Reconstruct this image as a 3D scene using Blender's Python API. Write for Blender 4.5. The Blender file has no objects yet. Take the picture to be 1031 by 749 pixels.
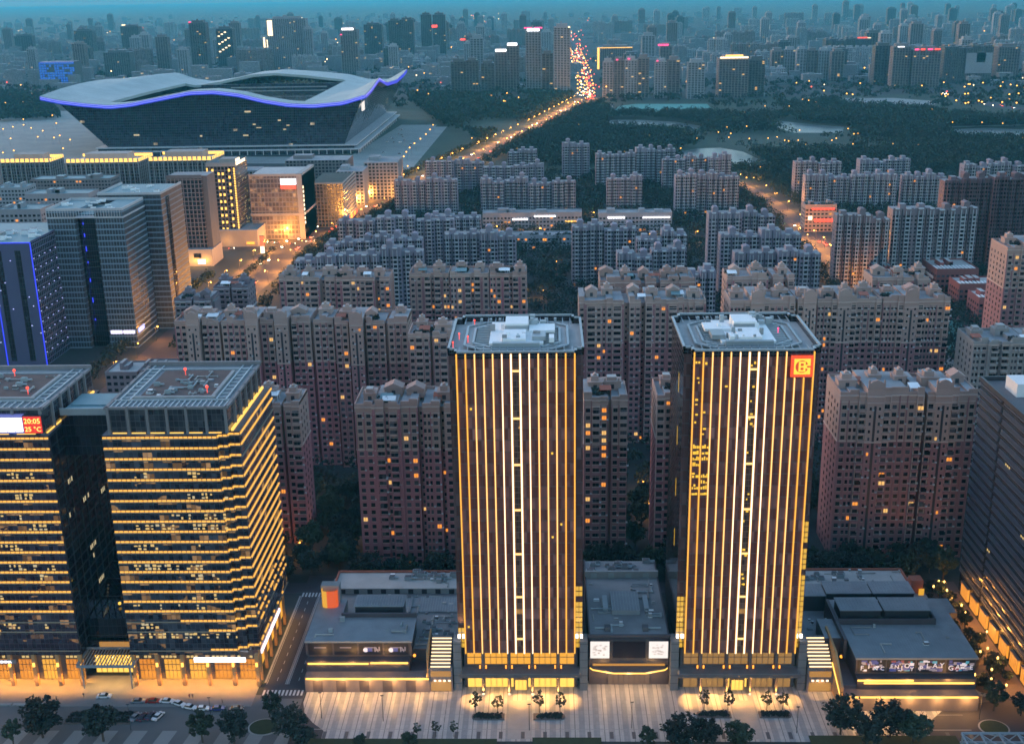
import bpy, bmesh, math, random
import numpy as np
from mathutils import Vector, Matrix

# ------------------------------------------------------------------ camera
CF, CP, CR, CY, CH = 1180.66, .3119, -.0173, -.0313, 210.0      # focal length in photo pixels, pitch, roll, yaw, flying height
scene = bpy.context.scene
COL = scene.collection
fwd = Vector((math.sin(CY)*math.cos(CP), math.cos(CY)*math.cos(CP), -math.sin(CP)))
rgt = Vector((math.cos(CY), -math.sin(CY), 0))
upv = rgt.cross(fwd)
AX = rgt*math.cos(CR) + upv*math.sin(CR)
AY = upv*math.cos(CR) - rgt*math.sin(CR)
cd = bpy.data.cameras.new('camera')
cd.sensor_width = 36.0
cd.lens = 36.0*CF/1031.0
cd.clip_start = 1.0
cd.clip_end = 80000.0
cam = bpy.data.objects.new('camera', cd)
COL.objects.link(cam)
cam.matrix_world = Matrix(((AX.x, AY.x, -fwd.x, 0), (AX.y, AY.y, -fwd.y, 0), (AX.z, AY.z, -fwd.z, CH), (0, 0, 0, 1)))
scene.camera = cam

# ------------------------------------------------------------------ dusk sky, last glow from the west, exposure
EXPO = 4.2
SKY = 0.10
HAZE = 0.48e-4
SUN_EL, SUN_AZ = 1.2, 300.0                                       # degrees; azimuth clockwise from +Y
world = bpy.data.worlds.new('World')
scene.world = world
world.use_nodes = True
wn = world.node_tree
wn.nodes.clear()
sky = wn.nodes.new('ShaderNodeTexSky')
sky.sky_type = 'NISHITA'
sky.sun_disc = False
sky.sun_elevation = math.radians(SUN_EL)
sky.sun_rotation = math.radians(SUN_AZ)
sky.altitude = 500
sky.air_density = 1.0
sky.dust_density = 2.0
sky.ozone_density = 2.1
bg = wn.nodes.new('ShaderNodeBackground')
bg.inputs['Strength'].default_value = SKY
wo = wn.nodes.new('ShaderNodeOutputWorld')
wn.links.new(sky.outputs[0], bg.inputs[0])
wn.links.new(bg.outputs[0], wo.inputs[0])
sl = bpy.data.lights.new('sun', 'SUN')
sl.energy = 0.02
sl.angle = math.radians(40)
sl.color = (1.0, .78, .66)
sun = bpy.data.objects.new('sun', sl)
COL.objects.link(sun)
_el, _az = math.radians(28), math.radians(SUN_AZ)
sdir = Vector((math.sin(_az)*math.cos(_el), math.cos(_az)*math.cos(_el), math.sin(_el)))
sun.rotation_euler = sdir.to_track_quat('Z', 'Y').to_euler()
sun.location = (-300, -200, 400)
vs = scene.view_settings
vs.view_transform = 'Standard'
vs.look = 'None'
vs.exposure = EXPO
vs.gamma = 1.0
vs.use_curve_mapping = False
cy = scene.cycles
cy.max_bounces = 5
cy.diffuse_bounces = 2
cy.glossy_bounces = 2
cy.transmission_bounces = 2
cy.volume_bounces = 1
cy.transparent_max_bounces = 4
cy.sample_clamp_indirect = 2.0
cy.sample_clamp_direct = 0.0
cy.filter_width = 1.6
cy.use_denoising = True
cy.use_light_tree = True
LUM = 2.0**(-EXPO)                                                # one display unit of emitted light at this exposure

# ------------------------------------------------------------------ photo pixel -> real point on a level plane, or on an upright plane
def ray(px, py):
    return fwd + AX*((px-515.5)/CF) - AY*((py-374.5)/CF)
def at(px, py, z=0.0):
    d = ray(px, py)
    t = (z-CH)/d.z
    return d.x*t, d.y*t
def up_at(px, py, Y):                                             # x and height where the line of sight meets the plane y = Y
    d = ray(px, py)
    t = Y/d.y
    return d.x*t, CH+d.z*t

# ------------------------------------------------------------------ tags and object tree
def tag(o, label=None, cat=None, group=None, kind=None):
    if label: o['label'] = label
    if cat: o['category'] = cat
    if group: o['group'] = group
    if kind: o['kind'] = kind
    return o
def thing(name, label, cat, loc=(0, 0, 0), group=None, rz=0.0):
    o = bpy.data.objects.new(name, None)
    o.empty_display_size = 1
    COL.objects.link(o)
    o.location = loc
    o.rotation_euler = (0, 0, rz)
    return tag(o, label, cat, group)
def dup(o, parent=None, loc=None, rz=None, scale=None, label=None, group=None):
    c = o.copy()
    COL.objects.link(c)
    c.parent = parent
    if loc is not None: c.location = loc
    if rz is not None: c.rotation_euler = (0, 0, rz)
    if scale is not None: c.scale = scale if hasattr(scale, '__len__') else (scale,)*3
    if label: c['label'] = label
    if group: c['group'] = group
    for ch in o.children:
        dup(ch, c)
    return c
def inst(name, mesh, parent, loc, rz=0.0, scale=None):            # one more object on shared mesh data
    o = bpy.data.objects.new(name, mesh)
    COL.objects.link(o)
    o.parent = parent
    o.location = loc
    o.rotation_euler = (0, 0, rz)
    if scale: o.scale = scale
    return o

# ------------------------------------------------------------------ mesh building
class MB:
    def __init__(s):
        s.v, s.f, s.m, s.units = [], [], [], []
    def add(s, vs_, fs, m=0):
        b = len(s.v)
        s.v += [tuple(p) for p in vs_]
        for f in fs:
            s.f.append(tuple(b+i for i in f))
            s.m.append(m)
        return s
    def box(s, x0, x1, y0, y1, z0, z1, m=0, top=None):
        s.add([(x0, y0, z0), (x1, y0, z0), (x1, y1, z0), (x0, y1, z0), (x0, y0, z1), (x1, y0, z1), (x1, y1, z1), (x0, y1, z1)],
              [(0, 3, 2, 1), (0, 1, 5, 4), (1, 2, 6, 5), (2, 3, 7, 6), (3, 0, 4, 7)], m)
        b = len(s.v)-8
        s.f.append((b+4, b+5, b+6, b+7))
        s.m.append(m if top is None else top)
        return s
    def quad(s, a, b, c, d, m=0):
        return s.add([a, b, c, d], [(0, 1, 2, 3)], m)
    def fq(s, x0, x1, z0, z1, y, m=0):                            # upright pane facing -Y
        return s.add([(x0, y, z0), (x1, y, z0), (x1, y, z1), (x0, y, z1)], [(0, 1, 2, 3)], m)
    def sq(s, y0, y1, z0, z1, x, m=0, flip=False):                # upright pane facing +X (or -X)
        q = [(x, y0, z0), (x, y1, z0), (x, y1, z1), (x, y0, z1)]
        return s.add(q[::-1] if flip else q, [(0, 1, 2, 3)], m)
    def prism(s, pts, z0, z1, m=0, top=None):
        n = len(pts)
        b = len(s.v)
        s.v += [(p[0], p[1], z0) for p in pts]+[(p[0], p[1], z1) for p in pts]
        for i in range(n):
            j = (i+1) % n
            s.f.append((b+i, b+j, b+n+j, b+n+i)); s.m.append(m)
        s.f.append(tuple(b+n+i for i in range(n))); s.m.append(m if top is None else top)
        s.f.append(tuple(b+i for i in reversed(range(n)))); s.m.append(m)
        return s
    def xprism(s, pts, y0, y1, m=0):                              # outline in x,z pushed along y
        n = len(pts)
        b = len(s.v)
        s.v += [(p[0], y0, p[1]) for p in pts]+[(p[0], y1, p[1]) for p in pts]
        for i in range(n):
            j = (i+1) % n
            s.f.append((b+j, b+i, b+n+i, b+n+j)); s.m.append(m)
        s.f.append(tuple(b+i for i in range(n))); s.m.append(m)
        s.f.append(tuple(b+n+i for i in reversed(range(n)))); s.m.append(m)
        return s
    def tube(s, p0, p1, r0, r1=None, n=6, m=0, cap=True):
        r1 = r0 if r1 is None else r1
        p0, p1 = Vector(p0), Vector(p1)
        d = (p1-p0).normalized()
        a = d.orthogonal().normalized()
        c = d.cross(a)
        b = len(s.v)
        for p, r in ((p0, r0), (p1, r1)):
            for i in range(n):
                t = 2*math.pi*i/n
                s.v.append(tuple(p+a*(r*math.cos(t))+c*(r*math.sin(t))))
        for i in range(n):
            j = (i+1) % n
            s.f.append((b+i, b+j, b+n+j, b+n+i)); s.m.append(m)
        if cap:
            s.f.append(tuple(b+n+i for i in range(n))); s.m.append(m)
            s.f.append(tuple(b+i for i in reversed(range(n)))); s.m.append(m)
        return s
    def ball(s, c, r, n=8, k=5, m=0, sz=1.0):
        b = len(s.v)
        for i in range(k+1):
            t = math.pi*i/k
            for j in range(n):
                u = 2*math.pi*j/n
                s.v.append((c[0]+r*math.sin(t)*math.cos(u), c[1]+r*math.sin(t)*math.sin(u), c[2]+r*sz*math.cos(t)))
        for i in range(k):
            for j in range(n):
                j2 = (j+1) % n
                s.f.append((b+i*n+j, b+(i+1)*n+j, b+(i+1)*n+j2, b+i*n+j2)); s.m.append(m)
        return s
    def mesh(s, name, mats):
        me = bpy.data.meshes.new(name)
        me.from_pydata(s.v, [], s.f)
        for mt in (mats if isinstance(mats, (list, tuple)) else [mats]):
            me.materials.append(mt)
        me.polygons.foreach_set('material_index', s.m)
        me.update()
        return me
    def build(s, name, mats, parent=None, loc=(0, 0, 0)):
        for u in s.units: u.build('air_unit', mats, parent, loc)
        if not s.f: return None
        o = bpy.data.objects.new(name, s.mesh(name, mats))
        COL.objects.link(o)
        o.parent = parent
        o.location = loc
        return o

# ------------------------------------------------------------------ materials
def new_mat(name):
    m = bpy.data.materials.new(name)
    m.use_nodes = True
    nt = m.node_tree
    return m, nt, nt.nodes['Principled BSDF']
def N(nt, t, **kw):
    n = nt.nodes.new(t)
    for k, v in kw.items():
        setattr(n, k, v)
    return n
def math_(nt, op, a, b=None, c=None):
    n = N(nt, 'ShaderNodeMath', operation=op)
    for i, q in enumerate((a, b, c)):
        if q is None: continue
        if isinstance(q, (int, float)): n.inputs[i].default_value = q
        else: nt.links.new(q, n.inputs[i])
    return n.outputs[0]
def mixc(nt, fac, a, b):
    n = N(nt, 'ShaderNodeMix', data_type='RGBA')
    if isinstance(fac, (int, float)): n.inputs['Factor'].default_value = fac
    else: nt.links.new(fac, n.inputs['Factor'])
    for nm, q in (('A', a), ('B', b)):
        s = [i for i in n.inputs if i.name == nm and i.type == 'RGBA'][0]
        if isinstance(q, (tuple, list)): s.default_value = (*q[:3], 1)
        else: nt.links.new(q, s)
    return [o for o in n.outputs if o.type == 'RGBA'][0]
def objxyz(nt):
    tc = N(nt, 'ShaderNodeTexCoord')
    sp = N(nt, 'ShaderNodeSeparateXYZ')
    nt.links.new(tc.outputs['Object'], sp.inputs[0])
    return tc.outputs['Object'], sp.outputs
def surf(name, col, rough=.85, var=.18, scale=.25, metal=0.0, per=0.12, fine=3.0):
    """matt surface: blotchy weathering, fine grain, and a small shift of tone from one object to the next"""
    m, nt, b = new_mat(name)
    v, xyz = objxyz(nt)
    n1 = N(nt, 'ShaderNodeTexNoise'); n1.inputs['Scale'].default_value = scale; n1.inputs['Detail'].default_value = 5
    n2 = N(nt, 'ShaderNodeTexNoise'); n2.inputs['Scale'].default_value = fine; n2.inputs['Detail'].default_value = 3
    mp = N(nt, 'ShaderNodeMapping'); mp.inputs['Scale'].default_value = (1, 1, .35)
    nt.links.new(v, mp.inputs[0])
    nt.links.new(mp.outputs[0], n1.inputs['Vector']); nt.links.new(v, n2.inputs['Vector'])
    k = math_(nt, 'MULTIPLY_ADD', n1.outputs['Fac'], 1.3, -.15)
    k = math_(nt, 'MULTIPLY_ADD', n2.outputs['Fac'], .5, math_(nt, 'MULTIPLY', k, .75))
    lo = [c*(1-var*1.6) for c in col]; hi = [min(.9, c*(1+var)) for c in col]
    c = mixc(nt, k, lo, hi)
    if per:
        oi = N(nt, 'ShaderNodeObjectInfo')
        h = N(nt, 'ShaderNodeHueSaturation')
        nt.links.new(c, h.inputs['Color'])
        nt.links.new(math_(nt, 'MULTIPLY_ADD', oi.outputs['Random'], 2*per, 1-per), h.inputs['Value'])
        c = h.outputs[0]
    nt.links.new(c, b.inputs['Base Color'])
    b.inputs['Roughness'].default_value = rough
    b.inputs['Metallic'].default_value = metal
    return m
def emit(name, col, disp, sample=False, base=(.05, .05, .05)):
    m, nt, b = new_mat(name)
    b.inputs['Base Color'].default_value = (*base, 1)
    b.inputs['Emission Color'].default_value = (*col, 1)
    b.inputs['Emission Strength'].default_value = disp*LUM
    m.cycles.emission_sampling = 'FRONT' if sample else 'NONE'
    return m
def panes(name, dark, light, px, pz, line, lw=.09, lh=.12, rough=.06, amount=.5, tilt=.012, oz=0.0, dz=None, lit=0.0, litcol=(1, .7, .35), litdisp=.8, spandrel=0.0, blot=.03):
    """curtain wall: a grid of panes of width px and height pz in the object's own metres, each pane a little differently dark and tilted"""
    m, nt, b = new_mat(name)
    v, xyz = objxyz(nt)
    u = math_(nt, 'ADD', xyz[0], xyz[1])
    su, sz = math_(nt, 'DIVIDE', u, px), math_(nt, 'DIVIDE', math_(nt, 'SUBTRACT', xyz[2], oz), pz)
    iu, iz = math_(nt, 'FLOOR', su), math_(nt, 'FLOOR', sz)
    fu, fz = math_(nt, 'FRACT', su), math_(nt, 'FRACT', sz)
    cb = N(nt, 'ShaderNodeCombineXYZ'); nt.links.new(iu, cb.inputs[0]); nt.links.new(iz, cb.inputs[1])
    wn_ = N(nt, 'ShaderNodeTexWhiteNoise', noise_dimensions='2D'); nt.links.new(cb.outputs[0], wn_.inputs['Vector'])
    bl = N(nt, 'ShaderNodeTexNoise'); bl.inputs['Scale'].default_value = blot; bl.inputs['Detail'].default_value = 4
    mp = N(nt, 'ShaderNodeMapping'); mp.inputs['Scale'].default_value = (1, 1, 2.2)
    nt.links.new(v, mp.inputs[0]); nt.links.new(mp.outputs[0], bl.inputs['Vector'])
    k = math_(nt, 'MULTIPLY', math_(nt, 'POWER', wn_.outputs['Value'], 1.5), math_(nt, 'MULTIPLY_ADD', bl.outputs['Fac'], 2.4, -.6))  # blotches of the paler tone, painted in as reflections on glass fronts
    kk = N(nt, 'ShaderNodeClamp'); nt.links.new(k, kk.inputs[0])
    c = mixc(nt, math_(nt, 'MULTIPLY', kk.outputs[0], amount), dark, light)
    if spandrel:
        c = mixc(nt, math_(nt, 'MULTIPLY', math_(nt, 'LESS_THAN', fz, spandrel), .8), c, line)
    ln = math_(nt, 'MAXIMUM', math_(nt, 'LESS_THAN', fu, lw), math_(nt, 'LESS_THAN', fz, lh))
    c = mixc(nt, math_(nt, 'MULTIPLY', ln, .85), c, line)
    nt.links.new(c, b.inputs['Base Color'])
    b.inputs['IOR'].default_value = 1.7
    nt.links.new(math_(nt, 'MULTIPLY_ADD', ln, .4, rough), b.inputs['Roughness'])
    ge = N(nt, 'ShaderNodeNewGeometry')
    sb = N(nt, 'ShaderNodeVectorMath', operation='SUBTRACT'); nt.links.new(wn_.outputs['Color'], sb.inputs[0]); sb.inputs[1].default_value = (.5, .5, .5)
    sc = N(nt, 'ShaderNodeVectorMath', operation='SCALE'); nt.links.new(sb.outputs[0], sc.inputs[0]); sc.inputs['Scale'].default_value = tilt*2
    ad = N(nt, 'ShaderNodeVectorMath', operation='ADD'); nt.links.new(ge.outputs['Normal'], ad.inputs[0]); nt.links.new(sc.outputs[0], ad.inputs[1])
    no = N(nt, 'ShaderNodeVectorMath', operation='NORMALIZE'); nt.links.new(ad.outputs[0], no.inputs[0])
    nt.links.new(no.outputs[0], b.inputs['Normal'])
    if lit:
        w2 = N(nt, 'ShaderNodeTexWhiteNoise', noise_dimensions='3D')
        cb2 = N(nt, 'ShaderNodeCombineXYZ'); nt.links.new(math_(nt, 'FLOOR', math_(nt, 'DIVIDE', su, 2)), cb2.inputs[0]); nt.links.new(iz, cb2.inputs[1]); cb2.inputs[2].default_value = 7.3
        nt.links.new(cb2.outputs[0], w2.inputs['Vector'])
        on = math_(nt, 'MULTIPLY', math_(nt, 'LESS_THAN', w2.outputs['Value'], lit), math_(nt, 'SUBTRACT', 1.0, ln))
        on = math_(nt, 'MULTIPLY', on, math_(nt, 'GREATER_THAN', bl.outputs['Fac'], .48))
        b.inputs['Emission Color'].default_value = (*litcol, 1)
        nt.links.new(math_(nt, 'MULTIPLY', on, math_(nt, 'MULTIPLY', wn_.outputs['Value'], litdisp*LUM)), b.inputs['Emission Strength'])
        m.cycles.emission_sampling = 'NONE'
    return m

M = {}
M['ground'] = surf('city_ground', (.035, .042, .042), .95, .3, .02, per=0, fine=.3)
M['asphalt'] = surf('asphalt', (.060, .052, .058), .8, .2, .1, per=0, fine=4)
M['side'] = surf('side_paving', (.22, .2, .19), .85, .15, .3, per=0)
M['kerb'] = surf('kerb_stone', (.32, .31, .3), .8, .1, .5, per=0)
M['white_paint'] = surf('road_paint', (.55, .55, .53), .7, .15, 1.0, per=0)
M['soil'] = surf('lawn', (.03, .045, .02), 1.0, .35, .6, per=0, fine=5)
M['conc'] = surf('concrete', (.3, .3, .29), .85, .15, .3)
M['conc_dark'] = surf('dark_concrete', (.13, .125, .13), .85, .2, .3)
M['roof_grey'] = surf('roof_membrane', (.27, .27, .27), .9, .34, .12)
M['roof_metal'] = surf('standing_seam_roof', (.24, .255, .265), .55, .25, .2)
M['roof_pale'] = surf('pale_roof', (.42, .40, .37), .9, .18, .2)
M['roof_teal'] = surf('teal_tin_roof', (.16, .26, .27), .6, .15, .3)
M['roof_brown'] = surf('brown_roof', (.10, .068, .06), .9, .25, .25)
M['steel'] = surf('grey_steel', (.33, .37, .38), .45, .1, .5, metal=.3)
M['white_metal'] = surf('white_metal', (.78, .78, .76), .5, .06, .3)
M['dark_metal'] = surf('dark_metal', (.04, .042, .05), .45, .15, .5, metal=.2)
M['stone_brown'] = surf('brown_stone', (.13, .105, .10), .6, .15, .6)
M['stone_grey'] = surf('grey_stone', (.19, .18, .18), .7, .15, .6)
M['beige_b'] = surf('greyish_render', (.40, .285, .24), .9, .16, .08)
M['beige_c'] = surf('pinkish_render', (.40, .26, .215), .9, .16, .08)
M['low_b'] = surf('grey_brown_tiles', (.31, .15, .15), .85, .16, .08)
M['dark_apt'] = surf('dark_brown_tiles', (.15, .095, .105), .9, .14, .08)
M['red_brick'] = surf('red_brick', (.26, .085, .075), .9, .15, .4)
M['red_trim'] = surf('terracotta_trim', (.33, .10, .06), .8, .1, .4)
M['beige'] = surf('beige_render', (.42, .285, .235), .9, .12, .08)
M['beige_low'] = surf('pink_brown_tiles', (.38, .155, .165), .85, .14, .08)
M['beige_trim'] = surf('pale_trim', (.50, .36, .30), .85, .1, .2)
M['gw'] = surf('grey_blue_render', (.255, .225, .262), .9, .14, .08)
M['gw2'] = surf('mauve_render', (.21, .165, .175), .9, .14, .08)
M['gtrim'] = surf('pale_balcony', (.45, .45, .45), .8, .1, .2)
M['far1'] = surf('far_wall_pale', (.30, .30, .31), .9, .12, .03)
M['far2'] = surf('far_wall_brown', (.20, .175, .17), .9, .12, .03)
M['far3'] = surf('far_wall_dark', (.09, .095, .10), .6, .12, .03)
def win_mat():
    m, nt, b = new_mat('window_glass')
    ge = N(nt, 'ShaderNodeNewGeometry')
    sc = N(nt, 'ShaderNodeVectorMath', operation='SCALE'); nt.links.new(ge.outputs['Position'], sc.inputs[0]); sc.inputs['Scale'].default_value = .37
    fl = N(nt, 'ShaderNodeVectorMath', operation='FLOOR'); nt.links.new(sc.outputs[0], fl.inputs[0])
    w = N(nt, 'ShaderNodeTexWhiteNoise', noise_dimensions='3D'); nt.links.new(fl.outputs[0], w.inputs['Vector'])
    k = math_(nt, 'POWER', w.outputs['Value'], 3.0)
    nt.links.new(mixc(nt, math_(nt, 'MULTIPLY', k, .8), (.008, .009, .014), (.14, .13, .14)), b.inputs['Base Color'])
    b.inputs['Roughness'].default_value = .25
    b.inputs['Specular IOR Level'].default_value = .08
    return m
M['win'] = win_mat()
M['litwin'] = emit('lit_window', (1, .32, .035), 1.15)
M['litwin2'] = emit('lit_window_warm', (1, .55, .16), 1.0)
M['em_gold'] = emit('gold_strip', (1, .52, .10), 2.2)
M['em_goldw'] = emit('warm_white_strip', (1, .72, .42), 3.0)
M['em_white'] = emit('white_strip', (1, .86, .72), 4.0)
M['em_red'] = emit('red_light', (1, .06, .03), 2.5)
M['em_pink'] = emit('pink_light', (1, .05, .2), 2.5)
M['em_blue'] = emit('blue_light', (.03, .05, 1), 1.2)
M['em_bluew'] = emit('blue_white_light', (.45, .5, 1), 1.5)
M['em_orange'] = emit('orange_light', (1, .32, .03), 2.4)
M['em_lamp'] = emit('lamp_globe', (1, .40, .06), 6)
M['em_screen'] = emit('bright_screen', (1, .90, .84), 1.02)
M['em_signw'] = emit('white_sign', (.95, .93, 1), 3.0)
M['em_lobby'] = emit('lobby_glow', (1, .44, .035), 1.0)
M['em_lobby2'] = emit('lobby_bright', (1, .55, .08), 1.5)
M['green_leaf'] = surf('leaf_green', (.035, .052, .030), .8, .35, .5, per=.3)
M['dark_leaf'] = surf('leaf_dark', (.020, .030, .024), .8, .35, .5, per=.3)
M['bark'] = surf('bark', (.07, .055, .045), .95, .2, 2)

# ================================================================== the ground, roads, water
def sheet(name, pts, z, mat, kind='structure', label=None, cat=None):
    b = MB()
    b.add([(x, y, z) for x, y in pts], [tuple(range(len(pts)))], 0)
    o = b.build(name, mat)
    if kind: o['kind'] = kind
    if label: tag(o, label, cat)
    return o
def ribbon(name, pts, w, z, mat, kind='structure'):
    b = MB()
    n = len(pts)
    L, Rr = [], []
    for i, p in enumerate(pts):
        a = Vector(pts[max(0, i-1)]); c = Vector(pts[min(n-1, i+1)])
        d = (c-a).normalized(); q = Vector((-d.y, d.x))
        ww = w[i] if hasattr(w, '__len__') else w
        L.append(Vector(p)+q*ww/2); Rr.append(Vector(p)-q*ww/2)
    for i in range(n-1):
        b.add([(*Rr[i], z), (*Rr[i+1], z), (*L[i+1], z), (*L[i], z)], [(0, 1, 2, 3)], 0)
    o = b.build(name, mat)
    o['kind'] = kind
    return o
FARY = 59000
sheet('ground', [(-34000, -600), (34000, -600), (34000, FARY), (-34000, FARY)], 0, M['ground'])
M['park'] = surf('park_ground', (.04, .06, .042), 1, .3, .02, per=0, fine=.2)
sheet('park', [(-330, 1420), (-40, 1420), (-20, 1370), (150, 1400), (420, 1240), (1400, 1150), (2200, 2600), (700, 2480), (200, 2430), (-700, 2560), (-260, 1900)], .05, M['park'])
M['water'] = new_mat('lake_water')[0]
_b = M['water'].node_tree.nodes['Principled BSDF']
_b.inputs['Base Color'].default_value = (.05, .065, .065, 1); _b.inputs['Roughness'].default_value = .3
def water(pxs):
    sheet('lake', [at(*q) for q in pxs], .12, M['water'])
water([(676, 155), (690, 163), (715, 162), (735, 165), (757, 167), (763, 160), (748, 153), (725, 149), (700, 150)])
water([(612, 127), (650, 127), (700, 130), (706, 127), (680, 123), (645, 121), (614, 121)])
water([(950, 137), (1031, 138), (1040, 131), (990, 129), (955, 131)])
water([(800, 134), (848, 134), (850, 128), (822, 126), (785, 122), (775, 127)])
M['court'] = surf('teal_hoarding_ground', (.10, .30, .26), .9, .2, .05, per=0)
sheet('construction_ground', [at(*q) for q in [(618, 112), (640, 114), (716, 109), (712, 105), (640, 105), (624, 107)]], .15, M['court'])
M['paleground'] = surf('pale_ground', (.26, .27, .25), .95, .25, .03, per=0)
sheet('bare_ground', [at(*q) for q in [(842, 106), (930, 108), (952, 103), (900, 99), (850, 99)]], .15, M['paleground'])
sheet('bare_ground', [at(*q) for q in [(560, 112), (615, 113), (618, 105), (600, 104)]], .15, M['paleground'])
# roads
AVE = [(-236, 560), (-235, 834), (-224, 1032), (-185, 1208), (-142, 1410), (-82, 1665), (-14, 1966), (85, 2482), (104, 3200), (115, 4715), (150, 9000)]
ribbon('avenue', AVE, [34, 36, 46, 40, 34, 34, 34, 36, 40, 40, 40], .1, M['asphalt'])
ribbon('cross_street', [(-520, 1000), (-300, 1012), (-222, 1032), (-170, 1040)], 30, .14, M['asphalt'])
RROAD = [at(*q) for q in [(868, 300), (838, 262), (822, 244), (800, 222), (780, 205), (748, 186), (700, 170)]]
ribbon('east_road', RROAD, [16, 18, 22, 20, 16, 12, 8], .1, M['asphalt'])
XROAD = [at(*q) for q in [(870, 246), (806, 246), (740, 244), (600, 240)]]
ribbon('cross_road', XROAD, 20, .14, M['asphalt'])
RR2 = [at(*q) for q in [(1060, 112), (1010, 108), (975, 100), (945, 92), (930, 84)]]
ribbon('east_avenue', RR2, 40, .1, M['asphalt'])
RR3 = [at(*q) for q in [(914, 128), (905, 118), (896, 106)]]
ribbon('park_road', RR3, 20, .2, M['paleground'])
ribbon('park_path', [at(*q) for q in [(914, 128), (960, 128), (1040, 126)]], 8, .2, M['paleground'])
ribbon('ncgc_road', [at(*q) for q in [(440, 128), (400, 172), (370, 196)]], 34, .2, M['paleground'])
sheet('ncgc_plaza', [at(*q) for q in [(404, 126), (440, 126), (392, 176), (352, 176), (340, 166), (352, 158)]], .16, M['paleground'])
sheet('ncgc_forecourt', [at(*q) for q in [(-40, 165), (345, 165), (345, 158), (112, 158), (84, 112), (40, 112), (-40, 118)]], .16, M['paleground'])
ribbon('far_street', [at(*q) for q in [(588, 97), (520, 102), (450, 100), (410, 92)]], 30, .25, M['asphalt'])
ribbon('far_street', [at(*q) for q in [(500, 100), (520, 90), (530, 85)]], 30, .3, M['asphalt'])
ribbon('far_street', [at(*q) for q in [(420, 84), (445, 70)]], 50, .3, M['asphalt'])
ribbon('far_street', [at(*q) for q in [(-10, 100), (40, 96), (90, 82)]], 40, .3, M['asphalt'])

# the square in front of the towers: pale stone with dark granite lines running in depth
def plaza_mat():
    m, nt, b = new_mat('plaza_paving')
    v, xyz = objxyz(nt)
    x, y = xyz[0], xyz[1]
    f = math_(nt, 'FRACT', math_(nt, 'DIVIDE', x, 4.4))
    dark = math_(nt, 'MULTIPLY', math_(nt, 'LESS_THAN', f, .42), math_(nt, 'GREATER_THAN', f, .0))
    f2 = math_(nt, 'FRACT', math_(nt, 'DIVIDE', math_(nt, 'ADD', x, 1.32), 4.4))
    thin = math_(nt, 'LESS_THAN', f2, .06)
    jt = math_(nt, 'MAXIMUM', math_(nt, 'LESS_THAN', math_(nt, 'FRACT', math_(nt, 'DIVIDE', y, 1.8)), .05), math_(nt, 'LESS_THAN', math_(nt, 'FRACT', math_(nt, 'DIVIDE', x, .93)), .06))
    cb = N(nt, 'ShaderNodeCombineXYZ'); nt.links.new(math_(nt, 'FLOOR', math_(nt, 'DIVIDE', x, .93)), cb.inputs[0]); nt.links.new(math_(nt, 'FLOOR', math_(nt, 'DIVIDE', y, 1.8)), cb.inputs[1])
    w = N(nt, 'ShaderNodeTexWhiteNoise', noise_dimensions='2D'); nt.links.new(cb.outputs[0], w.inputs['Vector'])
    ns = N(nt, 'ShaderNodeTexNoise'); ns.inputs['Scale'].default_value = .12; ns.inputs['Detail'].default_value = 5; nt.links.new(v, ns.inputs['Vector'])
    k = math_(nt, 'MULTIPLY_ADD', w.outputs['Value'], .35, math_(nt, 'MULTIPLY', ns.outputs['Fac'], .8))
    c = mixc(nt, k, (.34, .32, .30), (.50, .47, .44))
    c2 = mixc(nt, k, (.22, .22, .22), (.32, .32, .32))
    c = mixc(nt, dark, c, c2)
    c = mixc(nt, math_(nt, 'MULTIPLY', thin, .7), c, (.06, .06, .065))
    c = mixc(nt, math_(nt, 'MULTIPLY', jt, .3), c, (.1, .1, .1))
    nt.links.new(c, b.inputs['Base Color'])
    b.inputs['Roughness'].default_value = .45
    return m
M['plaza'] = plaza_mat()
b = MB()
b.box(-77, 126, 296, 328, -.3, .12)
b.box(-44, -29, 327.9, 336, -.3, .118)
o = b.build('plaza', M['plaza']); o['kind'] = 'structure'
b = MB()
b.box(-204, -93, 313.5, 331, -.3, .13)
o = b.build('pavement', M['side']); o['kind'] = 'structure'
def lot_mat():
    m, nt, bb = new_mat('parking_paving')
    v, xyz = objxyz(nt)
    n1 = N(nt, 'ShaderNodeTexNoise'); n1.inputs['Scale'].default_value = .08; n1.inputs['Detail'].default_value = 6; nt.links.new(v, n1.inputs['Vector'])
    s = math_(nt, 'FRACT', math_(nt, 'DIVIDE', math_(nt, 'ADD', xyz[0], math_(nt, 'MULTIPLY', xyz[1], -.15)), 9.0))
    c = mixc(nt, n1.outputs['Fac'], (.07, .07, .075), (.19, .185, .18))
    c = mixc(nt, math_(nt, 'MULTIPLY', math_(nt, 'LESS_THAN', s, .5), math_(nt, 'LESS_THAN', xyz[1], 301)), c, (.26, .26, .25))
    nt.links.new(c, bb.inputs['Base Color']); bb.inputs['Roughness'].default_value = .7
    return m
M['lot'] = lot_mat()
sheet('parking_lot', [(-190, 280), (-77.5, 280), (-77.5, 320), (-190, 320)], .02, M['lot'])
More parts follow.
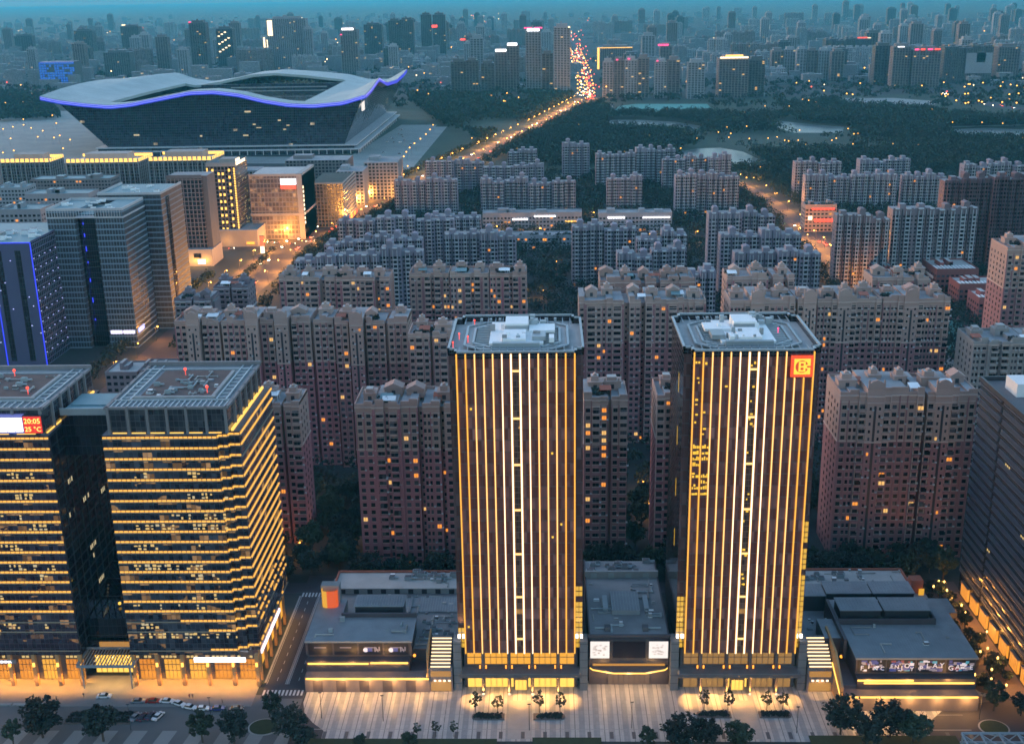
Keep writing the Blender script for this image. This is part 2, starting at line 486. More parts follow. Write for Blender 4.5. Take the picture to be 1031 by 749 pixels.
# road between the two blocks, its median and kerbs
sheet('side_road', [(-91.2, 318), (-77.6, 318), (-77.6, 400), (-91.2, 400)], .03, M['asphalt'])
sheet('back_road', [(-160, 386), (150, 386), (150, 394), (-160, 394)], .035, M['asphalt'])
for x0, x1, y0, y1 in ((-84.6, -84.0, 326, 384), (-91.8, -91.2, 327, 384), (-77.9, -77.5, 327, 384)):
    b = MB(); b.box(x0, x1, y0, y1, 0, .16); o = b.build('kerb', M['kerb']); o['kind'] = 'structure'
for yy in (321.2, 385.0):
    b = MB()
    for i in range(11):
        b.box(-91+i*1.22, -90.4+i*1.22, yy-1.5, yy+1.5, .05, .056)
    o = b.build('zebra_crossing', M['white_paint']); o['kind'] = 'structure'
b = MB()
for i in range(12):
    b.box(-88.0, -87.85, 328+i*5, 330+i*5, .05, .056); b.box(-81.0, -80.85, 328+i*5, 330+i*5, .05, .056)
b.box(-90.9, -90.78, 326, 384, .05, .056); b.box(-84.95, -84.83, 326, 384, .05, .056); b.box(-83.8, -83.68, 326, 384, .05, .056); b.box(-78.2, -78.08, 326, 384, .05, .056)
o = b.build('road_markings', M['white_paint']); o['kind'] = 'structure'
# oval traffic islands
def island(cx, cy_, rx, ry, name='traffic_island'):
    pts = [(cx+rx*math.cos(t*math.pi/14), cy_+ry*math.sin(t*math.pi/14)) for t in range(28)]
    pi = [(cx+(rx-.5)*math.cos(t*math.pi/14), cy_+(ry-.5)*math.sin(t*math.pi/14)) for t in range(28)]
    b = MB(); b.prism(pts, 0, .18, 0); b.prism(pi, .18, .3, 1)
    o = b.build(name, [M['kerb'], M['soil']]); o['kind'] = 'structure'
island(-86.5, 302.8, 4.8, 4.3)
island(132, 302.8, 4.5, 4.2)
sheet('drop_off_road', [(-77.6, 290), (-68, 290), (-68, 301), (-72, 305), (-75.5, 310), (-77.6, 318)], .125, M['asphalt'])
sheet('east_drive', [(112, 285), (175, 285), (175, 318), (140, 318), (120, 312), (112, 304)], .125, M['asphalt'])
# lawns along the lower edge
for px0, px1, py0, py1 in ((312, 500, 744, 752), (536, 606, 743, 752), (814, 968, 741, 752)):
    x0, y1 = at(px0, py0); x1, y0 = at(px1, py1)
    b = MB(); b.box(x0, x1, y0-6, y1, 0, .35)
    o = b.build('lawn', M['soil']); o['kind'] = 'structure'

# ================================================================== twin light-strip towers
def ggrid(b, x0, x1, z0, z1, y, nx, nz, fr, m=0):
    for i in range(nx):
        for k in range(nz):
            xa = x0+(x1-x0)*i/nx+fr/2; xb = x0+(x1-x0)*(i+1)/nx-fr/2
            za = z0+(z1-z0)*k/nz+fr/2; zb = z0+(z1-z0)*(k+1)/nz-fr/2
            b.fq(xa, xb, za, zb, y, m)
M['tglass'] = panes('tower_curtain_wall', (.100, .046, .042), (.36, .25, .25), 1.3, 3.7, (.040, .028, .030), .06, .10, .10, .62, .010, spandrel=.0, blot=.045)
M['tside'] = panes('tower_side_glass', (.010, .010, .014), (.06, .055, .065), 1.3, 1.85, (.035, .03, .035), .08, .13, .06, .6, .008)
def spot(parent, loc, tgt, power, col=(1, .6, .25), size=70, r=.25, blend=.6):
    l = bpy.data.lights.new('spot_lamp', 'SPOT')
    l.energy = power; l.color = col; l.spot_size = math.radians(size); l.spot_blend = blend; l.shadow_soft_size = r
    o = bpy.data.objects.new('spot_lamp', l); COL.objects.link(o); o.parent = parent; o.location = loc
    d = Vector(tgt)-Vector(loc)
    o.rotation_euler = d.to_track_quat('-Z', 'Y').to_euler()
    return o
def point(parent, loc, power, col=(1, .5, .15), r=.3):
    l = bpy.data.lights.new('bulb', 'POINT'); l.energy = power; l.color = col; l.shadow_soft_size = r
    o = bpy.data.objects.new('bulb', l); COL.objects.link(o); o.parent = parent; o.location = loc
    return o
PW = 0.10                                                           # one knob for every lamp below
def twin_tower(x0, label, second):
    W, D, H = 39.0, 40.0, 112.6
    r = thing('office_tower', label, 'tower', (x0, 321.5, 0))
    rnd = random.Random(5 if second else 3)
    nt_ = 2.2
    plan = [(nt_, 0), (W-nt_, 0), (W-nt_, 3.2), (W, 3.2), (W, D-3.2), (W-nt_, D-3.2), (W-nt_, D), (nt_, D), (nt_, D-3.2), (0, D-3.2), (0, 3.2), (nt_, 3.2)]
    b = MB(); b.prism(plan, 14.2, H-2.2, 0, 2)
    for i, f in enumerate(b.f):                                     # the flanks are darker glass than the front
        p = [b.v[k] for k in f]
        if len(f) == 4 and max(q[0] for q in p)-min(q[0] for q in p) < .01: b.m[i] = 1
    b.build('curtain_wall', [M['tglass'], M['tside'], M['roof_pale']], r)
    # parapet: a steel rail frame standing above the glass
    b = MB()
    for (xa, ya), (xb, yb) in zip(plan, plan[1:]+plan[:1]):
        xl, xh, yl, yh = min(xa, xb), max(xa, xb), min(ya, yb), max(ya, yb)
        b.box(xl-.2, xh+.2, yl-.2, yh+.2, H-2.2, H-.5, 1)
        b.box(xl-.35, xh+.35, yl-.35, yh+.35, H-.5, H, 0)
    b.build('parapet', [M['steel'], M['tside']], r)
    # inner octagonal walkway of beams
    def octo(i0, i1, cut):
        a, c = i0, i1
        return [(a+cut, a+1), (W-a-cut, a+1), (W-a, a+cut), (W-a, D-a-cut), (W-a-cut, D-a-1), (a+cut, D-a-1), (a, D-a-cut), (a, a+cut)]
    b = MB()
    for rr, z in ((4.2, H-.9), (6.6, H-.9)):
        pts = octo(rr, 0, 5.5)
        for p, q in zip(pts, pts[1:]+pts[:1]):
            d = (Vector(q)-Vector(p)); L = d.length; d.normalize(); nn = Vector((-d.y, d.x))*.35
            P0, P1 = Vector(p), Vector(q)
            b.prism([tuple(P0-nn), tuple(P1-nn), tuple(P1+nn), tuple(P0+nn)], z-.5, z, 0)
    o1, o2 = octo(4.2, 0, 5.5), octo(6.6, 0, 5.5)
    for i in range(8):
        j = (i+1) % 8
        b.quad((*o1[i], H-1.5), (*o1[j], H-1.5), (*o2[j], H-1.5), (*o2[i], H-1.5), 1)
    for i in range(15):
        x = 3+i*2.35
        b.box(x-.12, x+.12, .3, 7.5, H-1.15, H-.9, 0); b.box(x-.12, x+.12, D-7.5, D-.3, H-1.15, H-.9, 0)
    b.build('roof_frame', [M['steel'], M['roof_pale']], r)
    b = MB()
    for side in (0, 1):
        xa, xb = (7.3, 13.0) if side == 0 else (W-13.0, W-7.3)
        for i in range(13):
            y = 8.5+i*1.85
            b.box(xa, xb, y, y+.5, H-1.6, H-1.0, 0)
    b.build('louvres', M['steel'], r)
    b = MB()
    b.box(12.6, W-12.6, 7.2, 8.8, H-2.2, H+.2, 1)
    b.box(11.5, W-11.5, 9.2, 32.5, H-2.2, H-.4, 0)
    xs = (15.5, 22.3) if not second else (W-22.3, W-15.5)
    b.box(xs[0], xs[1], 9.8, 20.5, H-.4, H+.7, 0)
    b.box(xs[0]+.4, xs[1]+.6, 22.5, 31.5, H-.4, H+1.8, 0, 0)
    b.box(xs[0]+.3, xs[1]+.7, 22.3, 22.5, H+.2, H+1.2, 1)
    xr = (23.2, 31) if not second else (W-31, W-23.2)
    b.box(xr[0], xr[1], 20, 27.5, H-.4, H+.4, 0)
    b.box(xr[0]+1, xr[0]+5, 11.5, 18, H-.4, H+.9, 1)
    b.box(xr[0]+6, xr[1]-.3, 9.5, 14, H-.4, H+1.0, 0)
    b.build('roof_house', [M['roof_white'], M['steel']], r)
    b = MB()
    for i in range(7):
        x, y = (rnd.uniform(14, 30), rnd.uniform(27, 33)); s = rnd.uniform(.5, 1.1)
        b.box(x-s, x+s, y-s, y+s, H-2, H+rnd.uniform(.5, 2.6), 0)
    for i in range(9):
        x = 8+i*2.9; b.box(x-.4, x+.4, D-4.4, D-3.4, H-2, H-.2, 0)
    b.build('roof_plant', M['steel'], r)
    rp = random.Random(7 if second else 6)
    for k in range(16):
        b = MB(); x, y = rp.uniform(9, W-9), rp.uniform(9, 33); s = rp.uniform(.25, .8); zt = H+rp.uniform(-.3, .6)
        b.box(x-s, x+s, y-s*.7, y+s*.7, H-2, zt+(1.2 if 12 < x < W-12 else 0), 0)
        b.build('vent', M[rp.choice(('steel', 'conc', 'white_metal'))], r)
    # light strips on fins, a glowing gold edge added as their halo
    for i in range(14):
        x = 2.5+i*(W-5.0)/13
        top = H-.75
        if second and i in (11, 12): top = H-8.6
        mid = abs(i-6.5)
        mt = M['em_strip_mid'] if mid < 1.6 else (M['em_strip_warm'] if mid < 4.6 else M['em_strip_gold'])
        hw = .34 if mid < 1 else .23
        b = MB()
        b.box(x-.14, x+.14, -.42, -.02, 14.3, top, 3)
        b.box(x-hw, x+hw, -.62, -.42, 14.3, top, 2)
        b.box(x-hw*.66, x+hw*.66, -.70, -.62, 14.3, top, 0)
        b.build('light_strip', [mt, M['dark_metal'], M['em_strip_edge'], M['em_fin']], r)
    xa, xb = 2.5+6*(W-5.0)/13, 2.5+7*(W-5.0)/13
    for k in range(7):
        z = H-6.2-k*14.55
        b = MB(); b.box(xa+.3, xb-.3, -.55, -.3, z, z+.55, 0)
        b.build('light_rung', M['em_strip_warm'], r)
    # glow panel between the two middle fins
    b = MB(); b.box(xa+.35, xb-.35, -.12, -.02, 15, H-3, 0)
    b.build('centre_panel', M['tcentre'], r)
    # lit rooms
    if second:
        for k in range(9):
            if k == 4: continue
            for i in (0, 1):
                z = 67.5+k*1.85
                if rnd.random() < .12: continue
                b = MB()
                xo = 3.0+i*2.62
                n = rnd.randint(2, 4)
                for q in range(n):
                    w_ = 2.1/n
                    b.fq(xo+q*w_, xo+q*w_+w_*rnd.uniform(.55, .95), z, z+rnd.uniform(.5, 1.3), -.03)
                b.build('lit_window', M['litgold'], r)
        for k in range(34):
            i = rnd.choice((0, 0, 1, 0, 6, 6, 6, 3)); z = H-4-rnd.random()**1.3*(40 if i != 6 else 75)
            xo = 2.75+i*2.62; b = MB(); xs_ = rnd.uniform(0, 1.2)
            b.fq(xo+xs_, xo+xs_+rnd.uniform(.4, .9), z, z+rnd.uniform(.35, .8), -.15)
            b.build('lit_window', M['litgold'], r)
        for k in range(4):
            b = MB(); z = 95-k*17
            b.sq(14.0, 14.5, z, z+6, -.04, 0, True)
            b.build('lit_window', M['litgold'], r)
    else:
        for k in range(5):
            i = rnd.choice((0, 1, 2, 10, 11)); z = rnd.uniform(20, 105)
            xo = 2.75+i*2.62; b = MB(); b.fq(xo+.6, xo+1.2, z, z+.7, -.03); b.build('lit_window', M['litgold'], r)
    # corner glass, the floodlights' uplight put in as its own glow
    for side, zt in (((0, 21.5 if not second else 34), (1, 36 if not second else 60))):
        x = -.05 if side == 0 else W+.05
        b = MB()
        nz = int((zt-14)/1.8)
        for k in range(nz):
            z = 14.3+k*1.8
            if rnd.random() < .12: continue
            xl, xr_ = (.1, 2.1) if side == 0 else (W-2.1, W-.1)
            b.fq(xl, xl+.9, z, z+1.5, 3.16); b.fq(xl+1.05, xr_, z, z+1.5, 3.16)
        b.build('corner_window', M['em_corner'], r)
        fx = 1.1 if side == 0 else W-1.1
        for q in (-.7, .7):
            b = MB(); b.box(fx+q-.4, fx+q+.4, 1.6, 2.3, 18.4, 19.5, 0); b.box(fx+q-.1, fx+q+.1, 1.8, 2.2, 17.5, 18.4, 1)
            fl = b.build('floodlight', [M['em_white'], M['steel']], r)
        spot(fl, (fx, 1.2, 19.6), (fx, 3.4, 30), 2600*PW, (1, .62, .22), 40)
    # pylons either side of the base
    for x in (-1.6, W-.9):
        b = MB(); b.box(x, x+2.5, 1.0, 6, 0, 17.5, 0)
        for k in range(6): b.box(x-.05, x+2.55, .95, 6.05, 2.8*k+2.6, 2.8*k+2.72, 1)
        b.build('pylon', [M['stone_grey'], M['dark_metal']], r)
    # base: lobby, columns, canopy
    b = MB(); b.box(1.6, W-1.6, 3.0, D, 0, 14.2, 0)
    b.build('base', M['stone_brown'], r)
    bays = [(3.0, 7.6), (8.8, 16.2), (17.2, 25.8), (W-16.2, W-8.8), (W-7.6, W-3.0)]
    bays[2] = (17.0, 22.0); bays[1] = (8.6, 16.0); bays[3] = (23.0, 30.4)
    bays = [(2.6, 7.2), (8.2, 15.4), (16.3, W-16.3), (W-15.4, W-8.2), (W-7.2, W-2.6)]
    for i, (xl, xr_) in enumerate(bays):
        b = MB(); b.box(xl, xr_, 2.75, 3.05, 8.6, 13.6, 0)
        n = max(2, int((xr_-xl)/1.6))
        for q in range(n+1):
            xx = xl+(xr_-xl)*q/n; b.box(xx-.07, xx+.07, 2.6, 2.8, 8.6, 13.6, 1)
        b.box(xl, xr_, 2.6, 2.8, 11.0, 11.15, 1)
        b.build('upper_window', [M['em_lobby_dim'] if second else M['em_lobby'], M['stone_brown']], r)
        b = MB(); b.box(xl, xr_, 2.75, 3.05, .3, 5.9, 0)
        for q in range(n+1):
            xx = xl+(xr_-xl)*q/n; b.box(xx-.08, xx+.08, 2.6, 2.8, .3, 5.9, 1)
        b.box(xl, xr_, 2.6, 2.8, 3.6, 3.8, 1)
        b.build('lobby_window', [M['em_lobby_dim'] if second and i != 2 else M['em_lobby2'], M['stone_brown']], r)
    b = MB(); b.box(17.2, W-17.2, 1.4, 2.9, 0, 4.1, 1); b.box(17.6, W-17.6, 1.3, 1.5, .1, 3.6, 0)
    for q in range(4): b.box(17.6+q*1.2, 17.7+q*1.2, 1.2, 1.4, .1, 3.6, 1)
    b.build('revolving_door', [M['em_lobby2'], M['stone_brown']], r)
    for x in (7.7, 15.85, W-15.85, W-7.7):
        b = MB(); b.tube((x, 1.2, 7.5), (x, 1.2, 14.2), .55, .55, 10, 0)
        b.tube((x, -.6, 0), (x, -.6, 6.6), .42, .42, 10, 0)
        b.build('column', M['stone_brown'], r)
        for q in (-.95, .95):
            b = MB(); b.box(x+q-.22, x+q+.22, .5, .9, 8.3, 9.3, 0); b.box(x+q-.12, x+q+.12, .9, 1.2, 8.4, 9.0, 1)
            lp = b.build('wall_lamp', [M['em_orange'], M['dark_metal']], r)
        b = MB(); b.box(x-.35, x+.35, -1.5, -1.1, .12, .4, 0)
        b.build('uplight', M['em_goldw'], r)
        spot(r, (x, -1.6, .6), (x, -.4, 8), 2600*PW, (1, .47, .09), 80)
    b = MB()
    b.xprism([(.6, 6.6), (W-.6, 6.6), (W-1.0, 7.6), (1.0, 7.6)], -1.6, 2.9, 0)
    for k in range(8): b.box(1.2, W-1.2, -1.4+k*.5, -1.25+k*.5, 7.6, 7.78, 1)
    b.box(.4, W-.4, -1.8, -1.6, 6.3, 7.5, 1)
    b.build('canopy', [M['stone_grey'], M['stone_brown']], r)
    for i in range(9):
        x = 4+i*(W-8)/8
        b = MB(); b.tube((x, -.9, 6.52), (x, -.9, 6.6), .3, .3, 10)
        d = b.build('downlight', M['em_goldw'], r)
        spot(d, (x, -.9, 6.4), (x, -5.5 if i % 2 else -4.2, 0), (3600 if i % 2 else 3900)*PW, (1, .47, .11), 145 if i % 2 else 62, .2)
    if second:
        # square emblem panel with a round letter mark
        b = MB()
        sx, sz = W-8.9, H-8.0
        b.box(sx-.15, sx+6.15, -1.1, -.45, sz-.15, sz+6.15, 0)
        b.build('emblem_panel', M['em_emblem_red'], r)
        b = MB(); b.box(sx+.7, sx+5.3, -1.22, -1.1, sz+.7, sz+5.3, 0)
        b.build('emblem_square', M['em_emblem_yel'], r)
        b = MB()
        n = 30
        c0 = (sx+2.9, sz+3.0)
        for i in range(n):                                          # the open ring
            t0 = math.radians(24+312*i/n); t1 = math.radians(24+312*(i+1)/n)
            q = [(c0[0]+rr*math.cos(t), -1.26, c0[1]+rr*math.sin(t)) for rr, t in ((.9, t0), (1.85, t0), (1.85, t1), (.9, t1))]
            b.quad(q[0], q[3], q[2], q[1], 0)
        b.fq(sx+4.3, sx+5.35, sz+2.75, sz+3.25, -1.26, 0)
        b.fq(sx+1.95, sx+3.9, sz+1.5, sz+4.5, -1.30, 1)
        b.fq(sx+2.5, sx+3.35, sz+3.25, sz+4.0, -1.33, 0); b.fq(sx+2.5, sx+3.35, sz+2.0, sz+2.75, -1.33, 0)
        b.build('emblem_mark', [M['em_emblem_dark'], M['em_emblem_yel']], r)
    for (x, y) in ((6, D-8), (1.0, 8), (5, 14), (2.2, 17)) if not second else ((W-9, 20),):
        b = MB(); b.tube((x, y, H-1.5), (x, y, H+.3), .08); b.ball((x, y, H+.4), .28)
        b.build('beacon', M['em_red'] if not second else M['em_pink'], r)
    return r
M['roof_white'] = surf('white_roof_panels', (.82, .82, .78), .6, .05, .3, per=0)
M['em_fin'] = emit('fin_glow', (1, .42, .09), 2.2, True)  # fin sides made to glow, added to warm the glass beside them
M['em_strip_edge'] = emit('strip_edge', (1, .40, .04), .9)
M['em_strip_mid'] = emit('strip_white', (1, .76, .50), 2.3, True)
M['em_strip_warm'] = emit('strip_warm', (1, .58, .20), 1.75, True)
M['em_strip_gold'] = emit('strip_gold', (1, .48, .05), 1.3, True)
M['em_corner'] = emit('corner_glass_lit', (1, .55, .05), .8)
M['em_lobby_dim'] = emit('lobby_dim', (1, .5, .12), .35)
M['litgold'] = emit('lit_gold_window', (1, .55, .03), 1.2)
M['em_emblem_red'] = emit('emblem_red', (1, .08, .01), 1.1)
M['em_emblem_yel'] = emit('emblem_yellow', (1, .60, .04), 1.4)
M['em_emblem_dark'] = emit('emblem_dark', (1, .09, .01), .7)
M['tcentre'] = panes('centre_glass', (.05, .035, .03), (.22, .16, .13), .85, 1.85, (.12, .08, .06), .08, .12, .2, .8, .01, lit=.10, litcol=(1, .5, .12), litdisp=.9)
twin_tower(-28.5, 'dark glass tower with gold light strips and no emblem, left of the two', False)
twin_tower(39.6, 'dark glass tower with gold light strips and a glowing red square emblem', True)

# ================================================================== low retail blocks between and beside the towers
def hvac(b, x, y, z, s, rnd, m=0, dark=1):
    top = b; b = MB(); top.units.append(b)
    b.box(x-s, x+s, y-s*.6, y+s*.6, z, z+s*1.1, m)
    b.box(x-s*.8, x+s*.8, y-s*.45, y+s*.45, z+s*1.1, z+s*1.25, dark)
    if rnd.random() < .6: b.tube((x+s, y, z+s*.5), (x+s*2.4, y+rnd.uniform(-.3, .3), z+s*.5), s*.3, s*.3, 8, m)
def pipes(parent, x0, x1, y0, y1, z, n, seed):
    """duct and pipe runs with elbows, hatches and vents on a flat roof"""
    rr = random.Random(seed)
    for i in range(n):
        b = MB(); x, y = rr.uniform(x0, x1), rr.uniform(y0, y1); q = rr.uniform(.12, .3); zz = z+q+.15
        for k in range(rr.randint(2, 4)):
            if k % 2 == 0: x2, y2 = min(x1, max(x0, x+rr.uniform(-7, 7))), y
            else: x2, y2 = x, min(y1, max(y0, y+rr.uniform(-6, 6)))
            if abs(x2-x)+abs(y2-y) < .5: continue
            b.tube((x, y, zz), (x2, y2, zz), q, q, 6); b.box(x2-q*1.2, x2+q*1.2, y2-q*1.2, y2+q*1.2, z, zz+q*1.1, 0)
            x, y = x2, y2
        if b.f: b.build('roof_duct', M[rr.choice(('steel', 'conc', 'roof_pale'))], parent)
    for i in range(n):
        x, y = rr.uniform(x0, x1), rr.uniform(y0, y1); s = rr.uniform(.3, .9)
        b = MB(); b.box(x-s, x+s, y-s*.8, y+s*.8, z, z+rr.uniform(.4, 1.4), 0, 1); b.box(x-s-.08, x+s+.08, y-s*.8-.08, y+s*.8+.08, z, z+.2, 1)
        b.build('roof_hatch', [M[rr.choice(('conc', 'steel', 'conc_dark'))], M[rr.choice(('roof_pale', 'roof_metal', 'white_metal'))]], parent)
def poster(parent, x0, x1, z0, z1, y, seed, dark=False):
    """a framed backlit poster: dark ground with blobs of colour, mostly unreadable at this distance"""
    rnd = random.Random(seed)
    b = MB()
    b.box(x0, x1, y-.12, y, z0, z1, 0)
    w, h = x1-x0, z1-z0
    if dark:
        yy = y-.14
        b.fq(x0+w*.25, x0+w*.75, z0+h*.60, z0+h*.66, yy, 4)
        if seed > 2:
            for k in range(12):
                t0, t1 = k*math.pi/6, (k+1)*math.pi/6
                c = (x0+w*.28, z0+h*.42); rr = h*.2
                b.add([(c[0], yy, c[1]), (c[0]+rr*math.cos(t0), yy, c[1]+rr*math.sin(t0)), (c[0]+rr*math.cos(t1), yy, c[1]+rr*math.sin(t1))], [(0, 1, 2)], 1)
            b.fq(x0+w*.36, x0+w*.56, z0+h*.28, z0+h*.6, yy-.01, 2)
            for k in range(4): b.fq(x0+w*.66+k*w*.06, x0+w*.70+k*w*.06, z0+h*(.25+.1*(k % 2)), z0+h*(.7-.1*(k % 3)), yy, 4)
    else:
        for k in range(26):
            xa, za = x0+w*rnd.uniform(.03, .85), z0+h*rnd.uniform(.05, .8)
            m = rnd.choice((4, 2, 2, 3, 4, 5, 2, 4, 1))
            b.fq(xa, min(x1-.1, xa+w*rnd.uniform(.06, .25)), za, min(z1-.1, za+h*rnd.uniform(.06, .25)), y-.13-.002*k, m)
    return b.build('poster', [M['poster_dark'], M['poster_white'], M['poster_blue'], M['poster_red'], M['poster_grey'], M['poster_cyan']], parent)
def letters(parent, txt, x, y, z, size, mat, depth=.05):
    c = bpy.data.curves.new('lettering', 'FONT')
    c.body = txt; c.size = size; c.extrude = depth; c.align_x = 'CENTER'; c.align_y = 'CENTER'; c.resolution_u = 2
    c.materials.append(mat)
    o = bpy.data.objects.new('lettering', c); COL.objects.link(o)
    bpy.context.view_layer.update()
    me = bpy.data.meshes.new_from_object(o.evaluated_get(bpy.context.evaluated_depsgraph_get()))
    bpy.data.objects.remove(o); bpy.data.curves.remove(c)
    me.transform(Matrix.Rotation(math.pi/2, 4, 'X'))
    return inst('lettering', me, parent, (x, y, z))
for k, c, s in (('dark', (.01, .01, .02), .03), ('white', (.62, .62, .72), .45), ('blue', (.05, .07, .26), .35), ('red', (.22, .06, .08), .3), ('grey', (.3, .28, .34), .25), ('cyan', (.08, .35, .5), .35)):
    M['poster_'+k] = emit('poster_'+k, c, s, base=c)
M['em_strip_amber'] = emit('amber_strip', (1, .50, .08), 2.6, True)
M['em_step'] = emit('step_light', (1, .70, .36), 2.6, True)
M['wall_podium'] = surf('podium_panels', (.075, .062, .07), .5, .2, .4)
M['wall_podium_low'] = surf('podium_plinth', (.17, .14, .14), .6, .2, .5)
M['wall_warm'] = surf('warm_wing_wall', (.45, .24, .10), .8, .15, .3)

def steps(parent, x0, x1, y0, y1, z0, z1, n=9):
    b = MB()
    for k in range(n):
        ya = y0+(y1-y0)*k/n; za = z0+(z1-z0)*(k+1)/n
        b.box(x0, x1, ya, y1, z0 if k == 0 else z0+(z1-z0)*k/n, za, 0)
    st = b.build('stair', M['wall_podium_low'], parent)
    for k in range(n):
        ya = y0+(y1-y0)*k/n; za = z0+(z1-z0)*(k+1)/n
        b = MB(); b.box(x0+.15, x1-.15, ya-.12, ya-.02, za-.42, za-.1, 0)
        b.build('step_light', M['em_step'], st)
    return st
def left_block():
    ox, oy = -77.4, 321.5
    r = thing('retail_block', 'low retail block with dark billboards, left of the twin towers', 'shop building', (ox, oy, 0))
    rnd = random.Random(11)
    L = lambda x: x-ox
    b = MB()
    b.box(0, 39.6, .0, 4, 0, 5.4, 1); b.box(0, 33, 3.5, 7, 0, 9.0, 0); b.box(0, 33.3, 6.5, 58, 0, 9.6, 0, 2)
    b.box(33.3, 47.3, 10, 58, 0, 9.6, 0, 2); b.box(33.3, 39.6, 4, 10, 0, 5.4, 0)
    b.box(1.5, 1.6, -.02, 4, 0, .1, 0)
    for k in range(5): b.box(2.5+k*7.4, 5.6+k*7.4, -.06, .02, .2, 4.2, 0)
    b.build('wall', [M['wall_podium'], M['wall_podium_low'], M['roof_grey']], r)
    b = MB(); b.box(-.3, 33.6, 6.2, 21, 9.6, 14.4, 0); b.box(-.5, 33.9, 5.6, 21.2, 14.4, 15, 1)
    b.box(-.5, 9.0, 21.2, 33, 9.6, 15, 1)
    b.box(9.0, 33.9, 20.6, 21.4, 15, 16.4, 0)
    for k in range(40): b.box(-.5+k*.86, -.42+k*.86, 5.6, 20.5, 15, 15.07, 1)
    b.build('upper_storey', [M['wall_podium'], M['roof_metal']], r)
    xs = [.3, 8.6, 16.6, 24.7, 33.0]
    for k in range(4):
        poster(r, xs[k]+.2, xs[k+1]-.4, 9.9, 14.0, 6.15, k+1, True if k > 1 or True else False)
    for (xa, xb, y, z) in ((.6, 20, 3.4, 8.0), (20.6, 32.6, 3.4, 8.25), (.4, 39.4, -.1, 4.7)):
        b = MB(); b.box(xa, xb, y-.15, y+.05, z, z+.5, 0)
        b.build('light_strip', M['em_strip_amber'], r)
    b = MB()
    b.box(13, 29, 24, 31, 9.6, 17.2, 0); b.box(12.6, 29.4, 23.6, 31.4, 17.2, 17.5, 1)
    for k in range(18): b.box(13+k*.9, 13.35+k*.9, 24, 31, 17.5, 17.8, 1)
    b.build('plant_box', [M['dark_metal'], M['roof_metal']], r)
    b = MB(); b.box(15, 30, 33, 43, 9.6, 10.2, 0); b.box(33, 47, 33, 43, 9.6, 10.2, 0)
    for k in range(16): b.box(15+k, 15.12+k, 33, 43, 10.2, 10.32, 1); b.box(33+k*.9, 33.1+k*.9, 33, 43, 10.2, 10.32, 1)
    b.build('skylight', [M['roof_metal'], M['steel']], r)
    b = MB(); b.box(2, 47, 46.5, 58, 9.6, 12, 2, 0); b.box(1.6, 47.3, 57.6, 58.2, 12, 12.7, 1); b.box(1.6, 2.2, 46.5, 58, 12, 12.7, 1)
    for k in range(9): b.box(4+k*4.8, 5.8+k*4.8, 46.3, 46.52, 9.7, 11.4, 3)
    b.box(1.6, 47.3, 45.8, 46.4, 11.8, 12.1, 0)
    b.build('rear_wing', [M['roof_pale'], M['red_trim'], M['conc'], M['dark_metal']], r)
    b = MB()
    for k in range(13): hvac(b, rnd.uniform(20, 46), rnd.uniform(52, 57), 12, rnd.uniform(.8, 1.5), rnd)
    for k in range(12): hvac(b, rnd.uniform(35, 46), rnd.uniform(14, 30), 9.6, rnd.uniform(.6, 1.3), rnd)
    for k in range(4): hvac(b, rnd.uniform(28, 40), rnd.uniform(42, 45), 9.6, rnd.uniform(.6, 1.0), rnd)
    b.build('roof_plant', [M['steel'], M['conc_dark']], r)
    pipes(r, 34.5, 46, 12, 45, 9.6, 12, 1); pipes(r, 11, 46, 46.8, 57, 12, 6, 2); pipes(r, 10, 33, 22, 45, 9.6, 7, 3); pipes(r, 1, 32, 8, 19, 15.07, 3, 4)
    # curved orange wall at the rear corner
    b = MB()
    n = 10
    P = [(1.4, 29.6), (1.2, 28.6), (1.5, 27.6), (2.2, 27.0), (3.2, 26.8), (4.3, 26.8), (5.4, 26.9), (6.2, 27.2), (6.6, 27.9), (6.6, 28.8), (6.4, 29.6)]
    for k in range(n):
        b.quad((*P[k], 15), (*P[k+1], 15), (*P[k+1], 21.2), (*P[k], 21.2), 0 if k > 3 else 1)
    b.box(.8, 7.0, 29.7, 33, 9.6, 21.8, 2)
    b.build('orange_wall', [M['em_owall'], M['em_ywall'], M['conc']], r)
    for q in range(5): point(r, (4+q*8, -2.2, 4.2), 900*PW, (1, .5, .14), .6)  # added warm lights before the lower strip to brighten the square
    for q in range(3): point(r, (5+q*10, 2.6, 9.6), 350*PW, (1, .5, .14), .4)  # added warm lights along the upper strips
    steps(r, 39.9, 46.4, .6, 10.4, 8.6, 14.2)
    b = MB(); b.box(39.4, 46.9, .3, 10, 0, 8.6, 0); b.box(40, 46.4, .2, .32, 5.5, 7.5, 1); b.box(40, 46.4, .2, .32, .3, 3.6, 1)
    for k in range(4): b.box(41+k*1.5, 41.7+k*1.5, .05, .2, 3.9, 4.4, 2)
    b.build('stair_entrance', [M['wall_podium_low'], M['em_odim'], M['em_goldw']], r)
    spot(r, (43, -2.5, 5), (43, 0, 0), 900*PW, (1, .5, .15), 120)
    b = MB(); b.box(38.9, 39.4, 0, 14, 5.0, 14.6, 0); b.build('stair_wall', M['wall_warm'], r)
    b = MB(); b.box(38.6, 38.85, .2, 6, 5.0, 5.5, 0); b.build('light_strip', M['em_strip_amber'], r)
    b = MB(); b.ball((34.5, 5.6, 9.9), .5); b.build('wall_lamp', M['em_orange'], r)
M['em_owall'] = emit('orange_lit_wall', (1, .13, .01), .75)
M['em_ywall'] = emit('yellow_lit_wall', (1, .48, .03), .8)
M['em_odim'] = emit('amber_panel', (1, .45, .08), .45)
left_block()

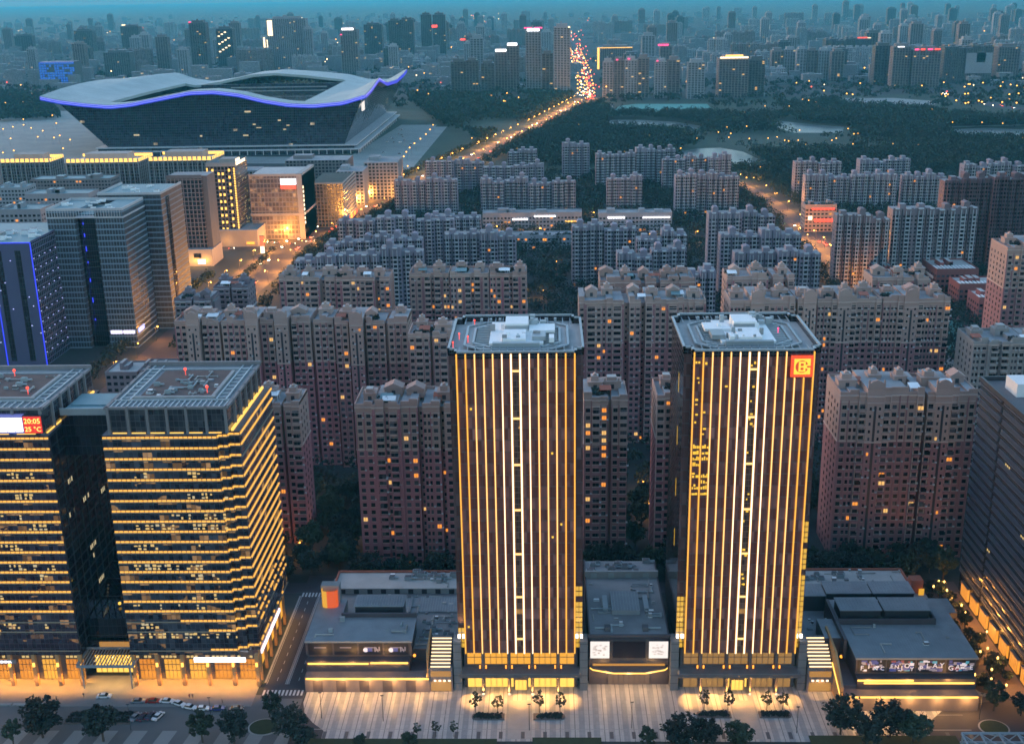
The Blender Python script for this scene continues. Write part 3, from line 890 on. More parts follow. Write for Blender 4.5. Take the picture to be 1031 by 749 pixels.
def mid_block():
    ox, oy = 12.6, 326
    r = thing('retail_block', 'low block with two glowing white screens, between the twin towers', 'shop building', (ox, oy, 0))
    rnd = random.Random(12); W = 25.2
    b = MB(); b.box(0, W, 0, 52, 0, 17.0, 0, 1); b.box(-.3, W+.3, -.3, .4, 17.0, 17.9, 0); b.box(0, .4, .4, 52, 17, 17.6, 0); b.box(W-.4, W, .4, 52, 17, 17.6, 0)
    b.box(.6, W-.6, -.5, .1, 9.6, 16.6, 0)
    b.build('wall', [M['wall_podium'], M['roof_grey']], r)
    for xa in (.2, W-6.6):
        b = MB(); b.box(xa, xa+6.4, -.75, -.5, 9.8, 16.2, 1)
        b.fq(xa+.2, xa+6.2, 10.0, 16.0, -.78, 0)
        rr = random.Random(int(xa)+1)
        for k in range(22):
            q = xa+.8+rr.random()*4.4; zz = 11+rr.random()*3.6
            b.fq(q, q+rr.uniform(.3, 1.0), zz, zz+rr.uniform(.2, .5), -.80, 2)
        b.build('screen', [M['em_screen'], M['dark_metal'], M['em_screen2']], r)
    b = MB(); b.box(7.2, W-7.2, -.7, -.5, 9.8, 16.2, 0); b.fq(7.5, W-7.5, 10.1, 15.9, -.74, 1)
    b.build('dark_screen', [M['dark_metal'], M['screen_off']], r)
    b = MB()
    b.prism([(.3, 0), (W-.3, 0), (W-1.2, -1.2), (W*.7, -3.2), (W*.3, -3.2), (1.2, -1.2)][::-1], 6.0, 6.5, 0)
    b.build('canopy', M['stone_brown'], r)
    b = MB()
    P = [(.3, -.15), (1.2, -1.35), (W*.3, -3.35), (W*.7, -3.35), (W-1.2, -1.35), (W-.3, -.15)]
    for p, q in zip(P, P[1:]): b.quad((*p, 5.9), (*q, 5.9), (*q, 6.35), (*p, 6.35), 0)
    b.build('canopy_light', M['em_strip_amber'], r)
    b = MB(); b.box(1.2, W-1.2, -.2, -.02, 6.9, 7.6, 0); b.build('light_strip', M['em_goldstrip2'], r)
    for q in range(3): point(r, (5+q*7.5, -4.2, 5.4), 800*PW, (1, .55, .2), .6)  # added warm lights ahead of the canopy strip, brightening the square
    b = MB(); b.box(6, W-6, -.15, .02, .2, 5, 0)
    for k in range(9): b.box(6+k*1.65, 6.12+k*1.65, -.25, -.1, .2, 5, 1)
    b.build('entrance', [M['wentr'], M['dark_metal']], r)
    b = MB(); b.box(8, 17, 14, 27, 17, 18.6, 0)
    for k in range(10): b.box(8+k*1.0, 8.12+k, 14, 27, 18.6, 18.72, 1)
    b.build('skylight', [M['roof_metal'], M['steel']], r)
    b = MB(); b.box(0, W, 39, 40, 17, 19.6, 0)
    for k in range(4): b.box(2+k*6, 4+k*6, 38.8, 39.02, 17.2, 19, 1)
    b.build('screen_wall', [M['conc'], M['steel']], r)
    pipes(r, 1.5, W-1.5, 2, 38, 17, 12, 5)
    b = MB()
    for x in (5.2, 18.6): b.box(x, x+1.6, 16, 25, 17, 18.2, 0)
    for x in (6, 18): b.tube((x-4 if x < 10 else x, 5.0, 17.5), (x if x < 10 else x+5, 5.0, 17.5), .35, .35, 8, 0); b.box(x-.9, x+.9, 3.4, 5.6, 17, 18.4, 1)
    for k in range(15): hvac(b, rnd.uniform(1.5, W-2.5), rnd.uniform(42, 51), 17, rnd.uniform(.8, 1.5), rnd)
    b.build('roof_plant', [M['steel'], M['conc_dark']], r)
M['em_screen2'] = emit('screen_text', (1, .80, .70), .55)
M['screen_off'] = surf('screen_off', (.012, .010, .018), .25, .1, .5, per=0)
M['em_goldstrip2'] = emit('gold_strip_low', (1, .42, .05), .6)
M['wentr'] = emit('entrance_glow', (1, .5, .3), .12)
mid_block()

def right_block():
    ox, oy = 79.6, 311.5
    r = thing('retail_block', 'low retail block with bright colourful billboards, right of the twin towers', 'shop building', (ox, oy, 0))
    rnd = random.Random(13)
    X0, X1 = 14.6, 50.6
    b = MB()
    b.box(9.6, X1, 0, 4, 0, 5.4, 1); b.box(X0, X1, 3.5, 7, 0, 9, 0); b.box(X0, X1+.5, 6.5, 68, 0, 9.6, 0, 2); b.box(1.0, X0, 20, 68, 0, 9.6, 0, 2)
    b.box(9.6, X0, 4, 20, 0, 6.5, 1)
    b.build('wall', [M['wall_podium'], M['wall_podium_low'], M['roof_grey']], r)
    b = MB(); b.box(X0, X1+.4, 6.2, 26, 9.6, 14.4, 0); b.box(X0-.4, X1+.8, 5.6, 26, 14.4, 15, 1)
    b.box(X0-1.2, X1-6, 25.5, 26, 15, 17, 0); b.box(X0-2, X0-1, 14, 40, 9.6, 16.4, 0); b.box(X1-6.4, X1-6, 26, 38, 15, 17, 0)
    b.box(X0-.4, X1+.6, 26, 42, 9.6, 15, 0, 1)
    b.box(X0-7, X0-1.6, 18, 30, 9.6, 14.6, 0, 1)
    for k in range(42): b.box(X0-.4+k*.86, X0-.32+k*.86, 5.6, 25.4, 15, 15.07, 1)
    b.build('upper_storey', [M['wall_podium'], M['roof_metal']], r)
    xs = [X0+.2+k*9.0 for k in range(5)]
    for k in range(4): poster(r, xs[k]+.3, xs[k+1]-.3, 9.8, 14.1, 6.15, 40+k)
    for k, w in enumerate(('FINC', 'ENJOY', 'PLAY', 'GAZE')):
        n = len(w)
        for i, ch in enumerate(w):
            letters(r, ch, xs[k]+1.6+(8.6-2.4)*i/(n-1), 5.92, 11.6+rnd.uniform(-.7, .7), rnd.uniform(1.7, 2.5), M['poster_white'])
    for (xa, xb, y, z) in ((X0, X0+17, 3.4, 8.3), (X0+2, X1-.6, 3.4, 7.4), (9.8, X1-.4, -.1, 4.7)):
        b = MB(); b.box(xa, xb, y-.15, y+.05, z, z+.5, 0); b.build('light_strip', M['em_strip_amber'], r)
    for (xa, xb, ya, yb, z) in ((X0, X0+13, 28, 36, 19), (X0+14.2, X0+28.5, 28, 36, 19), (2, 13.5, 44, 52, 15.5), (X0-.5, X0+14, 44, 52, 16.4), (X0+15, X0+28.5, 44, 52, 16.4)):
        b = MB(); b.box(xa, xb, ya, yb, 9.6, z-.3, 0, 1); b.box(xa-.3, xb+.3, ya-.3, yb+.3, z-.3, z, 1)
        for k in range(int((xb-xa)/1.1)): b.box(xa+k*1.1, xa+.1+k*1.1, ya, yb, z, z+.1, 1)
        b.build('plant_box', [M['dark_metal'], M['roof_metal']], r)
    b = MB(); b.box(X1-1, X1+6, 40, 50, 9.0, 11, 1, 0); b.build('side_roof', [M['roof_metal'], M['wall_podium']], r)
    b = MB(); b.box(1, X1-5, 56, 68, 9.6, 12.4, 2, 0); b.box(1, X1-4.6, 67.6, 68.2, 12.4, 13.1, 1); b.box(X1-5.2, X1-4.6, 55, 68, 9.6, 13.1, 1)
    b.box(X1-4.6, X1-.5, 56, 60, 8, 14.5, 1); b.box(X1-4.6, X1-.5, 52, 55, 0, 9, 1)
    for k in range(8): b.box(4+k*4.8, 5.8+k*4.8, 55.8, 56.02, 9.7, 11.6, 3)
    b.build('rear_wing', [M['roof_pale'], M['red_trim'], M['conc'], M['dark_metal']], r)
    b = MB(); b.box(X1-2.2, X1-.4, 54.7, 54.95, 2, 12, 0); b.build('yellow_panel', M['em_ywall'], r)
    b = MB()
    for k in range(12): hvac(b, rnd.uniform(2, 24), rnd.uniform(60, 66), 12.4, rnd.uniform(.8, 1.5), rnd)
    for k in range(6): hvac(b, rnd.uniform(4, 18), rnd.uniform(52.5, 55), 9.6, rnd.uniform(.6, 1.0), rnd)
    b.build('roof_plant', [M['steel'], M['conc_dark']], r)
    for q in range(5): point(r, (13+q*8.5, -2.2, 4.2), 900*PW, (1, .5, .14), .6)  # added lights casting the lower strip's warmth on the paving
    for q in range(3): point(r, (18+q*12, 2.6, 9.0), 350*PW, (1, .5, .14), .4)  # more added lights at the upper strips
    pipes(r, 2, 45, 57, 67, 12.4, 7, 6); pipes(r, 2, 14, 22, 42, 9.6, 6, 7); pipes(r, 16, 49, 8, 24, 15.07, 3, 8)
    steps(r, 1.4, 8.6, 10.6, 20.4, 8.6, 14.2)
    b = MB(); b.box(1.0, 9.0, 10.3, 20, 0, 8.6, 0); b.box(1.6, 8.4, 10.2, 10.32, 5.4, 7.4, 1); b.box(1.6, 8.4, 10.2, 10.32, .3, 3.4, 1)
    for k in range(4): b.box(2.4+k*1.5, 3.1+k*1.5, 10.05, 10.2, 3.9, 4.4, 2)
    b.build('stair_entrance', [M['wall_podium_low'], M['em_odim'], M['em_goldw']], r)
    spot(r, (5, 7.5, 5), (5, 10, 0), 900*PW, (1, .5, .15), 120)
    b = MB()
    b.add([(9.0, 0, 0), (9.6, 0, 0), (9.6, 24, 0), (9.0, 24, 0), (9.0, 0, 8.2), (9.6, 0, 8.2), (9.6, 24, 15.5), (9.0, 24, 15.5), (9.0, 10, 14.6), (9.6, 10, 14.6)],
          [(0, 1, 5, 4), (0, 4, 8, 7, 3), (1, 2, 6, 9, 5), (4, 5, 9, 8), (8, 9, 6, 7), (2, 3, 7, 6)], 0)
    b.build('stair_wall', M['wall_warm'], r)
    b = MB(); b.tube((8.85, 12, 9.5), (8.85, 0, 4.9), .2); b.build('light_strip', M['em_strip_amber'], r)
    b = MB(); b.ball((12.5, 15.5, 9.5), .5); b.build('wall_lamp', M['em_orange'], r)
right_block()

# ================================================================== the two office blocks with rows of lights on every floor
M['aglass'] = panes('office_curtain_wall', (.012, .012, .022), (.14, .15, .18), 1.45, 1.715, (.045, .045, .06), .07, .10, .07, .7, .012, oz=.0, blot=.05, spandrel=.0, lit=.26, litcol=(1, .50, .12), litdisp=.36)
M['aglass_p'] = panes('office_curtain_wall_purple', (.02, .012, .024), (.13, .10, .13), 1.45, 1.715, (.06, .045, .055), .07, .10, .07, .6, .012, blot=.05, lit=.22, litcol=(1, .5, .14), litdisp=.34)
M['aglass_dark'] = panes('office_flank_glass', (.006, .006, .012), (.03, .03, .045), 1.45, 3.43, (.03, .03, .04), .05, .05, .05, .5, .01, blot=.05)
M['em_signv'] = emit('violet_sign', (.82, .72, 1), 2.5)
M['em_clock'] = emit('clock_red', (1, .03, .01), .9)
M['em_bluedim'] = emit('sign_back', (.25, .3, 1), .5)
M['em_rest'] = emit('restaurant_glow', (1, .34, .03), 1.15)
M['pale_ledge'] = surf('pale_ledge', (.30, .22, .15), .8, .1, .3)
M['em_band'] = emit('floor_band', (1, .46, .065), 1.35, True)
M['em_room'] = emit('office_room', (1, .66, .22), .75)
M['em_room2'] = emit('office_room_pale', (1, .80, .45), .6)
M['em_uplit'] = emit('terrace_uplight', (1, .55, .1), 1.6)
def office(x0, x1, y0, y1, label, steps_right, seed, glassmat, side_lit):
    r = thing('office_block', label, 'office building', (x0, y0, 0))
    rnd = random.Random(seed)
    W, D, H, ZT, FH = x1-x0, y1-y0, 94.6, 86.2, 3.43
    if steps_right:
        front = [(0, 0), (W-6.2, 0), (W-6.2, 1.5), (W-3.4, 1.5), (W-3.4, 3.0), (W, 3.0)]
    else:
        front = [(0, 0), (W, 0)]
    plan = front+[(W, D), (0, D)]
    b = MB(); b.prism(plan, 11.5, ZT, 0, 1)
    nf = len(front)
    for i, f in enumerate(b.f):
        if len(f) == 4 and i == nf-1 and not side_lit: b.m[i] = 2
    b.build('curtain_wall', [glassmat, M['conc_dark'], M['aglass_dark']], r)
    # one lit ledge per floor
    path = front+([(W, D)] if side_lit else [])
    for k in range(22):
        z = ZT-.75-k*FH
        b = MB()
        cut = 0
        if k >= 18: cut = rnd.uniform(.1, .75)
        if k == 20: continue
        for i, (p, q) in enumerate(zip(path, path[1:])):
            d = Vector(q)-Vector(p); L = d.length; d.normalize(); nn = Vector((d.y, -d.x))
            n = max(1, int(round(L/1.45)))
            for j in range(n):
                if k >= 18 and i == 0 and ((j/n < cut) if seed != 21 else (j/n > cut)): continue
                if side_lit and i == len(path)-2 and k >= 17 and rnd.random() < .5: continue
                if side_lit and steps_right and k == 2 and i == len(path)-2: continue
                a = Vector(p)+d*(L*j/n+.14); c = Vector(p)+d*(L*(j+1)/n-.14)
                if (c-a).length < .3: continue
                o1 = nn*.28
                b.prism([tuple(a+o1), tuple(c+o1), tuple(c+nn*.02), tuple(a+nn*.02)], z-.28, z+.22, 0)
        for i, (p, q) in enumerate(zip(path, path[1:])):
            d = Vector(q)-Vector(p); L = d.length; d.normalize(); nn = Vector((d.y, -d.x))
            a, c = Vector(p), Vector(q)
            b.prism([tuple(a+nn*.38), tuple(c+nn*.38), tuple(c+nn*.02), tuple(a+nn*.02)], z-.62, z-.32, 1)
        b.build('floor_light', [M['em_band'], M['pale_ledge']], r)
    # rooms with the lights left on, in clusters
    cnt = 0
    for k in range(60):
        if cnt > 42: break
        fl = rnd.choice((3, 5, 7, 8, 8, 10, 12, 13, 15, 16, 18, 18, 19)); z = ZT-.75-fl*FH-2.9
        xc = rnd.uniform(2, W-10)
        b = MB()
        for q in range(rnd.randint(2, 6)):
            xa = xc+q*1.45
            if rnd.random() < .3: continue
            for s in range(2):
                if rnd.random() < .35: continue
                b.fq(xa+.12, xa+rnd.uniform(.6, 1.35), z+s*1.1+.1, z+s*1.1+rnd.uniform(.5, 1.0), -.03, rnd.choice((0, 0, 1)))
        if b.f:
            b.build('lit_window', [M['em_room'], M['em_room2']], r); cnt += 1
    if not side_lit:
        for k in range(10):
            z = 22+rnd.randint(0, 16)*FH; ya = rnd.uniform(1, D-6); b = MB()
            for q in range(rnd.randint(1, 4)):
                b.sq(ya+q*1.3, ya+q*1.3+.8, z, z+1.6, W+.04, 0)
            b.build('lit_window', M['em_room2'], r)
        b = MB()
        for k in range(9): b.box(W, W+.25, k*5.1+.3, k*5.1+.55, 11.5, ZT, 0)
        for k in range(21): b.box(W, W+.15, 0, D, ZT-.75-k*FH, ZT-.6-k*FH, 0)
        b.build('flank_frame', M['dark_metal'], r)
    # crown: recessed glass screen with stone posts, open roof behind it
    e = 1.6
    b = MB(); b.prism([(e, e), (W-e-(1.2 if steps_right else 0), e), (W-e-(1.2 if steps_right else 0), D-e), (e, D-e)], ZT, H-.6, 0, 1)
    b.build('crown_glass', [M['crown_glass'], M['roof_grey']], r)
    xe = W-e-(1.2 if steps_right else 0)
    b = MB()
    for i in range(7):
        x = e+.5+(xe-e-1)*i/6
        b.box(x-.4, x+.4, e-.7, e+.1, ZT, H, 0); b.box(x-.4, x+.4, D-e-.1, D-e+.6, ZT, H+.4, 0)
    for i in range(1, 6):
        y = e+(D-2*e)*i/6
        b.box(xe-.1, xe+.7, y-.4, y+.4, ZT, H, 0); b.box(e-.7, e+.1, y-.4, y+.4, ZT, H, 0)
    b.box(e-.5, xe+.5, e-.5, e+.5, H-.7, H, 0); b.box(e-.5, xe+.5, D-e-.5, D-e+.5, H-.7, H+.9, 0)
    b.box(e-.5, e+.5, e, D-e, H-.7, H, 0); b.box(xe-.5, xe+.5, e, D-e, H-.7, H, 0)
    b.build('crown_post', M['stone_grey'], r)
    b = MB()
    for i in range(22):
        x = e+1+(xe-e-2)*i/21
        b.box(x-.16, x+.16, e+.5, e+6.5, H-.55, H-.15, 0)
    for yy in (e+6.7, D-e-5): b.box(e+.5, xe-.5, yy-.2, yy+.2, H-.5, H, 0)
    for xx in (e+2, e+5, xe-5, xe-2): b.box(xx-.2, xx+.2, e+6, D-e-1, H-.5, H, 0)
    for i in range(9):
        y = e+9+i*3.6
        b.box(e+2, e+5, y, y+.3, H-.45, H-.1, 0); b.box(xe-5, xe-2, y, y+.3, H-.45, H-.1, 0)
    b.build('roof_beams', M['steel'], r)
    b = MB(); b.box(e+7, xe-7, e+9, D-e-6, H-.6, H-.2, 1); b.box(e+5.6, xe-5.6, e+8, e+9, H-.6, H+.4, 0); b.box(xe-7, xe-6, e+9, D-e-8, H-.6, H+.4, 0)
    b.build('roof_deck', [M['conc'], M['roof_brown']], r)
    b = MB()
    for i in range(10): hvac(b, rnd.uniform(e+9, xe-10), rnd.uniform(e+12, D-e-9), H-.2, rnd.uniform(.5, 1.1), rnd)
    b.build('roof_plant', [M['steel'], M['roof_teal']], r)
    pipes(r, e+8, xe-8, e+10, D-e-7, H-.2, 8, seed)
    for i in range(2):
        p = (xe-9-i*12, e+12+i*18, H+.2)
        b = MB(); b.tube(p, (p[0], p[1], H+2), .08); b.ball((p[0], p[1], H+2.2), .5); b.build('beacon', M['em_red'], r)
    b = MB()
    for i in range(6):
        x = e+1+(xe-e-2)*i/6; b.box(x+.3, x+(xe-e)/6*.75, e-.35, e-.15, ZT+.02, ZT+.30, 0)
    b.build('terrace_light', M['em_uplit'], r); b = MB()
    if side_lit:
        for i in range(34):
            y = e+1.5+i*(D-2*e-2)/34; b.box(xe+.25, xe+.9, y, y+.9, ZT+.05, ZT+.75, 0)
    else:
        for i in range(20):
            y = e+.5+i*.65; b.box(xe+.25, xe+.6, y, y+.5, ZT+.05, ZT+.4, 0)
        for i in range(8):
            y = D-14+i*1.5; b.box(xe+.25, xe+.9, y, y+1, ZT+.05, ZT+.7, 0)
    b.build('terrace_light', M['em_uplit'], r)
    # ground floor: arcade of amber bays and columns
    b = MB(); b.prism([(0, 4), (W-2.5, 4), (W-2.5, D), (0, D)], 0, 11.5, 0); b.build('base', M['stone_brown'], r)
    nb = max(3, int(W/7.6))
    for i in range(nb):
        xa, xb = i*W/nb+.9, (i+1)*W/nb-.9
        b = MB(); b.box(xa, xb, 3.8, 4.0, .3, 7.4, 0)
        for q in range(6): b.box(xa+(xb-xa)*q/5-.06, xa+(xb-xa)*q/5+.06, 3.65, 3.82, .3, 7.4, 1)
        b.box(xa, xb, 3.65, 3.82, 3.4, 3.6, 1); b.box(xa, xb, 3.65, 3.82, 5.6, 5.75, 1)
        b.build('shop_window', [M['em_shop'] if rnd.random() < .6 else M['em_shop2'], M['stone_brown']], r)
        b = MB()
        for q in range(4):
            if rnd.random() < .75: b.box(xa+.6+q*1.3, xa+1.5+q*1.3, .3, .5, 10.2, 10.9, 0)
        if b.f: b.build('upper_window', M['em_room'], r)
        spot(r, ((xa+xb)/2, .8, 6.8), ((xa+xb)/2, .2, 0), 4500*PW, (1, .42, .05), 115, .4)
    for i in range(nb+1):
        x = min(max(i*W/nb, .6), W-.6)
        b = MB(); b.box(x-.55, x+.55, -.1, 1.2, 0, 11.5, 0); b.build('column', M['wall_warm'], r)
        spot(r, (x, -1.0, .4), (x, .3, 9), 500*PW, (1, .52, .12), 60)
        b = MB(); b.box(x-.35, x+.35, -.5, -.12, 7.3, 8.6, 0); b.build('wall_lamp', M['em_strip_amber'], r)
    if side_lit:
        for i in range(6):
            y = 4+i*7; b = MB(); b.box(W-.8, W, y-.5, y+.5, 0, 11.5, 0); b.build('column', M['wall_warm'], r)
            spot(r, (W+1.2, y+2.5, 6.5), (W+1.0, y+2.5, 0), 800*PW, (1, .5, .1), 120, .4)
            b = MB(); b.box(W-2.45, W-2.3, y+.9, y+6, .3, 6.5, 0); b.build('shop_window', M['em_shop'], r)
    return r
M['crown_glass'] = panes('crown_screen', (.02, .022, .03), (.15, .16, .17), 1.45, 2.0, (.06, .06, .065), .07, .08, .1, .6, .01, blot=.12)
M['em_shop'] = emit('shop_glow', (1, .44, .04), 1.0)
M['em_shop2'] = emit('shop_glow_deep', (1, .32, .02), .8)
rA2 = office(-133.4, -92.6, 325, 370.5, 'dark office block wrapped in gold light rows, white sign over its arcade', True, 22, M['aglass'], True)
rA1 = office(-204, -149.6, 325, 367.5, 'dark purple office block with gold light rows and red digital clock at its crown', False, 21, M['aglass_p'], False)
# long white shop sign over the arcade
b = MB(); b.box(-113.0+133.4, -96.5+133.4, -.75, -.3, 9.2, 10.7, 0); b.build('sign_board', M['em_signw'], rA2)
b = MB(); b.box(40.8, 41.2, 4, 31, 9.6, 10.8, 0); b.build('sign_board', M['em_signv'], rA2)
# crown display of the left block: white lettering blocks, red clock
W1 = -149.6+204
xb0 = up_at(25, 427, 325.6)[0]+204; xb1 = up_at(43, 427, 325.6)[0]+204
b = MB(); b.box(xb0, xb1, -.35, -.1, 87.2, 92.4, 0); b.box(xb0-.2, xb1+.2, -.1, 1.6, 87.0, 92.6, 1)
b.build('clock_panel', [M['em_clock'], M['dark_metal']], rA1)
M['em_digits'] = emit('clock_digits', (1, .62, .12), 2.2)
letters(rA1, '20:05', (xb0+xb1)/2, -.42, 90.95, 2.3, M['em_digits'])
letters(rA1, '25 °C', (xb0+xb1)/2, -.42, 88.4, 2.1, M['em_digits'])
xs0 = up_at(-8, 427, 325.6)[0]+204; xs1 = up_at(24, 427, 325.6)[0]+204
b = MB()
b.box(xs0, xs1, -.1, 1.6, 87.0, 92.6, 1)  # backing box glows blue, the sign's halo put into its material
nchar = 4
for i in range(nchar):
    xa = xs0+(xs1-xs0)*i/nchar+.12; xb = xs0+(xs1-xs0)*(i+1)/nchar-.12
    b.box(xa, xb, -.4, -.1, 87.7, 92.0, 0)
b.build('crown_sign', [M['em_signw'], M['em_bluedim']], rA1)
# bank of letters over the left arcade
b = MB(); b.box(W1-34, W1-21, -.6, -.3, 8.6, 9.9, 0); b.build('sign_board', M['stone_grey'], rA1)
letters(rA1, 'BANK OF CHINA', W1-27, -.68, 9.25, 1.2, M['em_signw'])
# link bridge near the roof and the glass hall at street level between the two
r = thing('link_bridge', 'glass bridge with pale blue roof joining the two office blocks near the top', 'bridge', (-149.4, 333, 0))
b = MB(); b.box(0, 16, 2, 20, 76, 90, 0, 1); b.box(-.0, 16, 1.6, 2, 89.2, 91.4, 2); b.box(1, 15, 8, 18, 90, 90.4, 1)
b.build('bridge_deck', [M['aglass_dark'], M['roof_teal'], M['steel']], r)
r = thing('entrance_hall', 'low dark glass hall with a slatted canopy between the two office blocks', 'entrance hall', (-149.4, 325, 0))
b = MB(); b.xprism([(0, 0), (16, 0), (16, 20), (0, 20)], 8, 40, 0); b.build('hall_wall', M['aglass_dark'], r)
b = MB(); b.add([(0, 8, 13), (16, 8, 13), (16, 38, 30), (0, 38, 30), (0, 8, 12), (16, 8, 12)], [(0, 1, 2, 3), (4, 5, 1, 0)], 0); b.build('hall_roof', M['aglass_dark'], r)
b = MB(); b.box(.8, 15.6, 7.7, 7.95, .3, 6.5, 0); b.box(3, 13, 7.6, 7.9, 9.5, 11.5, 2)
for q in range(9): b.box(.8+q*1.8, .95+q*1.8, 7.5, 7.75, .3, 6.5, 1)
b.build('entrance_glass', [M['em_lobby2'], M['dark_metal'], M['em_odim']], r)
b = MB()
b.box(-1.2, 17.2, -2.2, -1.7, 8.0, 8.8, 0); b.box(-1.2, 17.2, 7.2, 7.6, 9.0, 9.8, 0); b.box(-1.2, -.7, -2, 7.4, 8.2, 9.3, 0); b.box(16.7, 17.2, -2, 7.4, 8.2, 9.3, 0)
for q in range(18): b.add([(-.6+q*1.0, -1.8, 8.3), (-.35+q*1.0, -1.8, 8.3), (-.35+q*1.0, 7.3, 9.3), (-.6+q*1.0, 7.3, 9.3), (-.6+q*1.0, -1.8, 8.6), (-.35+q*1.0, -1.8, 8.6), (-.35+q*1.0, 7.3, 9.6), (-.6+q*1.0, 7.3, 9.6)], [(0, 3, 2, 1), (4, 5, 6, 7), (0, 1, 5, 4), (1, 2, 6, 5), (2, 3, 7, 6), (3, 0, 4, 7)], 0)
for q in (.2, 15.8): b.tube((q, -1.5, 0), (q, -1.5, 8.2), .25, .25, 8, 0)
b.build('canopy', M['roof_metal'], r)
for q in range(3):
    for s in range(3):
        b = MB(); b.tube((3+q*5, -.5+s*2.4, 7.9), (3+q*5, -.5+s*2.4, 8.0), .3, .3, 8); d = b.build('downlight', M['em_goldw'], r)
        spot(d, (3+q*5, -.5+s*2.4, 7.7), (3+q*5, -2.5+s*2.4, 0), 1100*PW, (1, .55, .12), 70)
for q in range(3):
    b = MB(); b.ball((8+q*1.1, 16+q*4, 21.0+q*2.2), .55); b.build('globe_lamp', M['em_lobby2'], r)

# ================================================================== banded office block on the right edge
M['rglass'] = panes('right_office_glass', (.004, .006, .013), (.04, .045, .06), 1.5, 3.4, (.02, .024, .034), .06, .04, .22, .7, .012, blot=.06)
M['rband'] = surf('metal_band', (.06, .072, .10), .5, .12, .5, per=0)
r = thing('office_block', 'dark striped office block on the right edge, glowing restaurants at its foot', 'office building', (149.8, 262, 0))
b = MB(); b.box(0, 45, 0, 126, 0, 80.5, 0, 1); b.build('curtain_wall', [M['rglass'], M['conc_dark']], r)
for k in range(22):
    z = 8+k*3.4
    b = MB()
    for ya, yb in ((0, 104), (106, 126)):
        b.box(-.5, -.02, ya, yb, z, z+.5, 0); b.box(-.4, -.02, ya, yb, z+.8, z+1.05, 0); b.box(-.4, -.02, ya, yb, z+1.35, z+1.6, 0)
    b.box(0, 45, 126, 126.5, z, z+1.5, 0)
    b.build('floor_band', M['rband'], r)
b = MB(); b.box(-.7, .1, 0, 126.3, 80.5, 82, 0); b.box(0, 45, 125.5, 126.3, 80.5, 82, 0); b.build('parapet', M['dark_metal'], r)
b = MB(); rnd = random.Random(4)
b.box(5, 12, 108, 118, 80.5, 85, 0)
for k in range(10): hvac(b, rnd.uniform(5, 30), rnd.uniform(70, 120), 80.5, rnd.uniform(1, 2), rnd)
b.build('roof_plant', [M['white_metal'], M['steel']], r)
for k in range(8):
    b = MB(); z = 14+rnd.randint(0, 18)*3.4; ya = rnd.uniform(30, 116)
    for q in range(rnd.randint(1, 4)): b.sq(ya+q*1.5, ya+q*1.5+1, z+1.8, z+3.1, -.04, 0, True)
    b.build('lit_window', M['em_room'], r)
for k in range(8):
    b = MB(); ya = 50+k*9.3; b.box(-.9, -.05, ya, ya+6.2, .8, 5.6, 0); b.box(-1.1, -.1, ya-.2, ya+6.4, 5.6, 6.1, 1)
    for q in range(6): b.box(-1.0, -.9, ya+q*1.2, ya+.12+q*1.2, .8, 5.6, 1)
    b.build('restaurant_front', [M['em_rest'], M['stone_brown']], r)
    if k < 6: point(r, (-4, ya+3, 4.5), 700*PW, (1, .42, .08), .4)

# ================================================================== apartment towers
M['grey_apt'] = surf('grey_beige_render', (.33, .29, .265), .9, .14, .08)
FOOT = [(-78, 35, 320, 380), (35, 135, 308, 382), (-30, 82, 320, 363), (-206, -90, 322, 372), (148, 200, 255, 392)]   # where buildings stand (x0, x1, y0, y1)
def window_mesh(name, w, h, glass, frame):
    b = MB()
    b.box(-w/2-.12, w/2+.12, -.10, 0, -.16, 0, 1); b.box(-w/2-.1, w/2+.1, -.08, 0, h, h+.12, 1)
    b.fq(-w/2, w/2, 0, h, -.04, 0)
    b.box(-.04, .04, -.07, -.03, 0, h, 2)
    return b.mesh(name, [glass, frame, M['dark_metal']])
WM = {}
BALC = {}
for k, (g, f) in {'b': (M['win'], M['beige_trim']), 'lit': (M['litwin'], M['beige_trim']), 'lit2': (M['litwin2'], M['beige_trim'])}.items():
    WM[k] = window_mesh('window_'+k, 1.0, 1.0, g, f)
PAT = {                                                              # facades as columns from left to right: (kind, width)
    'A': [('win', 3.4), ('win', 3.0), ('pier', 1.2), ('bal', 3.2), ('mid', 1.8), ('bal', 3.2), ('pier', 1.2), ('win', 3.2), ('win', 3.0), ('slot', 1.8), ('win', 3.2), ('win', 3.2), ('slot', 1.6), ('win', 3.4)],
    'B': [('win', 3.6), ('win', 3.4), ('bal', 2.8), ('slit', 6.4), ('bal', 2.8), ('win', 3.2), ('win', 3.2), ('win', 3.2), ('bal', 2.6), ('slot', 1.4), ('bal', 2.6), ('slit', 6.2), ('bal', 2.8)],
    'C': [('win', 2.6), ('pier', 1.0), ('bal', 4.2), ('win', 3.0), ('mid', 2.0), ('win', 3.0), ('bal', 4.2), ('pier', 1.0), ('slot', 2.6), ('win', 2.6), ('win', 2.8), ('slot', 2.2), ('bal', 3.2), ('pier', 1.0), ('win', 2.8)],
    'D': [('win', 3.0), ('win', 3.0), ('slot', 1.2), ('tower', 6.0), ('slot', 1.2), ('bal', 2.4), ('win', 3.0), ('win', 3.0), ('slot', 1.4), ('win', 3.0), ('win', 3.0)],
    'E': [('bal', 3.0), ('win', 3.0), ('slit', 5.0), ('win', 3.0), ('bal', 3.0), ('slot', 1.8)],
    'F': [('win', 3.0), ('bal', 3.0), ('win', 3.0), ('slot', 1.2)],
}
PROUD = {'win': 0, 'mid': -.6, 'pier': .9, 'bal': .6, 'slot': -3.2, 'slit': 1.5, 'tower': 3.4}
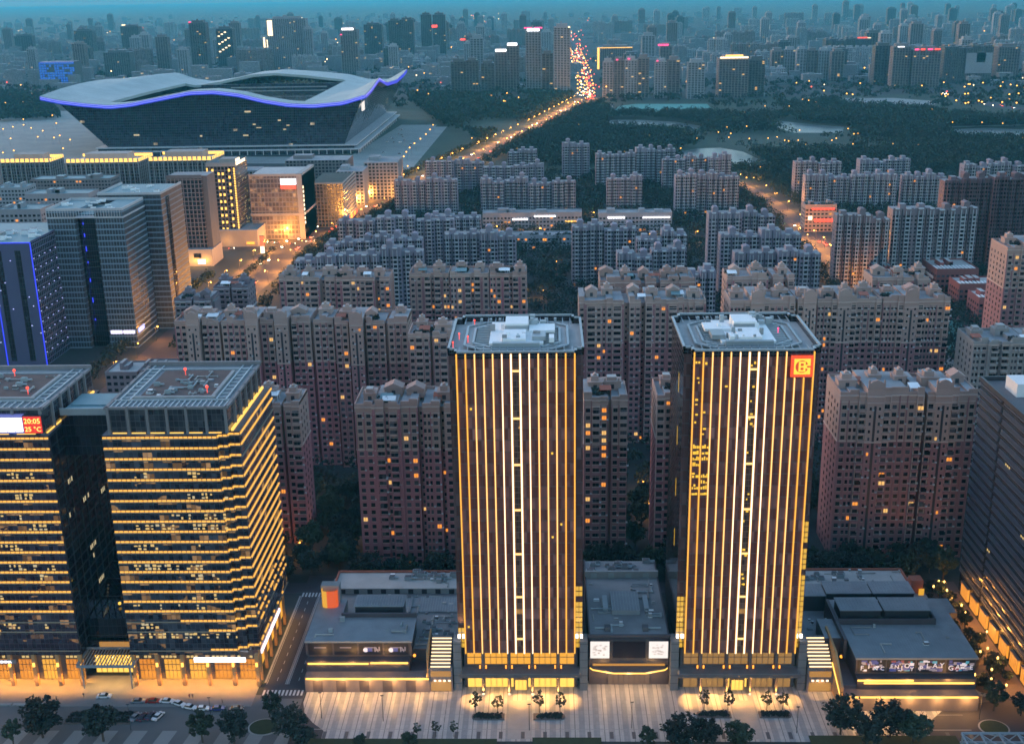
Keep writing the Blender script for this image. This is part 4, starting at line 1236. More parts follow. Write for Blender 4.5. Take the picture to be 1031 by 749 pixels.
def leafball(b, c, r, rnd, n=40, m=0):
    for i in range(n):
        d = Vector((rnd.gauss(0, 1), rnd.gauss(0, 1), rnd.gauss(0, .7))).normalized()*r*rnd.uniform(.4, 1)
        p = Vector(c)+d
        u = Vector((rnd.uniform(-1, 1), rnd.uniform(-1, 1), rnd.uniform(-1, 1))).normalized(); v = u.orthogonal().normalized()
        s = r*rnd.uniform(.22, .42)
        b.add([p-u*s-v*s, p+u*s-v*s, p+u*s+v*s, p-u*s+v*s], [(0, 1, 2, 3)], m)
def apt(X0, X1, Y, h, pat, label, seed, depth=20, split=.76, nlit=6, side=0, mats=None, near=True, group=None, name='apartment_tower', fh=3.0, garden=True, cap=100):
    rnd = random.Random(seed)
    W = X1-X0
    FOOT.append((X0-2, X1+2, Y-3, Y+depth+2))
    r = thing(name, label, 'apartment building', (X0, Y, 0), group)
    up, low, trim = mats or (M[('beige', 'beige_b', 'beige_c')[seed % 3]], M[('beige_low', 'low_b')[seed//2 % 2]], M['beige_trim'])
    cols = []
    if isinstance(pat, str): pat = [pat]
    tot = 0
    seq = []
    i = 0
    while tot < W-1.0:
        p = PAT[pat[i % len(pat)]]
        for c in p:
            if tot >= W-1.0: break
            seq.append(c); tot += c[1]
        i += 1
    k = W/tot
    x = 0
    for kind, w in seq:
        cols.append((x, x+w*k, kind)); x += w*k
    nf = int((h-1.0)/fh)
    zs = round(nf*split)*fh
    wall = MB(); rails = []; wins = []
    bonus = {}
    for j, (xa, xb, kind) in enumerate(cols):
        p = PROUD[kind]
        hh = h+(rnd.choice((0, 0, .9, 1.8)) if kind in ('bal', 'win') else (2.6 if kind in ('slit', 'tower') else 0))
        if kind == 'slot': hh = h-1.2
        bonus[j] = hh
        wall.box(xa, xb, -p, depth, 0, zs, 1); wall.box(xa, xb, -p+.02, depth-.02, zs, hh, 0, 3)
        if kind == 'bal':
            n0 = 0
            for f in range(nf):
                z = f*fh+.25
                wins.append(((xa+xb)/2, -p-.02, z+.95, (xb-xa)*.80, 1.75, 0))
            for f in range(nf):
                rails.append(((xa+xb)/2, -p, f*fh, (xb-xa)-.2, 0 if f*fh >= zs else 1))
                if rnd.random() < .3: wins.append(((xa+xb)/2, -p-1.1, f*fh+1.05, (xb-xa)*.8, 1.5, 0))
        elif kind in ('win', 'mid'):
            n = 2 if kind == 'win' and (xb-xa) > 3.15 and rnd.random() < .55 else 1
            for f in range(nf):
                z = f*fh+.9
                for q in range(n):
                    cx = xa+(xb-xa)*(q+.5)/n
                    wins.append((cx, -p-.02, z, (1.55 if n == 1 and kind == 'win' else 1.0), 1.6, 0))
        elif kind in ('slit', 'tower'):
            cxm = (xa+xb)/2
            wall.box(cxm-.5, cxm+.5, -p-.02, -p+.3, 3, zs, 4); wall.box(cxm-.45, cxm+.45, -p-.03, -p+.3, zs, h-4, 4)
            for f in range(nf):
                z = f*fh+.9
                wins.append((xa+(xb-xa)*.23, -p-.02, z, .75, 1.3, 0)); wins.append((xb-(xb-xa)*.23, -p-.02, z, .75, 1.3, 0))
        elif kind == 'slot' and (xb-xa) > 1.5:
            for f in range(0, nf):
                wins.append(((xa+xb)/2, -p-.02, f*fh+.9, .8, 1.3, 0))
        if kind in ('pier',) :
            wall.box(xa+.1, xb-.1, -p-.15, -p, 0, h-1, 2 if False else 1)
        if kind != 'slot' and j % 2 == 0 and kind != 'tower':
            for q in (xa, xb-.36): wall.box(q, q+.36, -p-.38, -p-.01, 0, hh-2.2, 2 if kind == 'bal' else 1)
    # flanks
    for s in (0, 1):
        xs = 0 if s == 0 else W
        if side in (s, 2):
            for f in range(nf):
                for q in range(int(depth/4.5)):
                    wins.append((xs, 3+q*4.5, f*fh+.9, 1.3, 1.5, 1 if s else -1))
    wall.build('wall', [up, low, trim, M['roof_grey'], M['dark_metal']], r)
    bk = (up.name, low.name)
    if bk not in BALC:
        for q, mt in enumerate((up, low)):
            bb = MB(); bb.box(-.5, .5, -1.1, 0, .02, .2, 0); bb.box(-.5, .5, -1.15, -1.0, .2, 1.0, 0); bb.box(-.5, -.44, -1.0, 0, .2, 1.0, 0); bb.box(.44, .5, -1.0, 0, .2, 1.0, 0)
            BALC[bk+(q,)] = bb.mesh('balcony', mt)
        BALC[bk] = 1
    for q in rails: inst('balcony', BALC[bk+(q[4],)], r, q[:3], 0, (q[3], 1, 1))
    # cornices
    b = MB()
    for (xa, xb, kind) in cols:
        if kind == 'slot': continue
        p = PROUD[kind]
        for z, t, o in ((zs, .5, .25), (h-fh*1.0, .3, .2), (h-.6, .5, .35)):
            b.box(xa-.05, xb+.05, -p-o, -p+.3, z, z+t, 0)
    b.box(W, W+.3, 0, depth, zs, zs+.5, 0); b.box(-.3, 0, 0, depth, zs, zs+.5, 0)
    o = b.build('cornice', trim, r); o['kind'] = 'stuff'
    # parapets, gables, roof rooms
    b = MB()
    for j, (xa, xb, kind) in enumerate(cols):
        p = PROUD[kind]; hh = bonus[j]
        if kind == 'slot': continue
        b.box(xa, xb, -p-.1, -p+.4, hh, hh+1.1, 0)
        if kind in ('slit', 'tower'):
            m = (xa+xb)/2; w2 = min(2.6, (xb-xa)/2+.6)
            b.xprism([(m-w2, hh+1.1), (m+w2, hh+1.1), (m+w2, hh+2.0), (m+w2*.55, hh+3.0), (m, hh+3.5), (m-w2*.55, hh+3.0), (m-w2, hh+2.0)], -p-.1, -p+.9, 0)
            for q in (m-w2-.2, m+w2+.2): b.box(q-.3, q+.3, -p-.15, -p+.45, hh, hh+3.0, 0); b.add([(q-.3, -p-.15, hh+3), (q+.3, -p-.15, hh+3), (q+.3, -p+.45, hh+3), (q-.3, -p+.45, hh+3), (q, -p+.15, hh+4)], [(0, 1, 4), (1, 2, 4), (2, 3, 4), (3, 0, 4)], 0)
    b.box(0, W, depth-.4, depth, h, h+1.2, 0); b.box(0, .4, 0, depth, h, h+1.2, 0); b.box(W-.4, W, 0, depth, h, h+1.2, 0)
    b.build('parapet', up, r)
    nr = max(2, int(W/9))
    for q in range(nr):
        xc = (q+.5)*W/nr+rnd.uniform(-1.5, 1.5); yc = depth*rnd.uniform(.35, .7); s = rnd.uniform(2.2, 3.6)
        b = MB()
        b.box(xc-s, xc+s, yc-2.4, yc+3, h, h+3.2, 0, 1); b.box(xc-s-.3, xc+s+.3, yc-2.7, yc+3.3, h+3.2, h+3.6, 0)
        kind = rnd.random()
        if kind < .4:
            b.box(xc-s*.6, xc+s*.5, yc-1.4, yc+2, h+3.6, h+5.0, 0, 1)
            for q_ in (-.85, .75): b.box(xc+s*q_-.3, xc+s*q_+.3, yc-2.6, yc-2.0, h+3.6, h+4.8, 0)
        elif kind < .8:
            b.box(xc-s*.6, xc+s*.5, yc-1.4, yc+2, h+3.6, h+5.6, 0, 1)
            b.xprism([(xc-s*.3, h+5.6), (xc+s*.3, h+5.6), (xc+s*.2, h+6.2), (xc, h+6.5), (xc-s*.2, h+6.2)], yc-1, yc+1.2, 0)
        else:
            b.xprism([(xc-s, h+3.6), (xc+s, h+3.6), (xc, h+5.3)], yc-2.7, yc+3.2, 0)
        b.fq(xc-.7, xc+.7, h+.6, h+2.4, yc-2.43, 2)
        b.build('roof_house', [up, M['roof_pale'], M['dark_metal']], r)
    if near and garden:
        for q in range(rnd.randint(2, 4)):
            xc = rnd.uniform(2, W-4); yc = rnd.uniform(1.5, depth*.5)
            b = MB(); mt = rnd.choice((M['roof_teal'], M['red_trim'], M['white_metal'], M['dark_leaf'], M['dark_leaf']))
            if mt is M['dark_leaf']:
                for t in range(5): leafball(b, (xc+rnd.uniform(-2, 2), yc+rnd.uniform(-1, 1), h+1.2), rnd.uniform(.8, 1.5), rnd, 30)
                b.build('roof_garden', mt, r)
            else:
                w_, d_ = rnd.uniform(1.5, 3), rnd.uniform(1.2, 2.2)
                b.add([(xc-w_, yc-d_, h+2.2), (xc+w_, yc-d_, h+2.2), (xc+w_, yc+d_, h+3), (xc-w_, yc+d_, h+3), (xc-w_, yc-d_, h+2.0), (xc+w_, yc-d_, h+2.0), (xc+w_, yc+d_, h+2.8), (xc-w_, yc+d_, h+2.8)], [(0, 1, 2, 3), (7, 6, 5, 4), (0, 4, 5, 1), (1, 5, 6, 2), (2, 6, 7, 3), (3, 7, 4, 0)], 0)
                for sx in (-1, 1):
                    for sy in (-1, 1): b.box(xc+sx*(w_-.2)-.08, xc+sx*(w_-.2)+.08, yc+sy*(d_-.2)-.08, yc+sy*(d_-.2)+.08, h, h+2.2+.3*(sy > 0), 0)
                b.build('roof_shelter', mt, r)
    # windows: the lit ones and those near the top singly, the rest of the facade as one
    rnd.shuffle(wins)
    nl = int(nlit*1.9)
    ac = MB()
    for w in wins:
        if w[5] == 0 and rnd.random() < .28: ac.box(w[0]+w[3]*.5+.15, w[0]+w[3]*.5+.85, w[1]-.5, w[1]-.02, w[2]-.1, w[2]+.45, 0)
    if near and ac.f:
        o = ac.build('air_unit', M['gtrim'], r); o['kind'] = 'stuff'
    front = [w for w in wins if w[5] == 0]; sidew = [w for w in wins if w[5] != 0]
    lit = [w for w in front if w[3] < 2.2][:nl]
    rest = [w for w in front if w not in lit]
    rest.sort(key=lambda w: -w[2])
    def one(w, me):
        return inst('window', me, r, (w[0], w[1], w[2]), 0 if w[5] == 0 else math.pi/2*w[5], (w[3], 1, w[4]))
    for q, w in enumerate(lit): one(w, WM['lit'] if q % 3 else WM['lit2'])
    ncap = cap if near else 0
    for w in rest[:max(0, ncap-nl)]: one(w, WM['b'])
    b = MB()
    for w in rest[max(0, ncap-nl):]+sidew:
        cx, cy_, z, ww, wh, sd = w
        if sd == 0:
            b.fq(cx-ww/2, cx+ww/2, z, z+wh, cy_-.04, 0)
            if near: b.box(cx-ww/2-.1, cx+ww/2+.1, cy_-.14, cy_, z-.16, z, 1)
        else:
            b.sq(cy_-ww/2, cy_+ww/2, z, z+wh, cx+.05*sd, 0, sd < 0)
    if b.f:
        o = b.build('window', [M['win'], trim], r); o['kind'] = 'stuff'
    return r
def apx(px0, px1, py, h, *a, **k):
    x0, y0 = at(px0, py, h); x1, y1 = at(px1, py, h)
    return apt(x0, x1, (y0+y1)/2, h, *a, **k)

apx(357, 456, 409, 65.4, 'A', 'brown apartment tower with roof shelters directly left of the emblem-less light-strip tower', 101, nlit=7, side=1)
apx(846, 985, 397, 66.6, 'B', 'brown apartment tower with two crowned gables beside the banded office on the right edge', 102, nlit=7, depth=22, side=0, split=.74)
apx(588, 632, 402, 66.0, 'F', 'narrow brown apartment tower standing in the gap between the twin towers', 103, nlit=7, depth=19)
apt(40.5, 84, 411, 67, ['E'], 'brown apartment tower mostly hidden behind the emblem tower, its left edge showing', 104, nlit=3, side=0)
apt(-134, -96.5, 428, 59.0, ['F'], 'slim brown apartment tower peeking out right of the gold-banded office block', 105, nlit=3, depth=17, side=1)
apx(583, 711, 304, 71, 'C', 'tall beige apartment tower with stepped roof rooms between the twin towers', 106, nlit=12, depth=22)
apx(604, 700, 284, 71, 'C', 'beige apartment tower one row behind the tall one between the twin towers', 107, nlit=4, depth=20, cap=60)
apx(176, 260, 325, 70, 'D', 'beige apartment slab with a pale projecting shaft, leftmost in its row above the gold-banded office', 108, nlit=3, side=1, depth=18)
apx(262, 335, 324, 70, 'D', 'beige apartment slab with a pale projecting shaft, middle of its row above the gold-banded office', 109, nlit=4, depth=18)
apx(337, 410, 325, 70, 'D', 'beige apartment slab with a pale projecting shaft, right end of its row', 110, nlit=5, depth=18, side=1)
apx(411, 457, 338, 70, 'F', 'pale yellow-beige apartment tower touching the left edge of the emblem-less tower', 111, nlit=4, depth=18, split=.0)
apx(281, 337, 281, 70, 'C', 'brown-beige apartment slab with red roof beacons, left half of the row near the avenue', 112, nlit=8, depth=17, cap=70)
apx(338, 392, 281, 70, 'C', 'brown-beige apartment slab with many lit windows, right half of the row near the avenue', 113, nlit=8, depth=17, cap=70)
apx(412, 452, 277, 70, 'A', 'brown-beige apartment slab left of three, above the emblem-less tower roof', 114, nlit=7, depth=17, cap=60)
apx(453, 492, 277, 70, 'A', 'brown-beige apartment slab middle of three, above the emblem-less tower roof', 115, nlit=5, depth=17, cap=60)
apx(493, 530, 277, 70, 'A', 'brown-beige apartment slab right of three, above the emblem-less tower roof', 116, nlit=8, depth=17, cap=60, side=1)
apx(735, 822, 304, 71, 'B', 'beige apartment slab with gabled crown directly above the emblem tower roof', 117, nlit=6, depth=20, side=0)
apx(823, 888, 303, 71, 'B', 'beige apartment slab with gabled crown, middle of the row right of the emblem tower', 118, nlit=6, depth=20)
apx(889, 957, 303, 71, 'B', 'beige apartment slab with gabled crown, right end of its row before the sports field', 119, nlit=6, depth=20, side=1)
apx(732, 800, 280, 71, 'C', 'beige apartment slab with stepped roof rooms in the back row, behind the emblem tower', 120, nlit=4, depth=18, cap=50)
apx(878, 940, 281, 68, 'C', 'beige apartment slab with stepped roof rooms in the back row, before the red school', 121, nlit=3, depth=18, cap=50)
apx(1014, 1066, 251, 78, 'B', 'tall beige apartment tower cut by the right edge, behind the banded office', 122, nlit=5, depth=24, cap=70, side=0)
apx(980, 1056, 346, 58, 'A', 'pale apartment tower with cluttered roof terraces behind the banded office block', 123, nlit=1, depth=22, side=0, split=.0, mats=(M['grey_apt'], M['grey_apt'], M['beige_trim']))
apx(176, 214, 303, 55, 'F', 'old grey-beige walk-up block with roof sheds, left of two by the avenue', 124, nlit=0, depth=15, mats=(M['gw2'], M['gw2'], M['gtrim']), cap=40)
apx(215, 249, 290, 55, 'F', 'old grey-beige walk-up block with roof sheds, right of two by the avenue', 125, nlit=0, depth=18, side=1, mats=(M['gw2'], M['gw2'], M['gtrim']), cap=40)

# ---- the grey-mauve estate further back: slabs of one staircase each
def slab(X0, X1, Y, h, label, seed, group=None, depth=14, tone=0, gable=True):
    rnd = random.Random(seed)
    W = X1-X0
    FOOT.append((X0-1, X1+1, Y-2, Y+depth+1))
    r = thing('apartment_slab', label, 'apartment building', (X0, Y, 0), group)
    wm = (M['gw'], M['gw2'], M['dark_apt'], M['far2'])[tone]
    fh = 3.0; nf = int(h/fh)
    wall, win, bal = MB(), MB(), MB()
    x = 0
    n = max(2, int(round(W/13)))
    unit = W/n
    for u in range(n):
        x0 = u*unit
        dy = rnd.choice((0, 0, -2.0, 1.5)) if n > 1 else 0
        segs = [('w', .19), ('b', .20), ('w', .14), ('s', .06), ('w', .14), ('b', .15), ('w', .12)]
        if rnd.random() < .5: segs = segs[::-1]
        t = x0
        hh = h+rnd.choice((0, 0, 1.5, 3))
        for kind, fr in segs:
            xa, xb = t, t+unit*fr; t = xb
            p = {'w': 0, 'b': .6, 's': -2.2}[kind]+dy
            wall.box(xa, xb, -p, depth, 0, hh-(1 if kind == 's' else 0), 0, 1)
            if kind == 'b':
                for f in range(nf):
                    z = f*fh
                    win.fq(xa+.25, xb-.25, z+.9, z+2.7, -p-.03, 0)
                    bal.box(xa, xb, -p-1.0, -p-.02, z, z+.85, 0)
                bal.box(xa-.15, xa+.15, -p-1.0, -p-.02, 0, hh-1, 0); bal.box(xb-.15, xb+.15, -p-1.0, -p-.02, 0, hh-1, 0)
                bal.box(xa-.2, xb+.2, -p-1.1, -p+1, hh, hh+.9, 0)
            elif kind == 'w':
                c = (xa+xb)/2
                for f in range(nf):
                    win.fq(c-.75, c+.75, f*fh+.9, f*fh+2.4, -p-.03, 0)
        xc = x0+unit*rnd.uniform(.35, .65)
        wall.box(xc-2.2, xc+2.2, depth*.3, depth*.75, hh-.5, hh+3, 0, 1)
        q = rnd.random()
        if q < .2: wall.xprism([(xc-2.6, hh+3), (xc+2.6, hh+3), (xc+1.4, hh+4.6), (xc-1.4, hh+4.6)], depth*.25, depth*.8, 0)
        elif q < .45: wall.xprism([(xc-2.6, hh+3), (xc+2.6, hh+3), (xc+2.2, hh+4), (xc, hh+4.8), (xc-2.2, hh+4)], depth*.25, depth*.8, 0)
        wall.box(x0+.3, x0+unit-.3, -dy-.05, -dy+.3, hh, hh+.9, 0)
    for s, xs in ((-1, -.03), (1, W+.03)):
        for f in range(nf):
            for yy in (3, 8): win.sq(yy, yy+1.2, f*fh+.9, f*fh+2.3, xs, 0, s < 0)
    wall.build('wall', [wm, M['roof_grey']], r)
    o = bal.build('balcony', M['gtrim'] if tone < 2 else M['dark_apt'], r); o['kind'] = 'stuff'
    for k in range(rnd.choice((0, 1, 1, 2))):
        xx = rnd.uniform(1, W-3); f = rnd.randint(1, nf-1)
        win.fq(xx, xx+1.6, f*fh+.9, f*fh+2.4, -2.1-rnd.random()*.2, 1)
    o = win.build('window', [M['win'], M['litwin']], r); o['kind'] = 'stuff'
    return r
ORD = ['first', 'second', 'third', 'fourth', 'fifth', 'sixth', 'seventh', 'eighth', 'ninth', 'tenth', 'eleventh', 'twelfth']
def row(px0, px1, py, h, where, seed, tone=0, uw=26, desc='grey apartment slab with pale balconies', depth=14, gap=0.0):
    x0, y0 = at(px0, py, h); x1, y1 = at(px1, py, h)
    n = max(1, int(round((x1-x0)/uw)))
    rnd = random.Random(seed)
    for i in range(n):
        a = x0+(x1-x0)*i/n; c = x0+(x1-x0)*(i+1)/n-gap
        lab = desc+', '+(ORD[i]+' from left ' if n > 1 else '')+where
        slab(a, c-.4, (y0+y1)/2+rnd.choice((-5, -2, 0, 3, 6)), h+rnd.choice((-2, 0, 0, 2)), lab, seed*20+i, depth=depth, tone=tone, group='slabs '+where)
row(297, 425, 259, 42, 'in the front row beside the avenue crossing', 1)
row(328, 425, 242, 42, 'in the second row beside the avenue crossing', 2)
row(340, 456, 222, 44, 'in the third row beside the avenue crossing', 3)
row(447, 520, 240, 42, 'in front of the white shops, left part', 4)
row(430, 484, 219, 38, 'in the row left of the white shops', 5)
row(396, 460, 184, 36, 'with a red rooftop light below the lit curved hall forecourt', 6, uw=32)
row(428, 487, 163, 36, 'behind the red rooftop light, near the avenue trees', 7)
row(484, 580, 183, 34, 'in the wide row above the white shops', 8, uw=24)
row(486, 548, 169, 36, 'in the row behind the wide row above the white shops', 9)
row(511, 541, 153, 38, 'in the last row before the avenue bend', 10)
row(566, 594, 149, 38, 'standing alone at the park edge', 11, uw=34, desc='slim grey apartment tower')
row(600, 641, 157, 38, 'at the park edge right of the lone tower', 12)
row(640, 681, 152, 40, 'before the lake', 13)
row(611, 647, 180, 34, 'in front of the lake rows', 14)
row(667, 737, 159, 38, 'below the lake', 15, uw=24)
row(680, 746, 179, 38, 'in the front row below the lake', 16, uw=24)
row(576, 642, 233, 45, 'left row behind the tall beige tower', 17, uw=24)
row(641, 693, 238, 45, 'right row behind the tall beige tower', 18, uw=24)
row(621, 693, 255, 42, 'close behind the tall beige tower roof', 19, uw=22)
row(689, 721, 277, 40, 'small gap slab beside the tall beige tower', 20, uw=18)
row(713, 782, 219, 45, 'back row left of the bright crossing', 21)
row(725, 806, 238, 45, 'middle row left of the bright crossing', 22)
row(740, 826, 257, 45, 'front row left of the bright crossing', 23)
row(801, 848, 165, 36, 'at the park edge above the red-lit store', 24)
row(866, 918, 162, 36, 'with a pale roof line at the park edge on the right', 25)
row(810, 904, 179, 32, 'in the row behind the red-lit store', 26, uw=24)
row(911, 955, 179, 32, 'right of the row behind the red-lit store', 27)
row(968, 1050, 168, 36, 'in the back row at the right edge', 28)
row(954, 1050, 181, 72, 'in the tall dark row at the right edge', 29, tone=2, uw=30, desc='dark brown apartment slab')
row(845, 900, 223, 50, 'right of the white vertical signs', 30, tone=1, uw=28, desc='mauve apartment slab')
row(896, 985, 216, 50, 'behind the red school', 31, tone=1, uw=30, desc='dark mauve apartment slab')

# ---- low buildings of the estate
def lowrise(px0, px1, py, h, label, mats, seed, depth=18, signs=(), roofs=True, garden=False, cat='shop building', name='shop_building'):
    x0, y0 = at(px0, py, h); x1, y1 = at(px1, py, h); Y = (y0+y1)/2; W = x1-x0
    rnd = random.Random(seed)
    FOOT.append((x0-1, x1+1, Y-2, Y+depth+1))
    r = thing(name, label, cat, (x0, Y, 0))
    b = MB(); b.box(0, W, 0, depth, 0, h, 0, 1)
    b.box(0, W, -.1, .4, h, h+.9, 0); b.box(0, W, depth-.4, depth, h, h+.9, 0); b.box(-.1, .4, .4, depth-.4, h, h+.9, 0); b.box(W-.4, W+.1, .4, depth-.4, h, h+.9, 0)
    for k in range(3):
        xa = rnd.uniform(.05, .8)*W; b.box(xa, xa+rnd.uniform(.06, .12)*W, depth*.3, depth*.7, h, h+rnd.uniform(2, 4), 0, 1)
    b.build('wall', [mats[0], mats[1]], r)
    b = MB(); nf = max(1, int(h/3.6)); nw = max(2, int(W/3.2))
    for f in range(nf):
        for k in range(nw):
            xa = W*(k+.15)/nw; b.fq(xa, xa+W/nw*.62, f*3.6+1.0, f*3.6+2.7, -.04, 1 if rnd.random() < .05 else 0)
        for q in range(int(depth/4)):
            b.sq(q*4+1, q*4+3, f*3.6+1.0, f*3.6+2.7, -.04, 0, True); b.sq(q*4+1, q*4+3, f*3.6+1.0, f*3.6+2.7, W+.04, 0)
    o = b.build('window', [M['win'], M['litwin']], r)
    if nf*nw > 100: o['kind'] = 'stuff'
    for (u0, u1, z0, z1, mt) in signs:
        b = MB(); n = max(2, int((u1-u0)*W/2.2))
        for k in range(n):
            xa = W*u0+(u1-u0)*W*k/n; b.box(xa, xa+(u1-u0)*W/n*.8, -.5, -.12, z0, z1, 0)
        b.build('sign', M[mt], r)
    if garden:
        b = MB()
        for k in range(int(W/3)): leafball(b, (rnd.uniform(1, W-1), rnd.uniform(1, 5), h+.8), rnd.uniform(1, 2), rnd, 18)
        b.build('roof_garden', M['dark_leaf'], r)
    return r
GREYS = (M['far1'], M['roof_grey'])
lowrise(486, 586, 215, 17, 'long white shop building with two white glowing signs, above the garden roof', GREYS, 1, signs=((.30, .46, 11, 12.6, 'em_signw'), (.52, .74, 13.5, 15, 'em_signw'), (.83, .97, 8.5, 10, 'em_gold')))
lowrise(603, 677, 215, 17, 'white shop building with two slanted white glowing signs, right of the woodland gap', GREYS, 2, signs=((.12, .36, 12.5, 14.2, 'em_signw'), (.60, .98, 12.5, 13.8, 'em_signw')))
lowrise(474, 578, 238, 12, 'long low shop building with a planted roof garden', GREYS, 3, garden=True, signs=((.1, .2, 8, 9.6, 'em_orange'), (.7, .74, 8, 9.6, 'em_orange')))
lowrise(811, 843, 207, 24, 'pale store with rows of red glowing signs at the crossing', (M['beige'], M['roof_grey']), 4, signs=((.2, .95, 20, 21.6, 'em_red'), (.3, 1.0, 9, 12, 'em_red'), (.1, .24, 11, 14.5, 'em_goldw')), garden=True)
for q, (px, py, n) in enumerate(((841, 246, 'left'), (847, 244, 'right'))):
    X, Y = at(px, py); r = thing('sign_pylon', 'tall white glowing advertising pylon by the bright crossing, %s of two' % n, 'sign', (X, Y, 0))
    b = MB(); b.box(-1.4, 1.4, -.5, .5, 0, 17, 1)
    b.build('frame', M['dark_metal'], r)
    b = MB()
    for k in range(5): b.add([(-1.3, -.6, 1+k*3.2), (1.3, -.6, 1+k*3.2+(.8 if q == 0 else 0)), (1.3, -.6, 3.4+k*3.2+(.8 if q == 0 else 0)), (-1.3, -.6, 3.4+k*3.2)], [(0, 1, 2, 3)], 0)
    b.build('lit_face', M['em_signw'], r)
def school(px0, px1, py, h, label, seed, depth=30):
    r = lowrise(px0, px1, py, h, label, (M['red_brick'], M['roof_pale']), seed, depth=depth, cat='school building', name='school_building')
    W = at(px1, py, h)[0]-at(px0, py, h)[0]
    b = MB()
    for k in range(int(W/2.6)): b.box(k*2.6, k*2.6+1.4, 1, depth*.3, h+.9, h+1.3, 0)
    b.build('roof_pergola', M['white_metal'], r)
school(943, 986, 272, 17, 'red brick school block with pale roof pergola, farthest of the three', 11, 34)
school(966, 1013, 287, 17, 'red brick school block with pale roof pergola, middle of the three', 12, 22)
school(986, 1013, 301, 17, 'red brick school block with pale roof pergola, nearest of the three', 13, 22)
lowrise(880, 906, 275, 15, 'red brick hall with a flat blue roof before the school', (M['red_brick'], M['roof_teal']), 14, depth=40, cat='school building', name='school_building')
sheet('sports_field', [at(*q) for q in [(955, 352), (985, 352), (990, 344), (962, 322), (955, 322)]], .2, surf('sports_turf', (.08, .22, .19), .9, .15, .1, per=0))
sheet('running_track', [at(*q) for q in [(985, 352), (996, 352), (966, 318), (955, 316), (955, 322), (962, 322), (990, 344)]], .22, surf('running_track', (.26, .10, .10), .9, .15, .2, per=0))
sheet('school_yard', [at(*q) for q in [(953, 386), (985, 386), (985, 362), (953, 358)]], .2, M['side'])

# ================================================================== office towers on the left
M['grid_blue'] = panes('grid_office_glass', (.010, .012, .022), (.08, .09, .12), 2.6, 3.2, (.14, .16, .24), .22, .18, .15, .6, .01)
M['panel_mauve'] = surf('mauve_panel', (.075, .08, .15), .6, .12, .1, per=0)
M['strip_glass'] = panes('pale_band_glass', (.005, .010, .020), (.05, .07, .10), 1.8, 3.6, (.20, .29, .35), .16, .24, .4, .6, .01)
M['strip_glass2'] = panes('diagonal_band_glass', (.006, .012, .022), (.05, .08, .105), 2.4, 3.6, (.17, .26, .33), .04, .26, .5, .6, .01)
M['grid_dark'] = panes('grid_dark_glass', (.010, .009, .014), (.06, .055, .06), 3.2, 3.5, (.16, .14, .14), .24, .20, .2, .6, .01)
M['hall_glass'] = panes('hall_glass', (.010, .012, .026), (.055, .06, .09), 3.0, 3.6, (.035, .04, .06), .06, .10, .08, .7, .02, lit=.006, litcol=(1, .8, .5), litdisp=.6, blot=.01)
M['mall_wall'] = panes('mall_wall', (.06, .045, .05), (.22, .16, .15), 3.2, 4.2, (.26, .22, .2), .22, .25, .3, .7, .01, lit=.25, litcol=(1, .5, .22), litdisp=.35, blot=.03)
M['pale_stone'] = surf('pale_stone', (.34, .30, .27), .8, .12, .2)
def dots(parent, name, pts, mat, s=.35):
    for p in pts:
        b = MB(); b.box(p[0]-s, p[0]+s, p[1]-s, p[1]+s, p[2]-s, p[2]+s, 0)
        b.build(name, mat, parent)
def rect(x0, x1, y0, y1): FOOT.append((x0, x1, y0, y1))
# blue-lit grid tower
h = 75.8
x1, Y = at(30, 244, h); x0 = x1-62; D = at(75, 224, h)[1]-Y; rect(x0, x1, Y, Y+D)
r = thing('office_tower', 'grid-fronted office tower outlined in blue light at the left edge', 'office tower', (x0, Y, 0)); W = x1-x0
b = MB(); b.box(0, W, 0, D, 0, h, 0, 1)
for i, f in enumerate(b.f):
    if i == 2: b.m[i] = 2
b.build('wall', [M['panel_mauve'], M['roof_teal'], M['grid_blue']], r)
b = MB()
for q in range(5): b.fq(W-10-q*11.5, W-6.5-q*11.5, 3, h-5, -.05, 0)
b.build('window_strip', M['rglass'], r)
for y, z0, z1 in ((-.3, 0, h),):
    for q in (0, 2):
        b = MB(); b.box(W-.3-q*12, W+.25-q*12, -.4, .1, z0, z1-(0 if q == 0 else 14), 0); b.build('blue_strip', M['em_blue'], r)
b = MB(); b.box(0, W, -.4, -.05, h-.6, h, 0); b.build('blue_strip', M['em_blue'], r)
b = MB(); b.box(W, W+.4, 0, D, h-.5, h+.6, 0); b.build('parapet', M['panel_mauve'], r)
rnd = random.Random(8)
dots(r, 'facade_light', [(W+.1, 2+q*8.0, 8+k*6.4) for q in range(int(D/8)) for k in range(10)], M['em_bluew'], .22)
dots(r, 'facade_light', [(rnd.uniform(20, W-1), -.1, rnd.uniform(8, h-8)) for q in range(26)], M['em_bluew'], .25)
b = MB()
for k in range(12): hvac(b, rnd.uniform(25, W-4), rnd.uniform(5, D-5), h, rnd.uniform(1.2, 2.4), rnd)
b.box(20, 32, 12, 24, h, h+6, 1); b.box(34, 42, 8, 14, h, h+4, 1)
b.build('roof_plant', [M['white_metal'], M['conc']], r)
